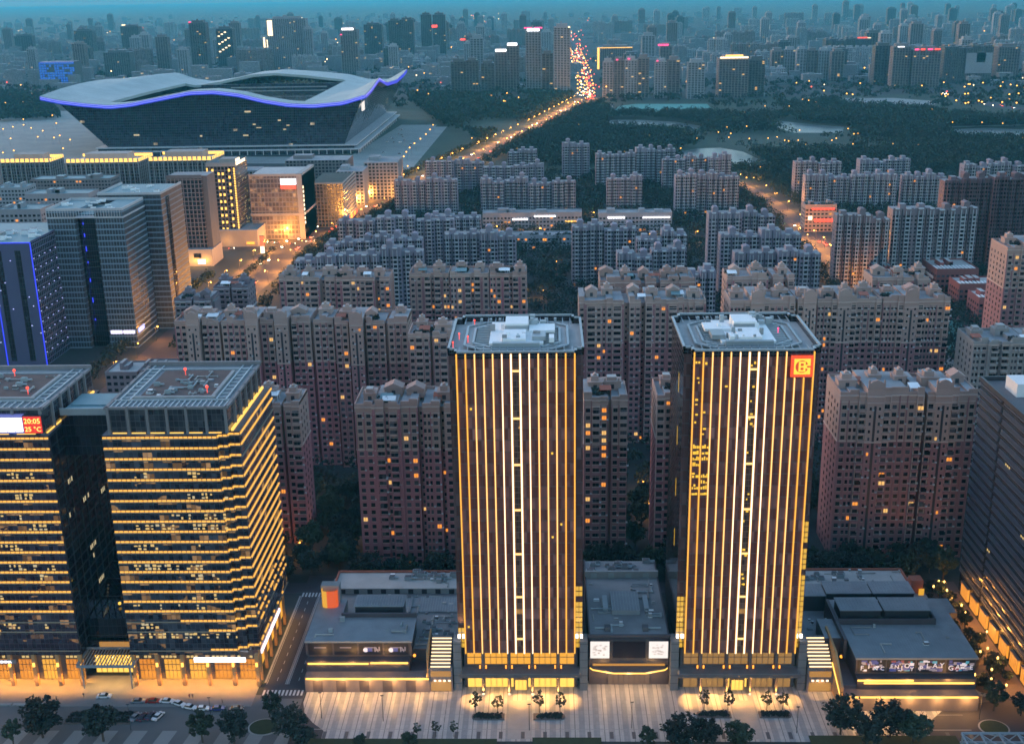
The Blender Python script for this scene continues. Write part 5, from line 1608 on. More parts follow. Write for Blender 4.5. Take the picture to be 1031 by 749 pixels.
# stripe-fronted office with a dark blue-lit recess, and its taller twin behind
h = 87.6
x0, Y = at(46, 213, h); x1 = at(123, 212, h)[0]; D = at(144, 201, h)[1]-Y; rect(x0, x1, Y, Y+D+60)
r = thing('office_tower', 'pale horizontal-banded office tower with teal roof and a dark blue-lit recess', 'office tower', (x0, Y, 0)); W = x1-x0
b = MB(); b.box(0, W*.37, 0, D, 0, h, 0, 2); b.box(W*.37, W*.63, 4, D, 0, h-3, 1, 2); b.box(W*.63, W, 0, D, 0, h, 0, 2)
b.box(-.3, W+.3, -.3, D+.3, h-4.5, h-3.6, 3); b.box(0, W, 0, .6, h, h+1.6, 3); b.box(0, W, D-.6, D, h, h+1.6, 3); b.box(0, .6, .6, D, h, h+1.6, 3); b.box(W-.6, W, .6, D, h, h+1.6, 3)
for q in range(28): b.box(W*q/28, W*q/28+.25, -.35, 0, h-4, h+.2, 3)
b.build('wall', [M['strip_glass'], M['aglass_dark'], M['roof_teal'], M['gtrim']], r)
b = MB(); b.box(W, W+.2, 0, D, 0, h-4.5, 0); b.build('flank_glass', M['strip_glass2'], r)
for k in range(7):
    b = MB(); z = h-8-k*(6+k*.7); b.box(W*.43, W*.443, 3.6, 3.9, z-1.2-(k % 3), z, 0); b.build('blue_strip', M['em_blue'], r)
for q in (.66, .83):
    b = MB(); b.box(W*q, W*(q+.15), -.6, -.1, 9.5, 11.5, 0); b.build('sign', M['em_signv'], r)
b = MB(); b.box(W+.2, W+.7, 3, 14, 9, 12, 0); b.build('sign', M['em_bluew'], r)
rnd = random.Random(9); b = MB()
for k in range(10): hvac(b, rnd.uniform(4, W-5), rnd.uniform(4, D-4), h, rnd.uniform(1, 2), rnd)
b.build('roof_plant', [M['white_metal'], M['conc']], r)
h2 = 90
x2, Y2 = at(128, 190, h2); x3 = at(151, 189, h2)[0]
r = thing('office_tower', 'second pale banded office tower directly behind the one with the blue-lit recess', 'office tower', (x0+16, Y+D+4, 0)); W2 = W-6
b = MB(); b.box(0, W2, 0, D+6, 0, h2, 0, 1); b.box(0, W2, 0, .6, h2, h2+1.5, 2); b.box(W2-.6, W2, .6, D+6, h2, h2+1.5, 2); b.box(0, .6, .6, D+6, h2, h2+1.5, 2)
b.build('wall', [M['strip_glass2'], M['roof_teal'], M['gtrim']], r)
b = MB(); b.box(W2, W2+.3, 10, 16, 4, h2-3, 0); b.build('dark_slot', M['aglass_dark'], r)
b = MB(); b.box(W2+.1, W2+.7, 18, 34, 9, 12, 0); b.build('sign', M['em_bluew'], r)
b = MB()
for k in range(8): hvac(b, rnd.uniform(4, W2-5), rnd.uniform(4, D), h2, rnd.uniform(1, 2), rnd)
b.build('roof_plant', [M['white_metal'], M['conc']], r)
# small white-roofed walk-ups just behind the gold-banded office
for q, (px0, px1, py, hh, lab) in enumerate(((106, 138, 376, 22, 'small grey house block with pale roof, left of two behind the gold-banded offices'), (140, 174, 374, 24, 'small grey house block with white roof sheds, right of two behind the gold-banded offices'))):
    lowrise(px0, px1, py, hh, lab, (M['gw2'], M['roof_pale']), 30+q, depth=20, cat='house block', name='house_block')
# dark grid tower over a lit podium
h = 73.3
x0, Y = at(167, 178, h); x1 = at(203, 177, h)[0]; D = 26; rect(x0-10, x1+14, Y-6, Y+D)
r = thing('office_tower', 'dark tower with a concrete window grid on an amber-lit podium', 'office tower', (x0, Y, 0)); W = x1-x0
b = MB(); b.box(0, W, 0, D, 14, h, 0, 1); b.box(W, W+4, 3, D, 14, h, 2, 1); b.box(-.4, W+.4, -.4, 1, h-2, h+1, 2)
b.build('wall', [M['grid_dark'], M['roof_grey'], M['conc_dark']], r)
b = MB(); b.box(-3, W+5, -5, D, 0, 14, 0, 1)
b.build('podium', [M['pale_stone'], M['roof_grey']], r)
for q, (a, z) in enumerate(((1, 7), (18, 7), (1, 2), (21, 2))):
    b = MB(); b.box(a, a+6, -5.3, -5.05, z, z+3.6, 0); b.build('shop_window', M['rglass'] if z > 5 else M['em_signw'], r)
for q in range(4): point(r, (1+q*9, -9, 5), 1976*PW, (1, .44, .08), .5)
# hotel with gold dotted front
h = 70.3
x0, Y = at(207, 168, h); x1 = at(236, 168, h)[0]; D = 42; rect(x0, x1+22, Y-8, Y+D)
r = thing('hotel_tower', 'dark tower dotted with gold lights and gold edge lines, beside the avenue', 'tower', (x0, Y, 0)); W = x1-x0
b = MB(); b.box(0, W, 0, D, 0, h, 0, 1); b.build('wall', [M['grid_dark'], M['roof_grey']], r)
b = MB(); b.box(0, W, -.3, .4, h, h+3.2, 0); b.box(W-.4, W, .4, D, h, h+3.2, 0); b.box(0, .4, .4, D, h, h+3.2, 0); b.box(W*.35, W*.9, 12, 26, h, h+5, 1)
b.build('parapet', [M['conc'], M['pale_stone']], r)
b = MB(); b.box(W+.0, W+.5, 3, D*.8, h+.5, h+2.8, 0); b.box(W*.9+.05, W*.9+.4, 12, 26, h+1, h+4.6, 0); b.build('crown_light', M['em_goldw'], r)
pts = []
for k in range(20):
    z = 8+k*3.05
    for q in ((.42, .56) if k % 2 == 0 else (.22, .78)):
        pts.append((W*q, z))
for px, z in pts:
    b = MB(); b.box(px-.85, px+.85, -.3, -.05, z-.2, z+2.1, 0); b.build('gold_lamp', M['em_gold'], r)
for q in (.04, .95):
    b = MB()
    for k in range(30): b.box(W*q-.6, W*q+.6, -.4, -.05, 5+k*2.15, 6.6+k*2.15, 0)
    b.build('edge_light', M['em_gold'], r)
rnd = random.Random(10); b = MB()
for k in range(30): q = rnd.uniform(1, D-3); z = rnd.uniform(10, h-6); b.sq(q, q+1.8, z, z+1.3, W+.05, 0)
b.build('lit_window', M['em_room'], r)
r = thing('mall_podium', 'pale ribbed shopping podium with gold lit windows at the foot of the dotted tower', 'shop building', (x0+2, Y-6, 0))
b = MB(); b.box(0, W+14, 0, D+20, 0, 15, 0, 1)
for k in range(18): b.box(0, W+14, -.25, 0, k*.82, k*.82+.3, 0)
for k in range(12): b.box(W+14, W+14.25, 0, 34, k*1.2, k*1.2+.4, 0)
b.build('wall', [M['pale_stone'], M['roof_grey']], r)
for k in range(3):
    for q in range(5): b = MB(); b.sq(36+q*3.6, 38+q*3.6, 3+k*4, 5.4+k*4, W+14.3, 0); b.build('lit_window', M['em_room'], r)
b = MB(); b.box(W+4, W+11, -.8, -.3, 2.5, 4.5, 0); b.build('sign', M['em_orange'], r)
for q in range(5): point(r, (W+22, 4+q*11, 7), 1710*PW, (1, .46, .10), .5)
point(r, (W*.5, -7, 6), 1444*PW, (1, .44, .08), .5)
r = thing('sign_pylon', 'red and white lit advertising pylon at the avenue crossing', 'sign', (*at(265, 256), 0))
b = MB(); b.box(-2, 2, -1, 1, 0, 16, 0); b.build('frame', M['dark_metal'], r)
b = MB(); b.box(-1.8, 1.8, -1.2, -1.02, 1, 7, 0); b.build('lit_face', M['em_goldw'], r)
b = MB(); b.box(-1.8, 1.8, -1.2, -1.02, 7.3, 15.5, 0); b.build('lit_face', M['em_red'], r)
# lit department store
h = 57.4
x0, Y = at(250, 178, h); x1 = at(304, 177, h)[0]; D = 60; rect(x0, x1, Y, Y+D)
r = thing('department_store', 'broad store block with warm lit windows and a white and red roof sign', 'shop building', (x0, Y, 0)); W = x1-x0
b = MB(); b.box(0, W, 0, D, 0, h, 0, 1); b.box(-.5, W+.5, -1, D, 22, 24, 2); b.box(W*.9, W, -.8, D, 0, h+2, 2)
b.box(0, W, -.3, .5, h, h+2, 2)
b.build('wall', [M['mall_wall'], M['roof_pale'], M['pale_stone']], r)
b = MB(); b.box(W*.6, W*.89, -1.4, -.4, 50, 55, 0); b.build('sign', M['em_signw'], r)
b = MB(); b.box(W*.6, W*.88, -1.4, -.4, 46, 49.6, 0); b.build('sign', M['em_red'], r)
for k in range(9): b = MB(); b.box(W+.0, W+.5, 1, 3, 14+k*4, 16.2+k*4, 0); b.build('edge_lamp', M['em_goldw'], r)
r = thing('office_building', 'mauve ribbed office block with red lit shopfronts on the avenue', 'office building', (*at(311, 186, 41), 0))
W, D = 32, 75; rect(r.location.x, r.location.x+W, r.location.y, r.location.y+D)
b = MB(); b.box(0, W, 0, D, 0, 41, 0, 1); b.box(0, W, 0, .5, 41, 42.5, 2); b.box(W-.5, W, .5, D, 41, 42.5, 2)
for k in range(10): b.box(W, W+.5, 0, D, 6+k*3.6, 7.4+k*3.6, 2)
b.build('wall', [M['grid_dark'], M['dark_leaf'], M['conc']], r)
for k in range(7): b = MB(); b.box(W+.1, W+.9, 4+k*10, 12+k*10, 1.5, 5, 0); b.build('shop_front', M['em_orange'] if k % 2 else M['em_red'], r)
for k in range(4): point(r, (W+7, 8+k*18, 5), 1900*PW, (1, .42, .12), .5)
for (px, py, hh, ww, dd, lab, mm) in ((338, 173, 36, 28, 40, 'grey stepped office block beside the hall parking field, nearer of two', 'far1'), (366, 164, 40, 36, 50, 'grey ribbed office block beside the hall parking field, farther of two', 'far1'), (287, 162, 36, 70, 40, 'brown low office slab in front of the curved hall', 'far2'), (232, 172, 30, 30, 30, 'blue-grey low block behind the dotted gold tower', 'far1')):
    X, Yb = at(px, py, hh); r = thing('office_building', lab, 'office building', (X, Yb, 0)); rect(X, X+ww, Yb, Yb+dd)
    b = MB(); b.box(0, ww, 0, dd, 0, hh, 0, 1); b.box(ww*.1, ww*.4, dd*.3, dd*.7, hh, hh+4, 0, 1)
    n = int(ww/4)
    for k in range(n): b.box(k*4, k*4+1.0, -.8, 0, 0, hh, 0)
    for k in range(int(dd/4)): b.box(ww, ww+.8, k*4, k*4+1, 0, hh, 0)
    b.build('wall', [M[mm], M['roof_grey']], r)
    b = MB()
    for k in range(n):
        for f in range(int(hh/3.6)): b.fq(k*4+1.2, k*4+3.8, f*3.6+1, f*3.6+3, -.05, 0)
    for k in range(int(dd/4)):
        for f in range(int(hh/3.6)): b.sq(k*4+1.2, k*4+3.8, f*3.6+1, f*3.6+3, ww+.05, 0)
    o = b.build('window', M['win'], r); o['kind'] = 'stuff'
# gold crowned blocks
def crown(px0, px1, py, h, label, D=36, fins=True):
    x0, Y = at(px0, py, h); x1 = at(px1, py, h)[0]; W = x1-x0; rect(x0, x1, Y, Y+D)
    r = thing('office_building', label, 'office building', (x0, Y, 0))
    b = MB(); b.box(0, W, 0, D, 0, h-5, 0, 1); b.box(W*.2, W*.8, D*.3, D*.75, h-5, h+3, 2)
    n = int(W/5)
    for k in range(n+1): b.box(W*k/n-.35, W*k/n+.35, -.7, -.02, 4, h-1, 3)
    for k in range(int(D/6)+1): b.box(W+.02, W+.7, k*6-.35, k*6+.35, 4, h-1, 3)
    b.box(-.6, W+.6, -.9, -.2, h-5, h-4.2, 3); b.box(W+.1, W+.9, -.2, D, h-5, h-4.2, 3)
    b.build('wall', [M['grid_dark'], M['roof_pale'], M['pale_stone'], M['conc']], r)
    b = MB()
    for k in range(n): b.box(W*k/n+.8, W*(k+1)/n-.8, -.4, -.1, h-4, h-.5, 0)
    b.box(0, W, -.2, .3, h-4.2, h-3.4, 0); b.box(W-.3, W+.3, .3, D, h-4.2, h-1.0, 0); b.box(0, W, D-.3, D, h-4, h-1, 0)
    b.build('crown_light', M['em_gold'], r)
    return r
r = crown(0, 47, 160, 46, 'dark ribbed block with a row of pale gold crown lights at the left edge', 40)
r = crown(66, 136, 160, 52, 'dark ribbed block with a golden crown, left of two below the curved hall', 48)
r = crown(149, 211, 158, 56, 'dark ribbed block with a golden crown, right of two below the curved hall', 48)
for i, (px0, px1, py, hh, lab) in enumerate(((32, 110, 181, 40, 'mauve low office slab between the golden crowns and the teal roofs'), (26, 88, 196, 46, 'pale concrete block with square openings behind the banded tower'), (-6, 24, 190, 44, 'pale concrete block at the left edge below the crown lights'), (-4, 40, 212, 60, 'teal-roofed concrete block with big square openings at the left edge'))):
    lowrise(px0, px1, py, hh, lab, (M['far2'] if i == 0 else M['far1'], M['roof_teal']), 60+i, depth=26, cat='office building', name='office_building')

# ================================================================== the great wavy-roofed hall
YF, YB, XL, XR = 1660.0, 2120.0, -655.0, -268.0
r = thing('exhibition_hall', 'vast dark glass hall under a white wave-shaped roof edged with blue lights', 'exhibition hall', (XL, YF, 0)); rect(XL-40, XR+30, YF-20, YB+40)
ex = [(40, 97), (60, 101), (85, 104), (110, 106), (130, 104), (160, 98), (190, 92), (215, 91), (240, 94), (265, 100), (290, 104), (315, 105), (345, 102), (368, 95)]
eave = [up_at(px, py, YF-22) for px, py in ex]
def lerp(tab, x):
    if x <= tab[0][0]: return tab[0][1]
    for (a, za), (c, zc) in zip(tab, tab[1:]):
        if x <= c: return za+(zc-za)*(x-a)/(c-a)
    return tab[-1][1]
eL, eR = eave[0][0], eave[-1][0]
def sm(t): return t*t*(3-2*t)
backpx = [(160, 80), (167, 76), (178, 73), (195, 79), (215, 82), (240, 78), (265, 72), (290, 70), (320, 72), (352, 75), (372, 80), (392, 81), (409, 72)]
back = [up_at(px, py, YB+25) for px, py in backpx]
def roofz(u, v):
    x = eL+(eR-eL)*u
    v = min(1, max(0, v))
    zf = lerp(eave, x); zb = lerp(back, x)
    w = sm(v)
    z = zf*(1-w)+zb*w
    k = max(0, 1-u/.22)
    z += k*11*math.sin(v*math.pi)                                     # the left end humps up half way back
    k = max(0, (u-.84)/.16)                                          # the right-hand end rolls up and down along its length
    z += k*lerp([(0, 0), (.1, 3), (.28, 13), (.45, 0), (.7, -4), (.9, 0), (1, 4)], v)
    return z
NU, NV = 64, 28
def hole(u, v): return .19 < u < .80 and .08 < v < .80
b = MB()
P = {}
YF2, YB2 = YF-22, YB+25
for i in range(NU+1):
    for j in range(NV+1):
        u, v = i/NU, j/NV
        P[i, j] = (eL+(eR-eL)*u-XL, YF2+(YB2-YF2)*v-YF, roofz(u, v))
def face(pts, m, b): b.add(pts, [tuple(range(len(pts)))], m)
for i in range(NU):
    for j in range(NV):
        if hole((i+.5)/NU, (j+.5)/NV): continue
        q = [P[i, j], P[i+1, j], P[i+1, j+1], P[i, j+1]]
        face(q, 0, b); face([(a[0], a[1], a[2]-4) for a in q[::-1]], 1, b)
        for (di, dj, e) in ((0, -1, (0, 1)), (1, 0, (1, 2)), (0, 1, (2, 3)), (-1, 0, (3, 0))):
            ii, jj = i+di, j+dj
            if ii < 0 or jj < 0 or ii >= NU or jj >= NV or hole((ii+.5)/NU, (jj+.5)/NV):
                a, c = q[e[0]], q[e[1]]
                face([(a[0], a[1], a[2]-4), (c[0], c[1], c[2]-4), c, a], 0, b)
M['em_led'] = emit('eave_blue', (.015, .02, .8), 1.0)
M['hall_roof'] = surf('white_roof_sheet', (.36, .40, .38), .6, .22, .03, per=0, fine=.3)
o = b.build('roof', [M['hall_roof'], M['conc_dark']], r)
for p in o.data.polygons: p.use_smooth = False
def edge_strip(pts, dz, t, mat, out):
    b = MB()
    for p, q in zip(pts, pts[1:]):
        a, c = Vector(p)+Vector(out), Vector(q)+Vector(out)
        b.quad((a.x, a.y, a.z+dz), (c.x, c.y, c.z+dz), (c.x, c.y, c.z+dz+t), (a.x, a.y, a.z+dz+t), 0)
    b.build('eave_light', mat, r)
fr = [P[i, 0] for i in range(NU+1)]
edge_strip(fr, -5.6, 5.0, M['em_led'], (0, -.5, 0))
edge_strip(fr, -1.6, .45, M['em_bluew'], (0, -.7, 0))
edge_strip(fr, -3.8, .4, M['em_bluew'], (0, -.7, 0))
rt = [P[NU, j] for j in range(NV+1)]
edge_strip(rt, -5.6, 5.0, M['em_led'], (.5, 0, 0))
edge_strip(rt[:12], -2.2, .8, M['em_bluew'], (.7, 0, 0))
# walls lean outwards from a smaller foot to the eave
b = MB()
foot = [(38, 0), (XR-XL-14, 0), (XR-XL-14, YB-YF), (38, YB-YF)]
def wallrow(p0, p1, q0, q1, n, m, zf):
    for i in range(n):
        t0, t1 = i/n, (i+1)/n
        a = Vector(p0).lerp(Vector(p1), t0); c = Vector(p0).lerp(Vector(p1), t1)
        d = Vector(q0).lerp(Vector(q1), t0); e = Vector(q0).lerp(Vector(q1), t1)
        b.add([(a.x, a.y, 12), (c.x, c.y, 12), (e.x, e.y, zf(t1)), (d.x, d.y, zf(t0))], [(0, 1, 2, 3)], m)
wx0, wx1 = eL-XL+16, eR-XL-8
wallrow(foot[0], foot[1], (wx0, -6), (wx1, -6), 48, 0, lambda t: roofz((wx0+(wx1-wx0)*t-(eL-XL))/(eR-eL), .03)-4.2)
wallrow(foot[1], foot[2], (wx1, -6), (wx1+4, YB-YF+8), 24, 0, lambda t: roofz(.97, t)-4.2)
wallrow(foot[3], foot[0], (wx0, YB-YF+8), (wx0, -6), 24, 0, lambda t: roofz(.05, 1-t)-4.2)
wallrow(foot[2], foot[3], (wx1+4, YB-YF+8), (wx0, YB-YF+8), 24, 0, lambda t: roofz(1-t, 1)-4.2)
b.build('glass_wall', [M['hall_glass'], M['grid_dark']], r)
b = MB(); hx0, hx1, hy0, hy1 = (eR-eL)*.24+eL-XL, (eR-eL)*.80+eL-XL, (YB2-YF2)*.09-22, (YB2-YF2)*.79-22
b.box(hx0-10, hx1+10, hy0-6, hy1+10, 30, 56, 0, 0)
b.box(hx0+10, hx1-5, hy1-26, hy1-20, 56, 72, 1); b.box(hx0+60, hx1-30, hy1-27, hy1-26, 66, 67.5, 2); b.box(hx0+60, hx1-30, hy1-27, hy1-26, 60, 61.5, 2)
b.build('inner_court', [M['aglass_dark'], M['hall_glass'], M['conc']], r)
b = MB(); b.box(20, XR-XL+6, -8, YB-YF+10, 0, 6, 0); b.box(18, XR-XL+9, -11, YB-YF+12, 6, 7.6, 1); b.box(24, XR-XL, -4, YB-YF+6, 7.6, 11.4, 0); b.box(22, XR-XL+4, -8, YB-YF+8, 11.4, 12.8, 1)
for k in range(34): b.box(24+k*11.2, 24.8+k*11.2, -10, -8.1, 0, 6, 1); 
for k in range(20): b.box(XR-XL+6.1, XR-XL+8, 10+k*22, 11+k*22, 0, 6, 1)
b.build('base_terrace', [M['hall_glass'], M['gtrim']], r)
b = MB(); fx0 = foot[1][0]; xs = fx0+(wx1-fx0)*.80; b.box(xs+1, xs+2.5, 18, 40, 56, 72, 0); b.build('screen', M['em_screen'], r)
rnd = random.Random(31)
for k in range(9):
    b = MB(); x = rnd.choice((rnd.uniform(60, 380), rnd.uniform(150, 330))); z = rnd.uniform(20, 60); t = (z-12)/70
    y = -6*t-.8
    b.box(x, x+rnd.uniform(3, 9), y-.3, y, z, z+rnd.uniform(1, 2.2), 0); b.build('lit_window', M['em_room2'], r)

# ================================================================== the far city
def far_mesh(W, D, H, seed, fh=3.4, colw=4.0, tone=0, style='slab'):
    rnd = random.Random(seed)
    b = MB()
    if style == 'slab':
        n = max(1, int(W/14))
        for u in range(n):
            x0, x1 = W*u/n, W*(u+1)/n; hh = H-rnd.choice((0, 0, 2, 5)); dy = rnd.choice((0, 0, 2.5))
            b.box(x0+.3, x1-.3, dy, D, 0, hh, 0, 1); b.box(x0+3, x1-4, D*.3, D*.8, hh, hh+4, 0, 1)
            for k in range(3): b.box(x0+1.5+k*(x1-x0)/3.2, x0+2.6+k*(x1-x0)/3.2, dy-1.2, dy, 0, hh, 0)
            m = int((x1-x0)/3.4)
            for f in range(int(hh/fh)):
                for k in range(m):
                    if rnd.random() < .12: continue
                    xa = x0+(x1-x0)*(k+.2)/m; b.fq(xa, xa+1.9, f*fh+.9, f*fh+2.6, dy-.06, 2 if rnd.random() > .012 else 3)
    else:
        b.box(0, W, 0, D, 0, H, 0, 1); b.box(W*.15, W*.85, D*.15, D*.85, H, H+6, 0, 1); b.box(W*.4, W*.5, D*.4, D*.5, H+6, H+10, 0)
        for k in range(int(W/6)+1): b.box(W*k/int(W/6)-.5, W*k/int(W/6)+.5, -.8, 0, 0, H+1, 0)
        for f in range(int(H/fh)):
            for k in range(int(W/6)):
                xa = W*k/int(W/6)+.9; b.fq(xa, xa+W/int(W/6)-1.8, f*fh+.9, f*fh+2.8, -.06, 2 if rnd.random() > .014 else 3)
    for f in range(int(H/fh)):
        for k in range(int(D/6)):
            b.sq(k*6+1, k*6+4, f*fh+.9, f*fh+2.6, -.05, 2, True); b.sq(k*6+1, k*6+4, f*fh+.9, f*fh+2.6, W+.05, 2)
    return b.mesh('far_block', [M[('far1', 'far2', 'far3')[tone]], M['roof_grey'], M['win'], M['litwin2']])
def farb(px0, px1, pt, pb, label, tone=0, style='tower', seed=0, D=None, extra=()):
    x0, Y = at(px0, pb); x1 = at(px1, pb)[0]
    H = up_at((px0+px1)/2, pt, Y)[1]; W = x1-x0
    r = thing('high_rise' if style == 'tower' else 'apartment_block', label, 'high-rise', (x0, Y, 0)); rect(x0-2, x1+2, Y-4, Y+(D or min(40, W*.8))+4)
    me = far_mesh(W, D or min(40, W*.8), H, seed, tone=tone, style=style)
    inst('wall', me, r, (0, 0, 0))
    for e in extra:
        nm, u0, u1, z0, z1, mt = e
        b = MB(); b.box(W*u0, W*u1, -2.2, -1.0, H*z0, H*z1, 0); b.build(nm, M[mt], r)
    return r
M['em_sign_dim'] = emit('hazy_white_sign', (.95, .95, 1), 4.5)
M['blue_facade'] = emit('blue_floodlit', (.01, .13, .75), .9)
LST = [
 (78, 94, 31, 62, 'dark far tower with a flat frame top behind the blue-floodlit block', 2, 'tower', ()),
 (107, 131, 53, 80, 'dark boxy far block right of the framed tower', 2, 'tower', ()),
 (125, 141, 27, 62, 'hazy broad far tower with a roof lamp', 2, 'tower', (('roof_lamp', .1, .3, 1.03, 1.06, 'em_goldw'),)),
 (195, 210, 23, 76, 'tall slim dark far tower above the curved hall crest', 2, 'tower', (('roof_lamp', .0, .15, 1.0, 1.02, 'em_pink'),)),
 (221, 236, 29, 72, 'dark far tower dotted with white lit windows', 2, 'tower', tuple(('lit_panel', .1+.2*(k % 4), .22+.2*(k % 4), .45+.045*k, .475+.045*k, 'em_goldw') for k in range(11))),
 (272, 309, 19, 72, 'large pale far tower with a glowing vertical sign on its left edge', 0, 'tower', (('vertical_sign', .02, .14, .68, .97, 'em_goldw'),)),
 (308, 316, 29, 72, 'slim pale far tower touching the one with the vertical sign', 0, 'tower', ()),
 (265, 273, 38, 60, 'low far block with two glowing vertical signs', 0, 'tower', (('vertical_sign', .2, .4, .4, 1, 'em_goldw'), ('vertical_sign', .6, .8, .4, .9, 'em_goldw'))),
 (345, 361, 30, 76, 'far tower with a white roof sign over the hall', 1, 'tower', (('roof_sign', .1, .8, .99, 1.03, 'em_sign_dim'), ('roof_lamp', .0, .1, .88, .9, 'em_pink'))),
 (368, 385, 25, 60, 'dark square far tower left of the stepped pair', 2, 'tower', ()),
 (393, 404, 21, 62, 'stepped dark far tower, taller left half of a pair', 2, 'tower', ()),
 (404, 417, 20, 62, 'stepped dark far tower, right half of a pair', 2, 'tower', ()),
 (425, 435, 15, 58, 'hazy twin far tower, left of two', 2, 'tower', ()),
 (437, 449, 15, 58, 'hazy twin far tower with a red sign, right of two', 2, 'tower', (('red_sign', -.1, .35, .70, .76, 'em_red'),)),
 (455, 470, 62, 97, 'dark apartment tower, first of three left of the road to the centre', 2, 'tower', ()),
 (470, 482, 61, 97, 'dark apartment tower, second of three left of the road to the centre', 2, 'tower', ()),
 (485, 498, 64, 97, 'dark apartment tower, third of three left of the road to the centre', 2, 'tower', ()),
 (468, 480, 36, 66, 'far tower with an oval red sign near its top', 1, 'tower', (('red_sign', -.3, .1, .84, .90, 'em_red'),)),
 (499, 511, 52, 93, 'brown far tower with a white roof sign, left of two', 1, 'tower', (('roof_sign', .05, .95, 1.0, 1.05, 'em_sign_dim'),)),
 (511, 523, 46, 93, 'brown far tower with a white roof sign, right and taller of two', 1, 'tower', (('roof_sign', .05, .85, 1.0, 1.05, 'em_sign_dim'),)),
 (530, 545, 31, 95, 'pale glass tower with a red and white glowing crown', 0, 'tower', (('crown_sign', .1, .9, .99, 1.03, 'em_sign_dim'), ('crown_lamp', -.1, .4, 1.03, 1.05, 'em_pink'), ('crown_lamp', .6, 1.1, 1.03, 1.05, 'em_pink'))),
 (558, 574, 27, 97, 'tall pale glass tower right of the one with the glowing crown', 0, 'tower', (('roof_lamp', .9, 1.0, .98, 1.0, 'em_goldw'),)),
 (546, 557, 54, 95, 'grey far tower between the two pale glass towers', 1, 'tower', ()),
 (602, 637, 48, 70, 'far block outlined in gold light beside the bright road', 1, 'tower', (('edge_line', 0, 1.0, .97, 1.0, 'em_gold'), ('edge_line', -.02, .04, -.6, 1.0, 'em_gold'))),
 (607, 617, 62, 99, 'grey apartment tower, first of seven by the teal field', 0, 'tower', ()),
 (618, 628, 61, 99, 'grey apartment tower, second of seven by the teal field', 1, 'tower', (('roof_lamp', .2, .4, 1, 1.03, 'em_pink'),)),
 (629, 641, 60, 99, 'grey apartment tower, third of seven by the teal field', 0, 'tower', (('roof_lamp', .2, .4, 1, 1.03, 'em_pink'),)),
 (642, 653, 58, 99, 'grey apartment tower, fourth of seven by the teal field', 1, 'tower', ()),
 (659, 671, 62, 99, 'grey apartment tower, fifth of seven by the teal field', 0, 'tower', (('roof_lamp', .1, .25, 1, 1.03, 'em_pink'),)),
 (672, 684, 60, 99, 'grey apartment tower, sixth of seven by the teal field', 1, 'tower', ()),
 (692, 709, 63, 100, 'grey apartment tower, seventh of seven by the teal field', 0, 'tower', ()),
 (664, 676, 46, 80, 'far tower with a red roof sign behind the seven grey towers', 1, 'tower', (('red_sign', -.2, .7, .99, 1.04, 'em_pink'),)),
 (723, 753, 59, 99, 'broad brown far block with a golden crown', 1, 'tower', (('crown_light', .02, .98, 1.0, 1.04, 'em_goldw'), ('crown_light', .2, .8, 1.05, 1.09, 'em_gold'))),
 (753, 769, 60, 98, 'dark slim far tower right of the golden crown', 2, 'tower', ()),
 (776, 788, 51, 80, 'grey far tower, first of six in the right-hand row', 1, 'tower', ()),
 (789, 800, 50, 80, 'grey far tower, second of six in the right-hand row', 0, 'tower', ()),
 (801, 811, 50, 81, 'grey far tower, third of six in the right-hand row', 0, 'tower', ()),
 (812, 822, 51, 81, 'grey far tower, fourth of six in the right-hand row', 1, 'tower', ()),
 (823, 834, 51, 81, 'grey far tower, fifth of six in the right-hand row', 0, 'tower', ()),
 (836, 849, 52, 82, 'grey far tower, sixth of six in the right-hand row', 1, 'tower', ()),
 (830, 878, 39, 66, 'long hazy far block with a red roof sign at its right end', 2, 'slab', (('red_sign', .70, .92, 1.0, 1.04, 'em_red'), ('gold_sign', .92, 1.0, 1.0, 1.02, 'em_goldw'))),
 (879, 896, 46, 86, 'dark mauve far tower, leftmost of three before the big dark block', 2, 'tower', ()),
 (897, 915, 47, 89, 'dark mauve far tower with a small white sign, before the big dark block', 1, 'tower', (('white_sign', .2, .6, .98, 1.0, 'em_signw'),)),
 (917, 946, 50, 89, 'mauve far tower with red roof letters beside the big dark block', 1, 'tower', (('red_letter', .03, .18, .98, 1.02, 'em_pink'), ('red_letter', .25, .4, .98, 1.02, 'em_red'), ('red_letter', .5, .68, .98, 1.02, 'em_pink'), ('red_letter', .75, .95, .98, 1.02, 'em_red'))),
 (948, 1001, 46, 84, 'big dark far block with a square opening', 2, 'slab', (('pale_panel', .45, .98, .25, .8, 'far1'), ('dark_panel', .66, .84, .55, .85, 'far3'), ('dark_panel', .62, .8, .05, .2, 'far3'))),
 (1003, 1026, 47, 80, 'grey far tower at the right end of the skyline', 1, 'tower', ()),
]
for i, (a, c, t, bb, lab, tone, st, ex_) in enumerate(LST):
    farb(a, c, t, bb, lab, tone, st, 500+i, extra=ex_)
# blue floodlit block
x0, Y = at(42, 90); x1 = at(75, 90)[0]; W = x1-x0
r = thing('high_rise', 'squat far block flooded with blue light', 'high-rise', (x0, Y, 0))
b = MB(); b.box(0, W, 0, 50, 0, 66, 0)
b.build('wall', M['far3'], r)
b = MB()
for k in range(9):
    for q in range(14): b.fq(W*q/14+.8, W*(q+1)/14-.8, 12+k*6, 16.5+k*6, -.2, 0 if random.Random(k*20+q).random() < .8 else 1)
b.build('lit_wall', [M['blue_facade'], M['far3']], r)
b = MB(); b.box(W*.05, W, -.6, -.25, 64, 66.5, 0); b.build('roof_light', M['em_bluedim'], r)
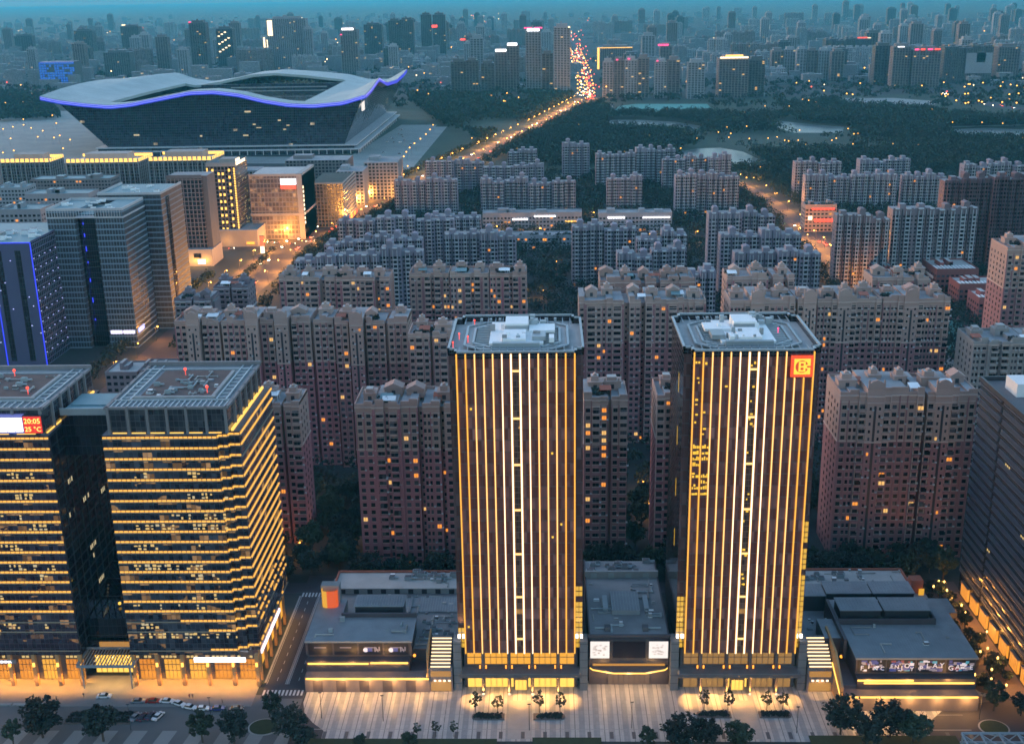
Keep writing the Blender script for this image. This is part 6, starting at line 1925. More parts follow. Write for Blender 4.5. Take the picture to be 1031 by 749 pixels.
# ordinary city blocks filling the plain, drawn from a few patterns
rnd = random.Random(77)
FM = [far_mesh(w, d, h_, 900+i, tone=t, style=s) for i, (w, d, h_, t, s) in enumerate(((56, 16, 52, 0, 'slab'), (80, 18, 46, 1, 'slab'), (42, 16, 70, 0, 'slab'), (100, 18, 58, 1, 'slab'), (26, 24, 84, 0, 'tower'), (30, 26, 96, 1, 'tower'), (34, 30, 76, 2, 'tower'), (60, 30, 26, 0, 'slab'), (70, 50, 18, 0, 'slab')))]
def blocked(x, y, m=6, w=0, d=0):
    for (a, c, e, f) in FOOT:
        if a-m-w < x < c+m and e-m-d < y < f+m: return True
    return False
def dist_seg(x, y, pts):
    best = 1e9
    for p, q in zip(pts, pts[1:]):
        a = Vector(p[:2]); d = Vector(q[:2])-a
        t = max(0, min(1, (Vector((x, y))-a).dot(d)/d.length_squared))
        best = min(best, (a+d*t-Vector((x, y))).length)
    return best
cnt = 0; tries = 0; placed = []
while cnt < 290 and tries < 9000:
    tries += 1
    py = 12+(rnd.random()**1.25)*76
    px = rnd.uniform(-15, 1046)
    X, Y = at(px, py)
    if Y < 2560 or Y > 9500: continue
    if dist_seg(X, Y, AVE) < 60: continue
    if 300 < px < 455 and py > 78: continue
    if px > 560 and py > 84: continue
    if px < 300 and py > 80 : continue
    k = rnd.choice((0, 1, 2, 3, 0, 2, 4, 4, 5, 6, 7, 8)) if Y < 6000 else rnd.choice((0, 2, 3, 4, 5, 6, 4))
    if blocked(X, Y, 10, 60, 20) or any(abs(X-a)/(40+w) < 1 and abs(Y-c) < 40 for a, c, w in placed): continue
    r = thing('city_block', 'hazy grey block in the dense far city, one of many alike beyond the park', 'city block', (X, Y, 0), 'ordinary blocks of the far city')
    s = rnd.uniform(.85, 1.25)
    inst('wall', FM[k], r, (0, 0, 0), 0, (s*rnd.uniform(.9, 1.2), 1, s))
    placed.append((X, Y, 60)); cnt += 1

# the rest of the far city: countless lower blocks as one mass
M['far_mass'] = panes('far_facade', (.10, .11, .12), (.30, .29, .29), 4.0, 3.4, (.22, .22, .23), .25, .35, .8, .8, 0, blot=.004, lit=.012, litcol=(1, .6, .25), litdisp=.9)
b = MB(); k = 0
while k < 1700:
    py = 16+(rnd.random()**1.1)*76; px = rnd.uniform(-15, 1046)
    X, Y = at(px, py)
    if Y < 2640 or Y > 14000: continue
    w, d, h_ = rnd.uniform(14, 60), rnd.uniform(12, 22), rnd.choice((8, 14, 18, 18, 24, 34, 42))
    k += 1
    if dist_seg(X, Y, AVE) < 45 or blocked(X, Y, 8, w, d) or (px > 560 and py > 86): continue
    b.box(X, X+w, Y, Y+d, 0, h_, 0, 1)
    if rnd.random() < .5: b.box(X+w*.3, X+w*.6, Y+d*.3, Y+d*.7, h_, h_+3, 0, 1)
o = b.build('low_city', [M['far_mass'], M['roof_grey']])
tag(o, 'endless low blocks of the hazy far city between the towers', 'city', None, 'stuff')

# ================================================================== trees
def crown_mesh(name, seed, rx, rz, z0, nclump, nleaf, leaf, mat):
    rnd = random.Random(seed)
    b = MB()
    for i in range(nclump):
        while True:
            p = Vector((rnd.uniform(-1, 1), rnd.uniform(-1, 1), rnd.uniform(-1, 1)))
            if .25 < p.length < 1: break
        c = Vector((p.x*rx*.92, p.y*rx*.92, z0+rz+p.z*rz*.9))
        cr = rnd.uniform(.13, .32)*rx
        for k in range(nleaf):
            d = Vector((rnd.gauss(0, 1), rnd.gauss(0, 1), rnd.gauss(0, .8))).normalized()*cr*rnd.random()**.4
            q = c+d
            u = Vector((rnd.uniform(-1, 1), rnd.uniform(-1, 1), rnd.uniform(-.6, .6))).normalized(); v = u.orthogonal().normalized()
            v = (v*math.cos(k)+u.cross(v)*math.sin(k)).normalized()
            s = leaf*rnd.uniform(.6, 1.3)
            b.add([q-u*s, q+v*s*.7, q+u*s, q-v*s*.7], [(0, 1, 2, 3)], 0)
    return b.mesh(name, mat)
def trunk_mesh(name, seed, h, r0, spread):
    rnd = random.Random(seed)
    b = MB()
    b.tube((0, 0, 0), (.1, .05, h*.55), r0, r0*.7, 7)
    b.tube((.1, .05, h*.55), (.0, .1, h*.95), r0*.7, r0*.25, 6)
    for i in range(5):
        a = i*1.26+rnd.random(); z = h*(.42+.09*i)
        b.tube((.08, .05, z), (math.cos(a)*spread*.6, math.sin(a)*spread*.6, z+h*.28), r0*.42, r0*.12, 5)
    return b.mesh(name, M['bark'])
TREES = []
for i, (rx, rz, z0, h, dark) in enumerate(((4.2, 3.4, 2.4, 7.5, 1), (5.2, 3.8, 2.6, 8.5, 1), (3.4, 4.2, 2.2, 8.5, 0), (4.6, 3.2, 2.8, 8, 0))):
    TREES.append((crown_mesh('crown', 40+i, rx, rz, z0, 46, 46, .42, M['dark_leaf' if dark else 'green_leaf']), trunk_mesh('trunk', 50+i, h, .28, rx)))
YOUNG = [(crown_mesh('crown', 60+i, 1.7, 2.3, 1.6, 24, 22, .22, M['green_leaf']), trunk_mesh('trunk', 70+i, 5.0, .10, 1.6)) for i in range(2)]
def tree(x, y, k, s, label, group=None, young=False, name='tree', z=0.0, rz=None):
    t = thing(name, label, 'tree', (x, y, z), group)
    t.scale = (s, s, s*random.Random(int(x*7+y)).uniform(.9, 1.15))
    t.rotation_euler.z = rz if rz is not None else (x*1.7+y*.9) % 6.28
    c, tr = (YOUNG if young else TREES)[k]
    inst('crown', c, t, (0, 0, 0)); inst('trunk', tr, t, (0, 0, 0))
    return t
for px, py, k, s, lab in (
    (14, 741, 2, .75, 'small round tree in the bottom left corner'),
    (43, 730, 1, 1.2, 'big dark tree by the lower edge, left of the planter bed'),
    (104, 733, 0, 1.25, 'big dark tree just below the long planter bed'),
    (204, 736, 2, 1.05, 'dark tree below the row of parked cars, left of two'),
    (236, 738, 0, 1.05, 'dark tree below the row of parked cars, right of two'),
    (275, 714, 2, .78, 'round tree standing on the left oval traffic island'),
    (293, 735, 1, 1.0, 'broad dark tree below the left oval traffic island'),
    (308, 746, 0, .8, 'dark tree at the lower edge beside the lawn strip'),
    (652, 748, 2, .7, 'low tree at the lower edge left of the dark clump below the emblem tower'),
    (684, 741, 1, 1.05, 'big round tree in the clump below the emblem tower, left one'),
    (712, 744, 0, 1.0, 'big round tree in the clump below the emblem tower, middle one'),
    (742, 744, 3, .95, 'big round tree in the clump below the emblem tower, right one'),
    (846, 728, 1, 1.05, 'big dark tree before the colourful billboards, leftmost of the clump'),
    (872, 742, 0, 1.0, 'dark tree at the lower edge of the clump before the colourful billboards'),
    (896, 731, 1, 1.1, 'big dark tree in the middle of the clump before the colourful billboards'),
    (919, 735, 3, 1.1, 'dark tree at the right end of the clump before the colourful billboards'),
    (1000, 706, 2, .9, 'round tree standing on the right oval traffic island'),
    (1027, 712, 0, .75, 'small tree at the right edge beside the oval traffic island'),
    (363, 748, 2, .5, 'small tree top poking up at the lower edge, left of two by the lawn'),
    (413, 750, 2, .65, 'small tree top poking up at the lower edge, right of two by the lawn'),
):
    X, Y = at(px, py, 3.0*s)
    tree(X, Y-1, k, s*1.08, lab)
for i, (px, py, pl) in enumerate(((479, 716, 'first from left before the emblem-less tower'), (501, 716, 'second from left before the emblem-less tower'), (543, 716, 'third from left before the emblem-less tower'), (564, 716, 'fourth from left before the emblem-less tower'),
    (709, 714, 'first from left before the emblem tower'), (733, 715, 'second from left before the emblem tower'), (772, 714, 'third from left before the emblem tower'), (788, 713, 'fourth from left before the emblem tower'),
    (420, 741, 'leftmost of three on the open square'), (439, 740, 'middle of three on the open square'), (457, 740, 'rightmost of three on the open square'))):
    X, Y = at(px, py, .5)
    tree(X, Y, i % 2, 1.15 if i < 8 else .9, 'slender young tree, '+pl, 'young trees on the square', True, z=.12)
for px0, px1, py, lab in ((475, 508, 722, 'low dark hedge bed left of the entrance path, before the emblem-less tower'), (537, 569, 722, 'low dark hedge bed right of the entrance path, before the emblem-less tower'), (701, 736, 720, 'low dark hedge bed left of the entrance path, before the emblem tower'), (764, 797, 720, 'low dark hedge bed right of the entrance path, before the emblem tower')):
    x0, Y = at(px0, py); x1, _ = at(px1, py)
    r = thing('hedge_bed', lab, 'planter', ((x0+x1)/2, Y, .12)); w = (x1-x0)/2; rnd = random.Random(px0)
    b = MB(); n = 10
    pts = [(-w, -1.6), (w-1.2, -1.6), (w-.3, -1.1), (w, 0), (w-.3, 1.1), (w-1.2, 1.6), (-w, 1.6)] if px0 in (537, 764) else [(w, 1.6), (-w+1.2, 1.6), (-w+.3, 1.1), (-w, 0), (-w+.3, -1.1), (-w+1.2, -1.6), (w, -1.6)]
    b.prism(pts, 0, .35, 0); b.build('planter_edge', M['stone_brown'], r)
    b = MB()
    for k in range(60): leafball(b, (rnd.uniform(-w+1, w-1), rnd.uniform(-1.1, 1.1), .6), .55, rnd, 14)
    b.build('foliage', M['dark_leaf'], r)
x0, Y = at(64, 729); x1 = at(131, 729)[0]; Yb = at(70, 717)[1]
r = thing('hedge_bed', 'long dark planter bed with clipped hedges in the car park', 'planter', (x0, Y, 0)); W, D = x1-x0, Yb-Y
b = MB()
for a in ((0, W, 0, .4), (0, W, D-.4, D), (0, .4, .4, D-.4), (W-.4, W, .4, D-.4)): b.box(*a, 0, .5, 0)
b.build('planter_edge', M['stone_brown'], r)
b = MB(); rnd = random.Random(5)
for k in range(150): leafball(b, (rnd.uniform(.8, W-.8), rnd.choice((rnd.uniform(.6, 2), rnd.uniform(D-2, D-.6), rnd.uniform(.6, D-.6))), .6), .6, rnd, 14)
b.build('foliage', M['dark_leaf'], r)

# woods between the apartment towers: the nearest trees singly, the rest as one mass
FOOT += [(-93, -76, 300, 396), (-260, -205, 500, 1060)]
rnd = random.Random(99)
n = 0; spots = []
while n < 235:
    x, y = rnd.uniform(-135, 175), 392+rnd.random()**1.3*86
    if blocked(x, y, 2.5) or any((x-a)**2+(y-c)**2 < 22 for a, c in spots): continue
    spots.append((x, y)); n += 1
    tree(x, y, rnd.randrange(4), rnd.uniform(.85, 1.35), 'dark broadleaf tree in the dense courtyard woods between the brown apartment towers', 'courtyard trees between the apartment towers')
def mass(name, pts, seed, nq, leaf, mat, rr=(3.2, 5.5)):
    """many small leafy crowns of different size and outline in one object"""
    g = np.random.default_rng(seed)
    P = np.array(pts, float); n = len(P)
    R = g.uniform(rr[0], rr[1], n); Hh = R*g.uniform(.75, 1.15, n)
    d = g.normal(size=(n, nq, 3)); d[:, :, 2] = np.abs(d[:, :, 2])*1.1-.35
    d /= np.linalg.norm(d, axis=2, keepdims=True)
    lump = 1+.28*np.sin(d[:, :, 0]*5+P[:, None, 0])*np.sin(d[:, :, 1]*5+P[:, None, 1])
    rad = (g.uniform(.72, 1.05, (n, nq))*lump)
    c = d*rad[:, :, None]*np.stack([R, R, Hh], 1)[:, None, :]
    c[:, :, 2] += (1.5+Hh)[:, None]
    c += np.concatenate([P, np.zeros((n, 1))], 1)[:, None, :]
    u = g.normal(size=(n, nq, 3)); u /= np.linalg.norm(u, axis=2, keepdims=True)
    v = np.cross(u, g.normal(size=(n, nq, 3))); v /= np.linalg.norm(v, axis=2, keepdims=True)
    s = (leaf*g.uniform(.6, 1.3, (n, nq)))[:, :, None]
    V = np.stack([c-u*s, c+v*s*.8, c+u*s, c-v*s*.8], 2).reshape(-1, 3)
    nf = n*nq
    me = bpy.data.meshes.new(name)
    me.vertices.add(nf*4); me.vertices.foreach_set('co', V.astype(np.float32).ravel())
    me.loops.add(nf*4); me.loops.foreach_set('vertex_index', np.arange(nf*4, dtype=np.int32))
    me.polygons.add(nf); me.polygons.foreach_set('loop_start', np.arange(nf, dtype=np.int32)*4)
    me.materials.append(mat)
    me.update()
    o = bpy.data.objects.new(name, me); COL.objects.link(o)
    return o
M['wood_leaf'] = surf('woodland_leaf', (.020, .034, .026), .9, .5, .06, per=0, fine=.5)
def road_clear(x, y):
    return dist_seg(x, y, AVE) > 26 and dist_seg(x, y, RROAD) > 15 and dist_seg(x, y, XROAD) > 14
pts = []
while len(pts) < 7000:
    y = math.sqrt(rnd.uniform(472**2, 1420**2)); x = rnd.uniform(-.20*y-20, .47*y)
    if 560 > x > -900 and not blocked(x, y, 3) and road_clear(x, y): pts.append((x, y))
o = mass('estate_woods', pts, 1, 70, .75, M['wood_leaf'])
tag(o, 'dark woodland filling the courtyards and edges of the grey apartment estate', 'woodland', None, 'stuff')
PARKP = [at(*q) for q in [(590, 108), (560, 122), (500, 158), (560, 172), (640, 160), (690, 168), (760, 178), (800, 190), (1040, 170), (1040, 122), (960, 118), (880, 100), (720, 116)]]
def inside(x, y, poly):
    r_ = False
    for (a, c), (e, f) in zip(poly, poly[1:]+poly[:1]):
        if (c > y) != (f > y) and x < (e-a)*(y-c)/(f-c)+a: r_ = not r_
    return r_
LAKES = [[at(*q) for q in L] for L in ([(674, 153), (690, 165), (735, 166), (757, 169), (766, 162), (748, 152), (725, 148), (700, 149)], [(610, 128), (700, 131), (708, 127), (680, 122), (645, 120), (612, 120)], [(948, 138), (1040, 139), (1040, 130), (990, 128), (953, 130)], [(798, 135), (848, 135), (852, 127), (822, 125), (785, 121), (772, 127)], [(612, 114), (718, 111), (714, 104), (640, 104), (618, 106)], [(840, 107), (930, 109), (954, 103), (900, 98), (848, 98)])]
pts = []; t = 0
gaps = np.random.default_rng(5)
while len(pts) < 6200 and t < 60000:
    t += 1
    x, y = rnd.uniform(-150, 1250), rnd.uniform(1180, 2600)
    if not inside(x, y, PARKP) or blocked(x, y, 4) or not road_clear(x, y) or any(inside(x, y+e, L) for L in LAKES for e in (0, 30, 60)): continue
    if math.sin(x*.011+1)+math.sin(y*.013+x*.004)+rnd.uniform(-.8, .8) < -.75: continue
    pts.append((x, y))
o = mass('park_woods', pts, 2, 46, 1.3, M['wood_leaf'], (4.5, 8))
tag(o, 'dark wooded park around the lakes in the middle distance', 'woodland', None, 'stuff')
pts = []; t = 0
while len(pts) < 2600 and t < 30000:
    t += 1
    px, py = rnd.uniform(-10, 1040), rnd.uniform(60, 110)
    x, y = at(px, py)
    if blocked(x, y, 8) or dist_seg(x, y, AVE) < 40 or (px > 560 and py > 100 and any(inside(x, y, L) for L in LAKES)): continue
    if -700 < x < -230 and 1600 < y < 2200: continue
    pts.append((x, y))
HF = [at(*q) for q in [(404, 92), (590, 97), (560, 122), (500, 150), (445, 126), (418, 106)]]
t = 0
while len(pts) < 2600+1500 and t < 30000:
    t += 1
    x, y = rnd.uniform(-330, 120), rnd.uniform(1650, 2620)
    if inside(x, y, HF) and dist_seg(x, y, AVE) > 30 and not blocked(x, y, 6) and math.sin(x*.02)+math.sin(y*.012)+rnd.uniform(-.6, .6) > -.9: pts.append((x, y))
HL = [at(*q) for q in [(-12, 92), (44, 100), (62, 120), (-12, 124)]]
t = 0
while len(pts) < 2600+2300 and t < 30000:
    t += 1
    x, y = rnd.uniform(-1500, -600), rnd.uniform(1900, 2900)
    if inside(x, y, HL) and not blocked(x, y, 6): pts.append((x, y))
o = mass('far_woods', pts, 3, 30, 2.0, M['wood_leaf'], (4, 7.5))
tag(o, 'distant dark tree cover between the far city blocks', 'woodland', None, 'stuff')
pts = []
while len(pts) < 700:
    k = rnd.randrange(len(AVE)-3); t = rnd.random(); a, c = Vector(AVE[k]), Vector(AVE[k+1]); p = a.lerp(c, t); d = (c-a).normalized()
    sgn = rnd.choice((-1, 1)); off = rnd.uniform(24, 40) if sgn > 0 else rnd.uniform(24, 32)
    q = p+Vector((d.y, -d.x))*off*sgn
    if q.y < 1750 and not blocked(q.x, q.y, 2): pts.append((q.x, q.y))
o = mass('avenue_trees', pts, 4, 60, .8, M['wood_leaf'], (3, 4.5))
tag(o, 'continuous belt of dark street trees lining the avenue', 'woodland', None, 'stuff')
pts = [(x, y) for x, y in ((rnd.uniform(-236, -234), rnd.uniform(700, 990)) for _ in range(70))]
o = mass('median_hedge', pts, 6, 60, .6, M['wood_leaf'], (2.2, 3.2))
tag(o, 'dark planted strip down the middle of the lit avenue', 'hedge', None, 'stuff')

# ================================================================== street lamps
def lamp_proto(h, arm, r):
    b = MB(); b.tube((0, 0, 0), (0, 0, h), .14, .09, 6); b.tube((0, 0, h), (arm, 0, h+.4), .07, .06, 5)
    c = MB(); c.ball((arm, 0, h+.2), r, 8, 5, 0, .8)
    return b.mesh('pole', M['dark_metal']), c.mesh('lamp_head', M['em_lamp'])
LP = lamp_proto(9.5, 1.8, .55); LPF = lamp_proto(11, 2.4, .95); LPFF = lamp_proto(12, 3, 1.5)
def lamp(x, y, label, group, proto=LP, rz=0.0, power=0, scale=1.0):
    t = thing('street_lamp', label, 'street lamp', (x, y, 0), group, rz)
    t.scale = (scale,)*3
    inst('pole', proto[0], t, (0, 0, 0)); inst('lamp_head', proto[1], t, (0, 0, 0))
    if power: point(t, (2, 0, 8.8), power*PW, (1, .38, .06), .5)
    return t
nl = 0
dcum = 0
for k in range(len(AVE)-1):
    a, c = Vector(AVE[k]), Vector(AVE[k+1]); L = (c-a).length; d = (c-a).normalized(); q = Vector((-d.y, d.x))
    if a.y < 560 or a.y > 4700: continue
    step = 38 if a.y < 1300 else (46 if a.y < 2480 else 120)
    for j in range(int(L/step)):
        p = a+d*(j*step+10)
        if p.y < 640: continue
        for s in (-1, 1):
            pos = p+q*s*(17 if p.y < 2480 else 20)
            far = p.y > 1250
            lamp(pos.x, pos.y, 'orange street lamp along the main avenue', 'lamps along the main avenue', LPF if far and p.y < 2480 else (LPFF if far else LP), (math.atan2(d.y, d.x)-math.pi/2)+(0 if s > 0 else math.pi), (5000 if p.y < 790 else 18000) if p.y < 1250 else (17000 if p.y < 2500 else 0)); nl += 1
for i, (px, py) in enumerate([(868, 296), (850, 268), (836, 258), (821, 243), (806, 226), (793, 212), (780, 204), (770, 196), (759, 188), (747, 184), (830, 250), (812, 247), (803, 240), (845, 276), (860, 282)]):
    X, Y = at(px, py); lamp(X, Y, 'orange street lamp along the curving east road', 'lamps along the east road', LP, i, 13000, 1.0)
for i, (px, py) in enumerate([(700, 244), (740, 246), (655, 247), (585, 240), (545, 240), (500, 238), (596, 224), (603, 226)]):
    X, Y = at(px, py); lamp(X, Y, 'orange lamp in the cross street by the white shops', 'lamps in the shop street', LP, i, 6000)
parkl = [(544, 143), (552, 151), (558, 147), (567, 147), (575, 139), (588, 139), (601, 138), (611, 138), (628, 137), (640, 137), (655, 137), (669, 137), (594, 155), (599, 153), (605, 155), (608, 152), (727, 158), (734, 139), (733, 167), (772, 140), (782, 139), (795, 143), (805, 142), (838, 142), (841, 140), (822, 149), (858, 146), (900, 146), (926, 147), (964, 152), (1008, 149), (684, 150), (540, 165), (475, 140), (404, 160), (412, 168), (786, 157), (764, 169), (750, 180), (520, 150), (530, 142), (693, 141), (702, 140), (948, 126), (920, 124), (938, 125), (960, 124), (990, 124), (1010, 125)]
for i, (px, py) in enumerate(parkl):
    X, Y = at(px, py, 8); lamp(X, Y, 'small orange lamp in the dark wooded park', 'lamps in the park', LPF, i, 0, .8)
pk = 0
while pk < 46:
    X, Y = rnd.uniform(-60, 1150), rnd.uniform(1420, 2560)
    if not inside(X, Y, PARKP) or any(inside(X, Y, L) for L in LAKES): continue
    lamp(X, Y, 'small orange lamp in the dark wooded park', 'lamps in the park', LPF, pk, 0, .85); pk += 1
for i, (px, py) in enumerate([(330, 505), (345, 545), (318, 470), (508, 262), (548, 300), (560, 270), (470, 215), (652, 520), (648, 498), (640, 548), (826, 500), (822, 545), (905, 572), (300, 560), (700, 300), (715, 215), (590, 190), (530, 300)]):
    X, Y = at(px, py)
    if not blocked(X, Y, 3): lamp(X, Y, 'dim orange courtyard lamp among the trees between the apartment towers', 'courtyard lamps', LP, i, 1300, .6)
for i in range(9):
    X, Y = at(401+i*4.4, 165-i*4.6, 8); lamp(X, Y, 'white lamp along the parking field beside the curved hall', 'lamps along the hall parking field', LPF, i)
for i, (px, py) in enumerate([(2, 132), (12, 130), (24, 128), (33, 131), (25, 122), (53, 118), (37, 140), (53, 141), (60, 139), (72, 143), (16, 154), (4, 156), (56, 126), (62, 152), (10, 142), (44, 134)]):
    X, Y = at(px, py, 8); lamp(X, Y, 'pale lamp on the forecourt left of the curved hall', 'lamps on the hall forecourt', LPF, i)
for i in range(60):
    px = rnd.choice((rnd.uniform(940, 1031), rnd.uniform(400, 600), rnd.uniform(0, 60), rnd.uniform(770, 1031))); py = rnd.uniform(84, 108) if px > 60 else rnd.uniform(92, 112)
    if 700 < px < 945: py = rnd.uniform(82, 106)
    X, Y = at(px, py, 9)
    if blocked(X, Y, 3): continue
    lamp(X, Y, 'distant orange street lamp beyond the park', 'distant lamps beyond the park', LPFF, i, 0, .9)
b = MB()
for i in range(440):
    px = rnd.uniform(-5, 1036); py = 18+rnd.random()**.8*70
    if rnd.random() < .5:
        py = rnd.uniform(34, 98); px = 594-(98-py)*.30+rnd.gauss(0, 3.0)+(rnd.gauss(0, 8) if rnd.random() < .3 else 0)
    if rnd.random() < .12: px, py = rnd.uniform(455, 510), rnd.uniform(17, 24)
    X, Y = at(px, py, 12)
    if blocked(X, Y, 2): continue
    rr = .8+Y/5200*rnd.uniform(.5, 1.3)
    b.ball((X, Y, 12+rnd.uniform(0, 30)*(rnd.random() < .3)), rr, 6, 4, (2 if (abs(px-(594-(98-py)*.30)) < 14 and px > 594-(98-py)*.30+1 and rnd.random() < .6) else rnd.choice((0, 0, 0, 1, 1, 2))))
o = b.build('far_city_lights', [M['em_lamp'], emit('far_pale_light', (1, .70, .38), 6), emit('far_red_light', (1, .08, .04), 5)])
tag(o, 'countless tiny lights scattered through the far city', 'city lights', None, 'stuff')
# slim unlit poles on the square, warm bollard globes by the restaurants
b = MB(); b.tube((0, 0, 0), (0, 0, 9), .11, .07, 6); b.box(-.5, .5, -.12, .12, 8.9, 9.1, 0); PM = b.mesh('pole', M['dark_metal'])
for px, py, lab in ((324, 723, 'leftmost, by the traffic island'), (386, 726, 'before the dark billboards'), (636, 733, 'before the dark screen'), (802, 738, 'before the lit stair on the right'), (533, 735, 'by the path to the emblem-less tower'), (213, 728, 'beside the parked blue car'), (132, 735, 'below the long planter bed'), (986, 724, 'by the right oval island')):
    X, Y = at(px, py); r = thing('lamp_post', 'slim unlit lamp post on the paving, '+lab, 'lamp post', (X, Y, .12)); inst('pole', PM, r, (0, 0, 0))
for i in range(30):
    X = 134+rnd.uniform(0, 12); Y = 322+i*2.2+rnd.uniform(-1, 1)
    tree(X-1, Y+1.2, rnd.randrange(4), rnd.uniform(.42, .62), 'small tree with warm lamps below in the restaurant lane beside the banded office', 'trees in the restaurant lane')
M['em_globe'] = emit('warm_globe', (1, .50, .12), 5)
gb = MB(); gb.tube((0, 0, 0), (0, 0, 2.8), .06, .05, 6); gp = gb.mesh('pole', M['dark_metal']); gb = MB(); gb.ball((0, 0, 3.0), .34); gm = gb.mesh('globe', M['em_globe'])
for i in range(26):
    X = 133+rnd.uniform(0, 14); Y = 320+i*2.7+rnd.uniform(-1, 1)
    r = thing('globe_lamp', 'small warm globe lamp among the trees of the restaurant lane', 'lamp', (X, Y, 0), 'globe lamps in the restaurant lane')
    r.scale = (1, 1, rnd.uniform(.9, 1.7)); inst('pole', gp, r, (0, 0, 0)); inst('globe', gm, r, (0, 0, 0))
    if i % 2 == 0: point(r, (0, 0, 3.6), 650*PW, (1, .42, .08), .4)
for i, (px, py, mt, lab) in enumerate(((931, 607, 'red_trim', 'red'), (941, 608, 'roof_pale', 'cream'), (948, 613, 'beige_trim', 'pale beige'))):
    X, Y = at(px, py, 2.5); r = thing('parasol', lab+' square parasol at the far end of the restaurant lane', 'parasol', (X, Y, 0))
    b = MB(); b.add([(-2.2, -2.2, 2.5), (2.2, -2.2, 2.5), (2.2, 2.2, 2.5), (-2.2, 2.2, 2.5), (0, 0, 3.5), (-2.2, -2.2, 2.3), (2.2, -2.2, 2.3), (2.2, 2.2, 2.3), (-2.2, 2.2, 2.3)], [(0, 1, 4), (1, 2, 4), (2, 3, 4), (3, 0, 4), (5, 6, 1, 0), (6, 7, 2, 1), (7, 8, 3, 2), (8, 5, 0, 3)], 0)
    b.build('canopy', M[mt], r); b = MB(); b.tube((0, 0, 0), (0, 0, 3.4), .06, .06, 6); b.build('pole', M['dark_metal'], r)
sheet('lane_paving', [(131.5, 306), (149, 306), (149, 392), (131.5, 392)], .03, surf('lane_paving', (.16, .12, .10), .8, .2, .3, per=0))
ribbon('footpath', [at(*q) for q in [(934, 628), (950, 644), (962, 660), (967, 676), (972, 690), (985, 698), (1010, 704)]], 2.2, .14, M['kerb'])
# truss gantry in the lower right corner
X, Y = at(968, 737, 10); r = thing('truss_gantry', 'pale blue-grey steel truss gantry cut by the lower right corner', 'gantry', (X, Y, 0))
b = MB()
W, D = 26, 9
for z in (10, 7): 
    for (a, c, e, f) in ((0, W, -.25, .25), (0, W, -D-.25, -D+.25)): b.box(a, c, e, f, z-.5, z, 0)
for k in range(6):
    x = k*W/5; b.box(x-.2, x+.2, -D+.25, -.25, 9.5, 9.95, 0)
    if k < 5:
        b.tube((x, -.0, 9.6), (x+W/5, -D, 9.6), .18, .18, 6); b.tube((x, 0, 9.5), (x+W/10, 0, 7), .16, .16, 6); b.tube((x+W/10, 0, 7), (x+W/5, 0, 9.5), .16, .16, 6); b.tube((x, -D, 9.5), (x+W/10, -D, 7), .16, .16, 6); b.tube((x+W/10, -D, 7), (x+W/5, -D, 9.5), .16, .16, 6)
b.build('truss', surf('truss_paint', (.30, .36, .40), .5, .1, .5), r)
b = MB()
for x in (.5, W-.5):
    for y in (0, -D): b.tube((x, y, 0), (x, y, 9.5), .3, .3, 8)
b.build('post', M['steel'], r)
X, Y = at(972, 694); r = thing('steel_ramp', 'small white steel lattice ramp beside the colourful billboards', 'ramp', (X-2, Y, 0))
b = MB()
for q in (0, 2.2):
    b.tube((q*.4, q, 0), (-3.2+q*.4, q+1, 7.0), .12); b.tube((q*.4, q, 1.0), (-3.2+q*.4, q+1, 8.0), .10)
    for k in range(6): t = k/6; b.tube((-3.2*t+q*.4, q+t, 7*t), (-3.2*(t+.16)+q*.4, q+t+.16, 7*(t+.16)+1), .06)
for k in range(12): t = k/12; b.box(-3.2*t-.3, -3.2*t+.9, t, t+2.2, 7*t, 7*t+.1, 0)
b.build('lattice', M['white_metal'], r)
# dark inlays of the paving near the lower edge
b = MB()
for i in range(31):
    x = -74+i*6.6
    b.box(x-.55, x+.55, 297.2, 300.6, .1, .128, 0)
o = b.build('paving_inlay', surf('dark_granite', (.075, .075, .085), .5, .15, 1, per=0)); o['kind'] = 'structure'
b = MB(); b.box(-76, 125, 301.6, 301.9, .1, .127, 0); b.box(-76, 125, 309.3, 309.45, .1, .127, 0)
o = b.build('paving_line', M['kerb']); o['kind'] = 'structure'
for (px0, px1) in ((487, 519), (712, 752)):
    pass
b = MB(); b.box(-12.5, -5.5, 297, 317, .1, .126, 0); b.box(56, 63, 297, 317, .1, .126, 0)
o = b.build('entrance_path', surf('path_stone', (.34, .32, .30), .5, .1, .4, per=0)); o['kind'] = 'structure'
for i in range(3):
    X, Y = at(4+i*17, 710); r = thing('stone_bench', 'low pale stone bench on the pavement edge, '+('left', 'middle', 'right')[i]+' of three', 'bench', (X, Y, .02))
    b = MB(); b.box(-2.4, 2.4, -.5, .5, .35, .6, 0); b.build('seat', M['conc'], r)
    for s in (-1.6, 1.6): b = MB(); b.box(s-.3, s+.3, -.4, .4, 0, .35, 0); b.build('leg', M['conc_dark'], r)

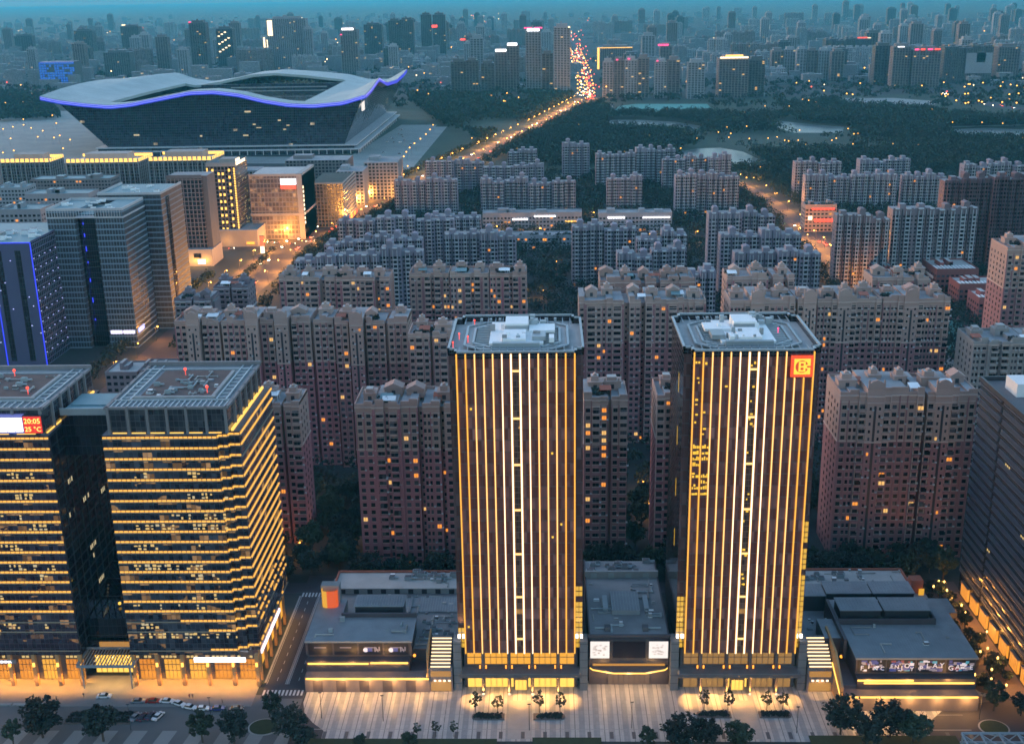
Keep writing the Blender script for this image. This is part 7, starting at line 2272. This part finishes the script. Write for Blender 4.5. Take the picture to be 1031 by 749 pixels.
# ================================================================== cars
def car_meshes(suv=False):
    L, W, H = (4.7, 1.85, 1.65) if suv else (4.6, 1.8, 1.45)
    prof = [(-L/2, .35), (-L/2, .75), (-L/2+.12, .92), (-.95 if not suv else -L/2+.25, .98), (.95, .98), (L/2-.25, .82), (L/2, .62), (L/2, .35)]
    b = MB(); n = len(prof)
    secs = [(-W/2+.08, .0), (-W/2, .04), (W/2, .04), (W/2-.08, 0)]
    for y, g in secs: b.v += [(px*(1-.01 if g == 0 else 1), y, pz) for px, pz in prof]
    for s in range(3):
        for i in range(n):
            j = (i+1) % n
            b.f.append((s*n+i, s*n+j, (s+1)*n+j, (s+1)*n+i)); b.m.append(0)
    b.f.append(tuple(range(n))); b.m.append(0); b.f.append(tuple(reversed(range(3*n, 4*n)))); b.m.append(0)
    r0, r1 = (-L/2+.35, 1.35) if suv else (-1.55, 1.25)
    t0, t1 = (-L/2+.55, .55) if suv else (-.95, .45)
    b.box(t0, t1, -W/2+.25, W/2-.25, H-.08, H, 0)
    body = b
    c = MB()
    c.add([(r0, -W/2+.06, .97), (r1, -W/2+.06, .97), (r1, W/2-.06, .97), (r0, W/2-.06, .97), (t0, -W/2+.22, H-.06), (t1, -W/2+.22, H-.06), (t1, W/2-.22, H-.06), (t0, W/2-.22, H-.06)],
          [(0, 1, 5, 4), (1, 2, 6, 5), (2, 3, 7, 6), (3, 0, 4, 7)], 0)
    w = MB(); w.tube((0, -.11, 0), (0, .11, 0), .33, .33, 12); w.tube((0, -.12, 0), (0, .12, 0), .19, .19, 8, 1)
    hl = MB(); hl.box(-.06, .02, -.2, .2, -.08, .08, 0)
    return body, c, w, hl, L, W
M['tyre'] = surf('tyre', (.02, .02, .02), .8, .1, 2, per=0)
M['car_glass'] = surf('car_glass', (.015, .018, .022), .08, .1, 2, per=0)
M['headlight'] = emit('car_lamp_off', (1, 1, 1), .02, base=(.7, .7, .7)); M['taillight'] = emit('car_tail_off', (1, .05, .03), .03, base=(.4, .02, .02))
CARM = {}
def car(px, py, rz, col, label, cat='car', suv=False):
    key = (col, suv)
    if key not in CARM:
        body, c, w, hl, L, W = car_meshes(suv)
        pm, nt, bs = new_mat('car_paint')
        bs.inputs['Base Color'].default_value = (*col, 1); bs.inputs['Roughness'].default_value = .3; bs.inputs['Coat Weight'].default_value = .4
        CARM[key] = (body.mesh('body', pm), c.mesh('windows', M['car_glass']), w.mesh('wheel', [M['tyre'], M['steel']]), hl.mesh('headlight', M['headlight']), hl.mesh('taillight', M['taillight']), L, W)
    bm, cm, wm, hm, tm, L, W = CARM[key]
    X, Y = at(px, py); t = thing('parked_car', label, cat, (X, Y, .03), 'cars before the gold-banded offices', rz)
    inst('body', bm, t, (0, 0, 0)); inst('windows', cm, t, (0, 0, 0))
    for sx in (-1.42, 1.42):
        for sy in (-W/2+.1, W/2-.1): inst('wheel', wm, t, (sx, sy, .33))
    for sy in (-.6, .6): inst('headlight', hm, t, (L/2, sy, .68)); inst('taillight', tm, t, (-L/2, sy, .74), math.pi)
WHT, SIL, RED, BLU, BLK = (.75, .75, .76), (.25, .26, .28), (.35, .03, .03), (.04, .06, .22), (.03, .03, .035)
for a in ((105, 702, .05, WHT, 'white car stopped under the slatted entrance canopy'), (139, 707, .05, SIL, 'dark silver car, left end of the curved row by the arcade'), (154.5, 707, 0, RED, 'red car in the curved row by the arcade'),
          (168, 707, -.05, WHT, 'white car directly right of the red one'), (180, 709.5, -.45, WHT, 'white car turned askew, second right of the red one'), (191, 713, -.3, WHT, 'white car with black roof, third right of the red one'), (203.5, 714.5, .05, WHT, 'white car directly left of the blue one'),
          (219, 714.5, .1, BLU, 'blue car in the curved row by the arcade'), (238, 714.5, .12, BLK, 'black car, right end of the curved row by the arcade'),
          (136.5, 723, 1.25, SIL, 'dark grey car nose-in beside the planter bed, first of four'), (144.5, 723, 1.25, (.05, .03, .05), 'dark maroon car nose-in beside the planter bed, second of four'), (152, 722, 1.25, (.06, .06, .09), 'dark blue-grey car nose-in beside the planter bed, third of four'), (159.5, 722, 1.25, WHT, 'white car nose-in beside the planter bed, fourth of four')):
    car(*a)
# traffic: too small in the picture for parts of its own
def traffic_mesh(col, front):
    b = MB(); b.box(-2.2, 2.2, -.9, .9, .3, 1.0, 0); b.add([(-1.6, -.8, 1.0), (1.3, -.8, 1.0), (1.3, .8, 1.0), (-1.6, .8, 1.0), (-1.0, -.65, 1.5), (.5, -.65, 1.5), (.5, .65, 1.5), (-1.0, .65, 1.5)], [(0, 1, 5, 4), (1, 2, 6, 5), (2, 3, 7, 6), (3, 0, 4, 7), (4, 5, 6, 7)], 1)
    for sx in (-1.4, 1.4):
        for sy in (-.85, .85): b.tube((sx, sy-.1, .32), (sx, sy+.1, .32), .32, .32, 8, 1)
    for sy in (-.6, .6): b.box(2.2, 2.3, sy-.28, sy+.28, .5, .95, 2); b.box(-2.3, -2.2, sy-.28, sy+.28, .55, 1.0, 3)
    return b.mesh('car', [col, M['car_glass'], M['em_headl'], M['em_taill']])
M['em_headl'] = emit('headlamp', (1, .8, .5), 40); M['em_taill'] = emit('taillamp', (1, .05, .02), 26)
TMU = []
for k in ('white_metal', 'conc_dark', 'steel'):
    q = traffic_mesh(M[k], 0); q.materials[2] = M['headlight']; q.materials[3] = M['taillight']; TMU.append(q)
TM = [traffic_mesh(M[k], 0) for k in ('white_metal', 'conc_dark', 'dark_metal', 'steel')]
def on_road(road, lo, hi, n, half, label, group, both=True):
    segs = [(Vector(p[:2]), Vector(q[:2])) for p, q in zip(road, road[1:])]
    m = 0; tries = 0
    while m < n and tries < 4000:
        tries += 1
        a, c = rnd.choice(segs); p = a.lerp(c, rnd.random())
        if not (lo < p.y < hi): continue
        d = (c-a).normalized(); q = Vector((-d.y, d.x)); s = rnd.choice((-1, 1)); lane = rnd.choice((.3, .55, .8))*half
        pos = p+q*s*lane
        o = bpy.data.objects.new('moving_car', rnd.choice(TM)); COL.objects.link(o)
        o.location = (pos.x, pos.y, .16); o.rotation_euler.z = math.atan2(d.y, d.x)+(0 if s < 0 else math.pi)
        tag(o, label, 'car', group); m += 1
on_road(AVE, 2450, 5200, 70, 16, 'tiny car with its lights on in the bright far stretch of the avenue', 'cars on the far avenue')
on_road(AVE, 1250, 2450, 30, 14, 'small car on the tree-lined middle stretch of the avenue', 'cars on the middle avenue')
on_road(AVE, 700, 1240, 26, 14, 'small car on the orange-lit near stretch of the avenue', 'cars on the near avenue')
on_road([(-300, 1012), (-222, 1032), (-170, 1040)], 900, 1100, 10, 11, 'small car crossing the orange-lit avenue junction', 'cars at the avenue junction')
on_road(RROAD[:5], 700, 1100, 16, 7, 'small car on the curving east road near the red-lit store', 'cars on the east road')
on_road(RR2, 2000, 4000, 22, 16, 'tiny car on the lit road at the far right', 'cars on the far right road')
for k in range(46):
    X, Y = at(rnd.uniform(370, 430), rnd.uniform(130, 172))
    if not inside(X, Y, [at(*q) for q in [(404, 128), (438, 128), (393, 174), (356, 174)]]): continue
    o = bpy.data.objects.new('moving_car', rnd.choice(TMU)); COL.objects.link(o); o.location = (X, Y, .36); o.rotation_euler.z = 1.57*rnd.randrange(2)
    tag(o, 'tiny car in the open parking field beside the curved hall', 'car', 'cars in the hall parking field')

# ================================================================== people
def person(px, py, rz, top, legs, label, stride=.22):
    X, Y = at(px, py)
    V = [(0, 0, .95), (0, 0, 1.2), (0, 0, 1.42), (0, 0, 1.54), (.02, 0, 1.66), (.02, 0, 1.76),
         (0, .10, .90), (stride*.6, .11, .50), (stride*.7, .11, .08), (stride+.10, .11, .04),
         (0, -.10, .90), (-stride*.2, -.11, .50), (-stride, -.11, .10), (-stride+.14, -.11, .04),
         (0, .20, 1.40), (-.08, .25, 1.12), (.02, .25, .88), (0, -.20, 1.40), (.06, -.25, 1.12), (.16, -.24, .90)]
    E_ = [(0, 1), (1, 2), (2, 3), (3, 4), (4, 5), (0, 6), (6, 7), (7, 8), (8, 9), (0, 10), (10, 11), (11, 12), (12, 13), (2, 14), (14, 15), (15, 16), (2, 17), (17, 18), (18, 19)]
    Rr = [.14, .13, .15, .055, .10, .085, .09, .06, .045, .04, .09, .06, .045, .04, .055, .042, .035, .055, .042, .035]
    me = bpy.data.meshes.new('body'); me.from_pydata(V, E_, [])
    sk = me.skin_vertices if me.skin_vertices else None
    o = bpy.data.objects.new('person', me); COL.objects.link(o)
    md = o.modifiers.new('skin', 'SKIN'); o.modifiers.new('smooth', 'SUBSURF').levels = 1
    o.modifiers['smooth'].render_levels = 1
    if not me.skin_vertices:
        bm_ = bmesh.new(); bm_.from_mesh(me); bm_.verts.layers.skin.verify(); bm_.to_mesh(me); bm_.free()
    for i, s in enumerate(me.skin_vertices[0].data): s.radius = (Rr[i], Rr[i]); s.use_root = (i == 0)
    m, nt, bs = new_mat('clothes')
    v, xyz = objxyz(nt)
    c = mixc(nt, math_(nt, 'GREATER_THAN', xyz[2], .93), legs, top)
    c = mixc(nt, math_(nt, 'GREATER_THAN', xyz[2], 1.50), c, (.45, .28, .20)); c = mixc(nt, math_(nt, 'GREATER_THAN', math_(nt, 'MULTIPLY_ADD', xyz[0], -.6, xyz[2]), 1.70), c, (.02, .015, .012))
    nt.links.new(c, bs.inputs['Base Color']); bs.inputs['Roughness'].default_value = .8
    me.materials.append(m)
    o.location = (X, Y, .13); o.rotation_euler.z = rz
    tag(o, label, 'person')
person(57, 705, .3, (.03, .03, .04), (.03, .03, .05), 'person in dark clothes walking near the pavement edge, leftmost')
person(84.5, 702, 1.2, (.05, .05, .06), (.02, .02, .03), 'person in dark clothes standing left of the white car under the canopy')
person(191, 703, 2.0, (.25, .05, .04), (.04, .03, .03), 'person in a reddish top walking before the amber arcade, left of a pair')
person(194, 703, 1.8, (.06, .05, .05), (.04, .03, .03), 'person in dark clothes walking before the amber arcade, right of a pair')
person(224, 708, .5, (.04, .05, .08), (.03, .03, .04), 'person in dark clothes behind the blue car')

# ================================================================== the evening air
b = MB(); b.box(-35000, 35000, -700, 60000, -1.0, 420.0, 0)
hz = b.build('haze', None)
hz.data.materials.clear()
hm = bpy.data.materials.new('haze'); hm.use_nodes = True
ht = hm.node_tree; ht.nodes.clear()
ho = ht.nodes.new('ShaderNodeOutputMaterial'); pv = ht.nodes.new('ShaderNodeVolumePrincipled')
pv.inputs['Color'].default_value = (.13, .72, .91, 1)
pv.inputs['Density'].default_value = HAZE
pv.inputs['Anisotropy'].default_value = 0.0
ht.links.new(pv.outputs[0], ho.inputs['Volume'])
hz.data.materials.append(hm)
tag(hz, 'pale teal evening haze over the whole city', 'haze', None, 'stuff')
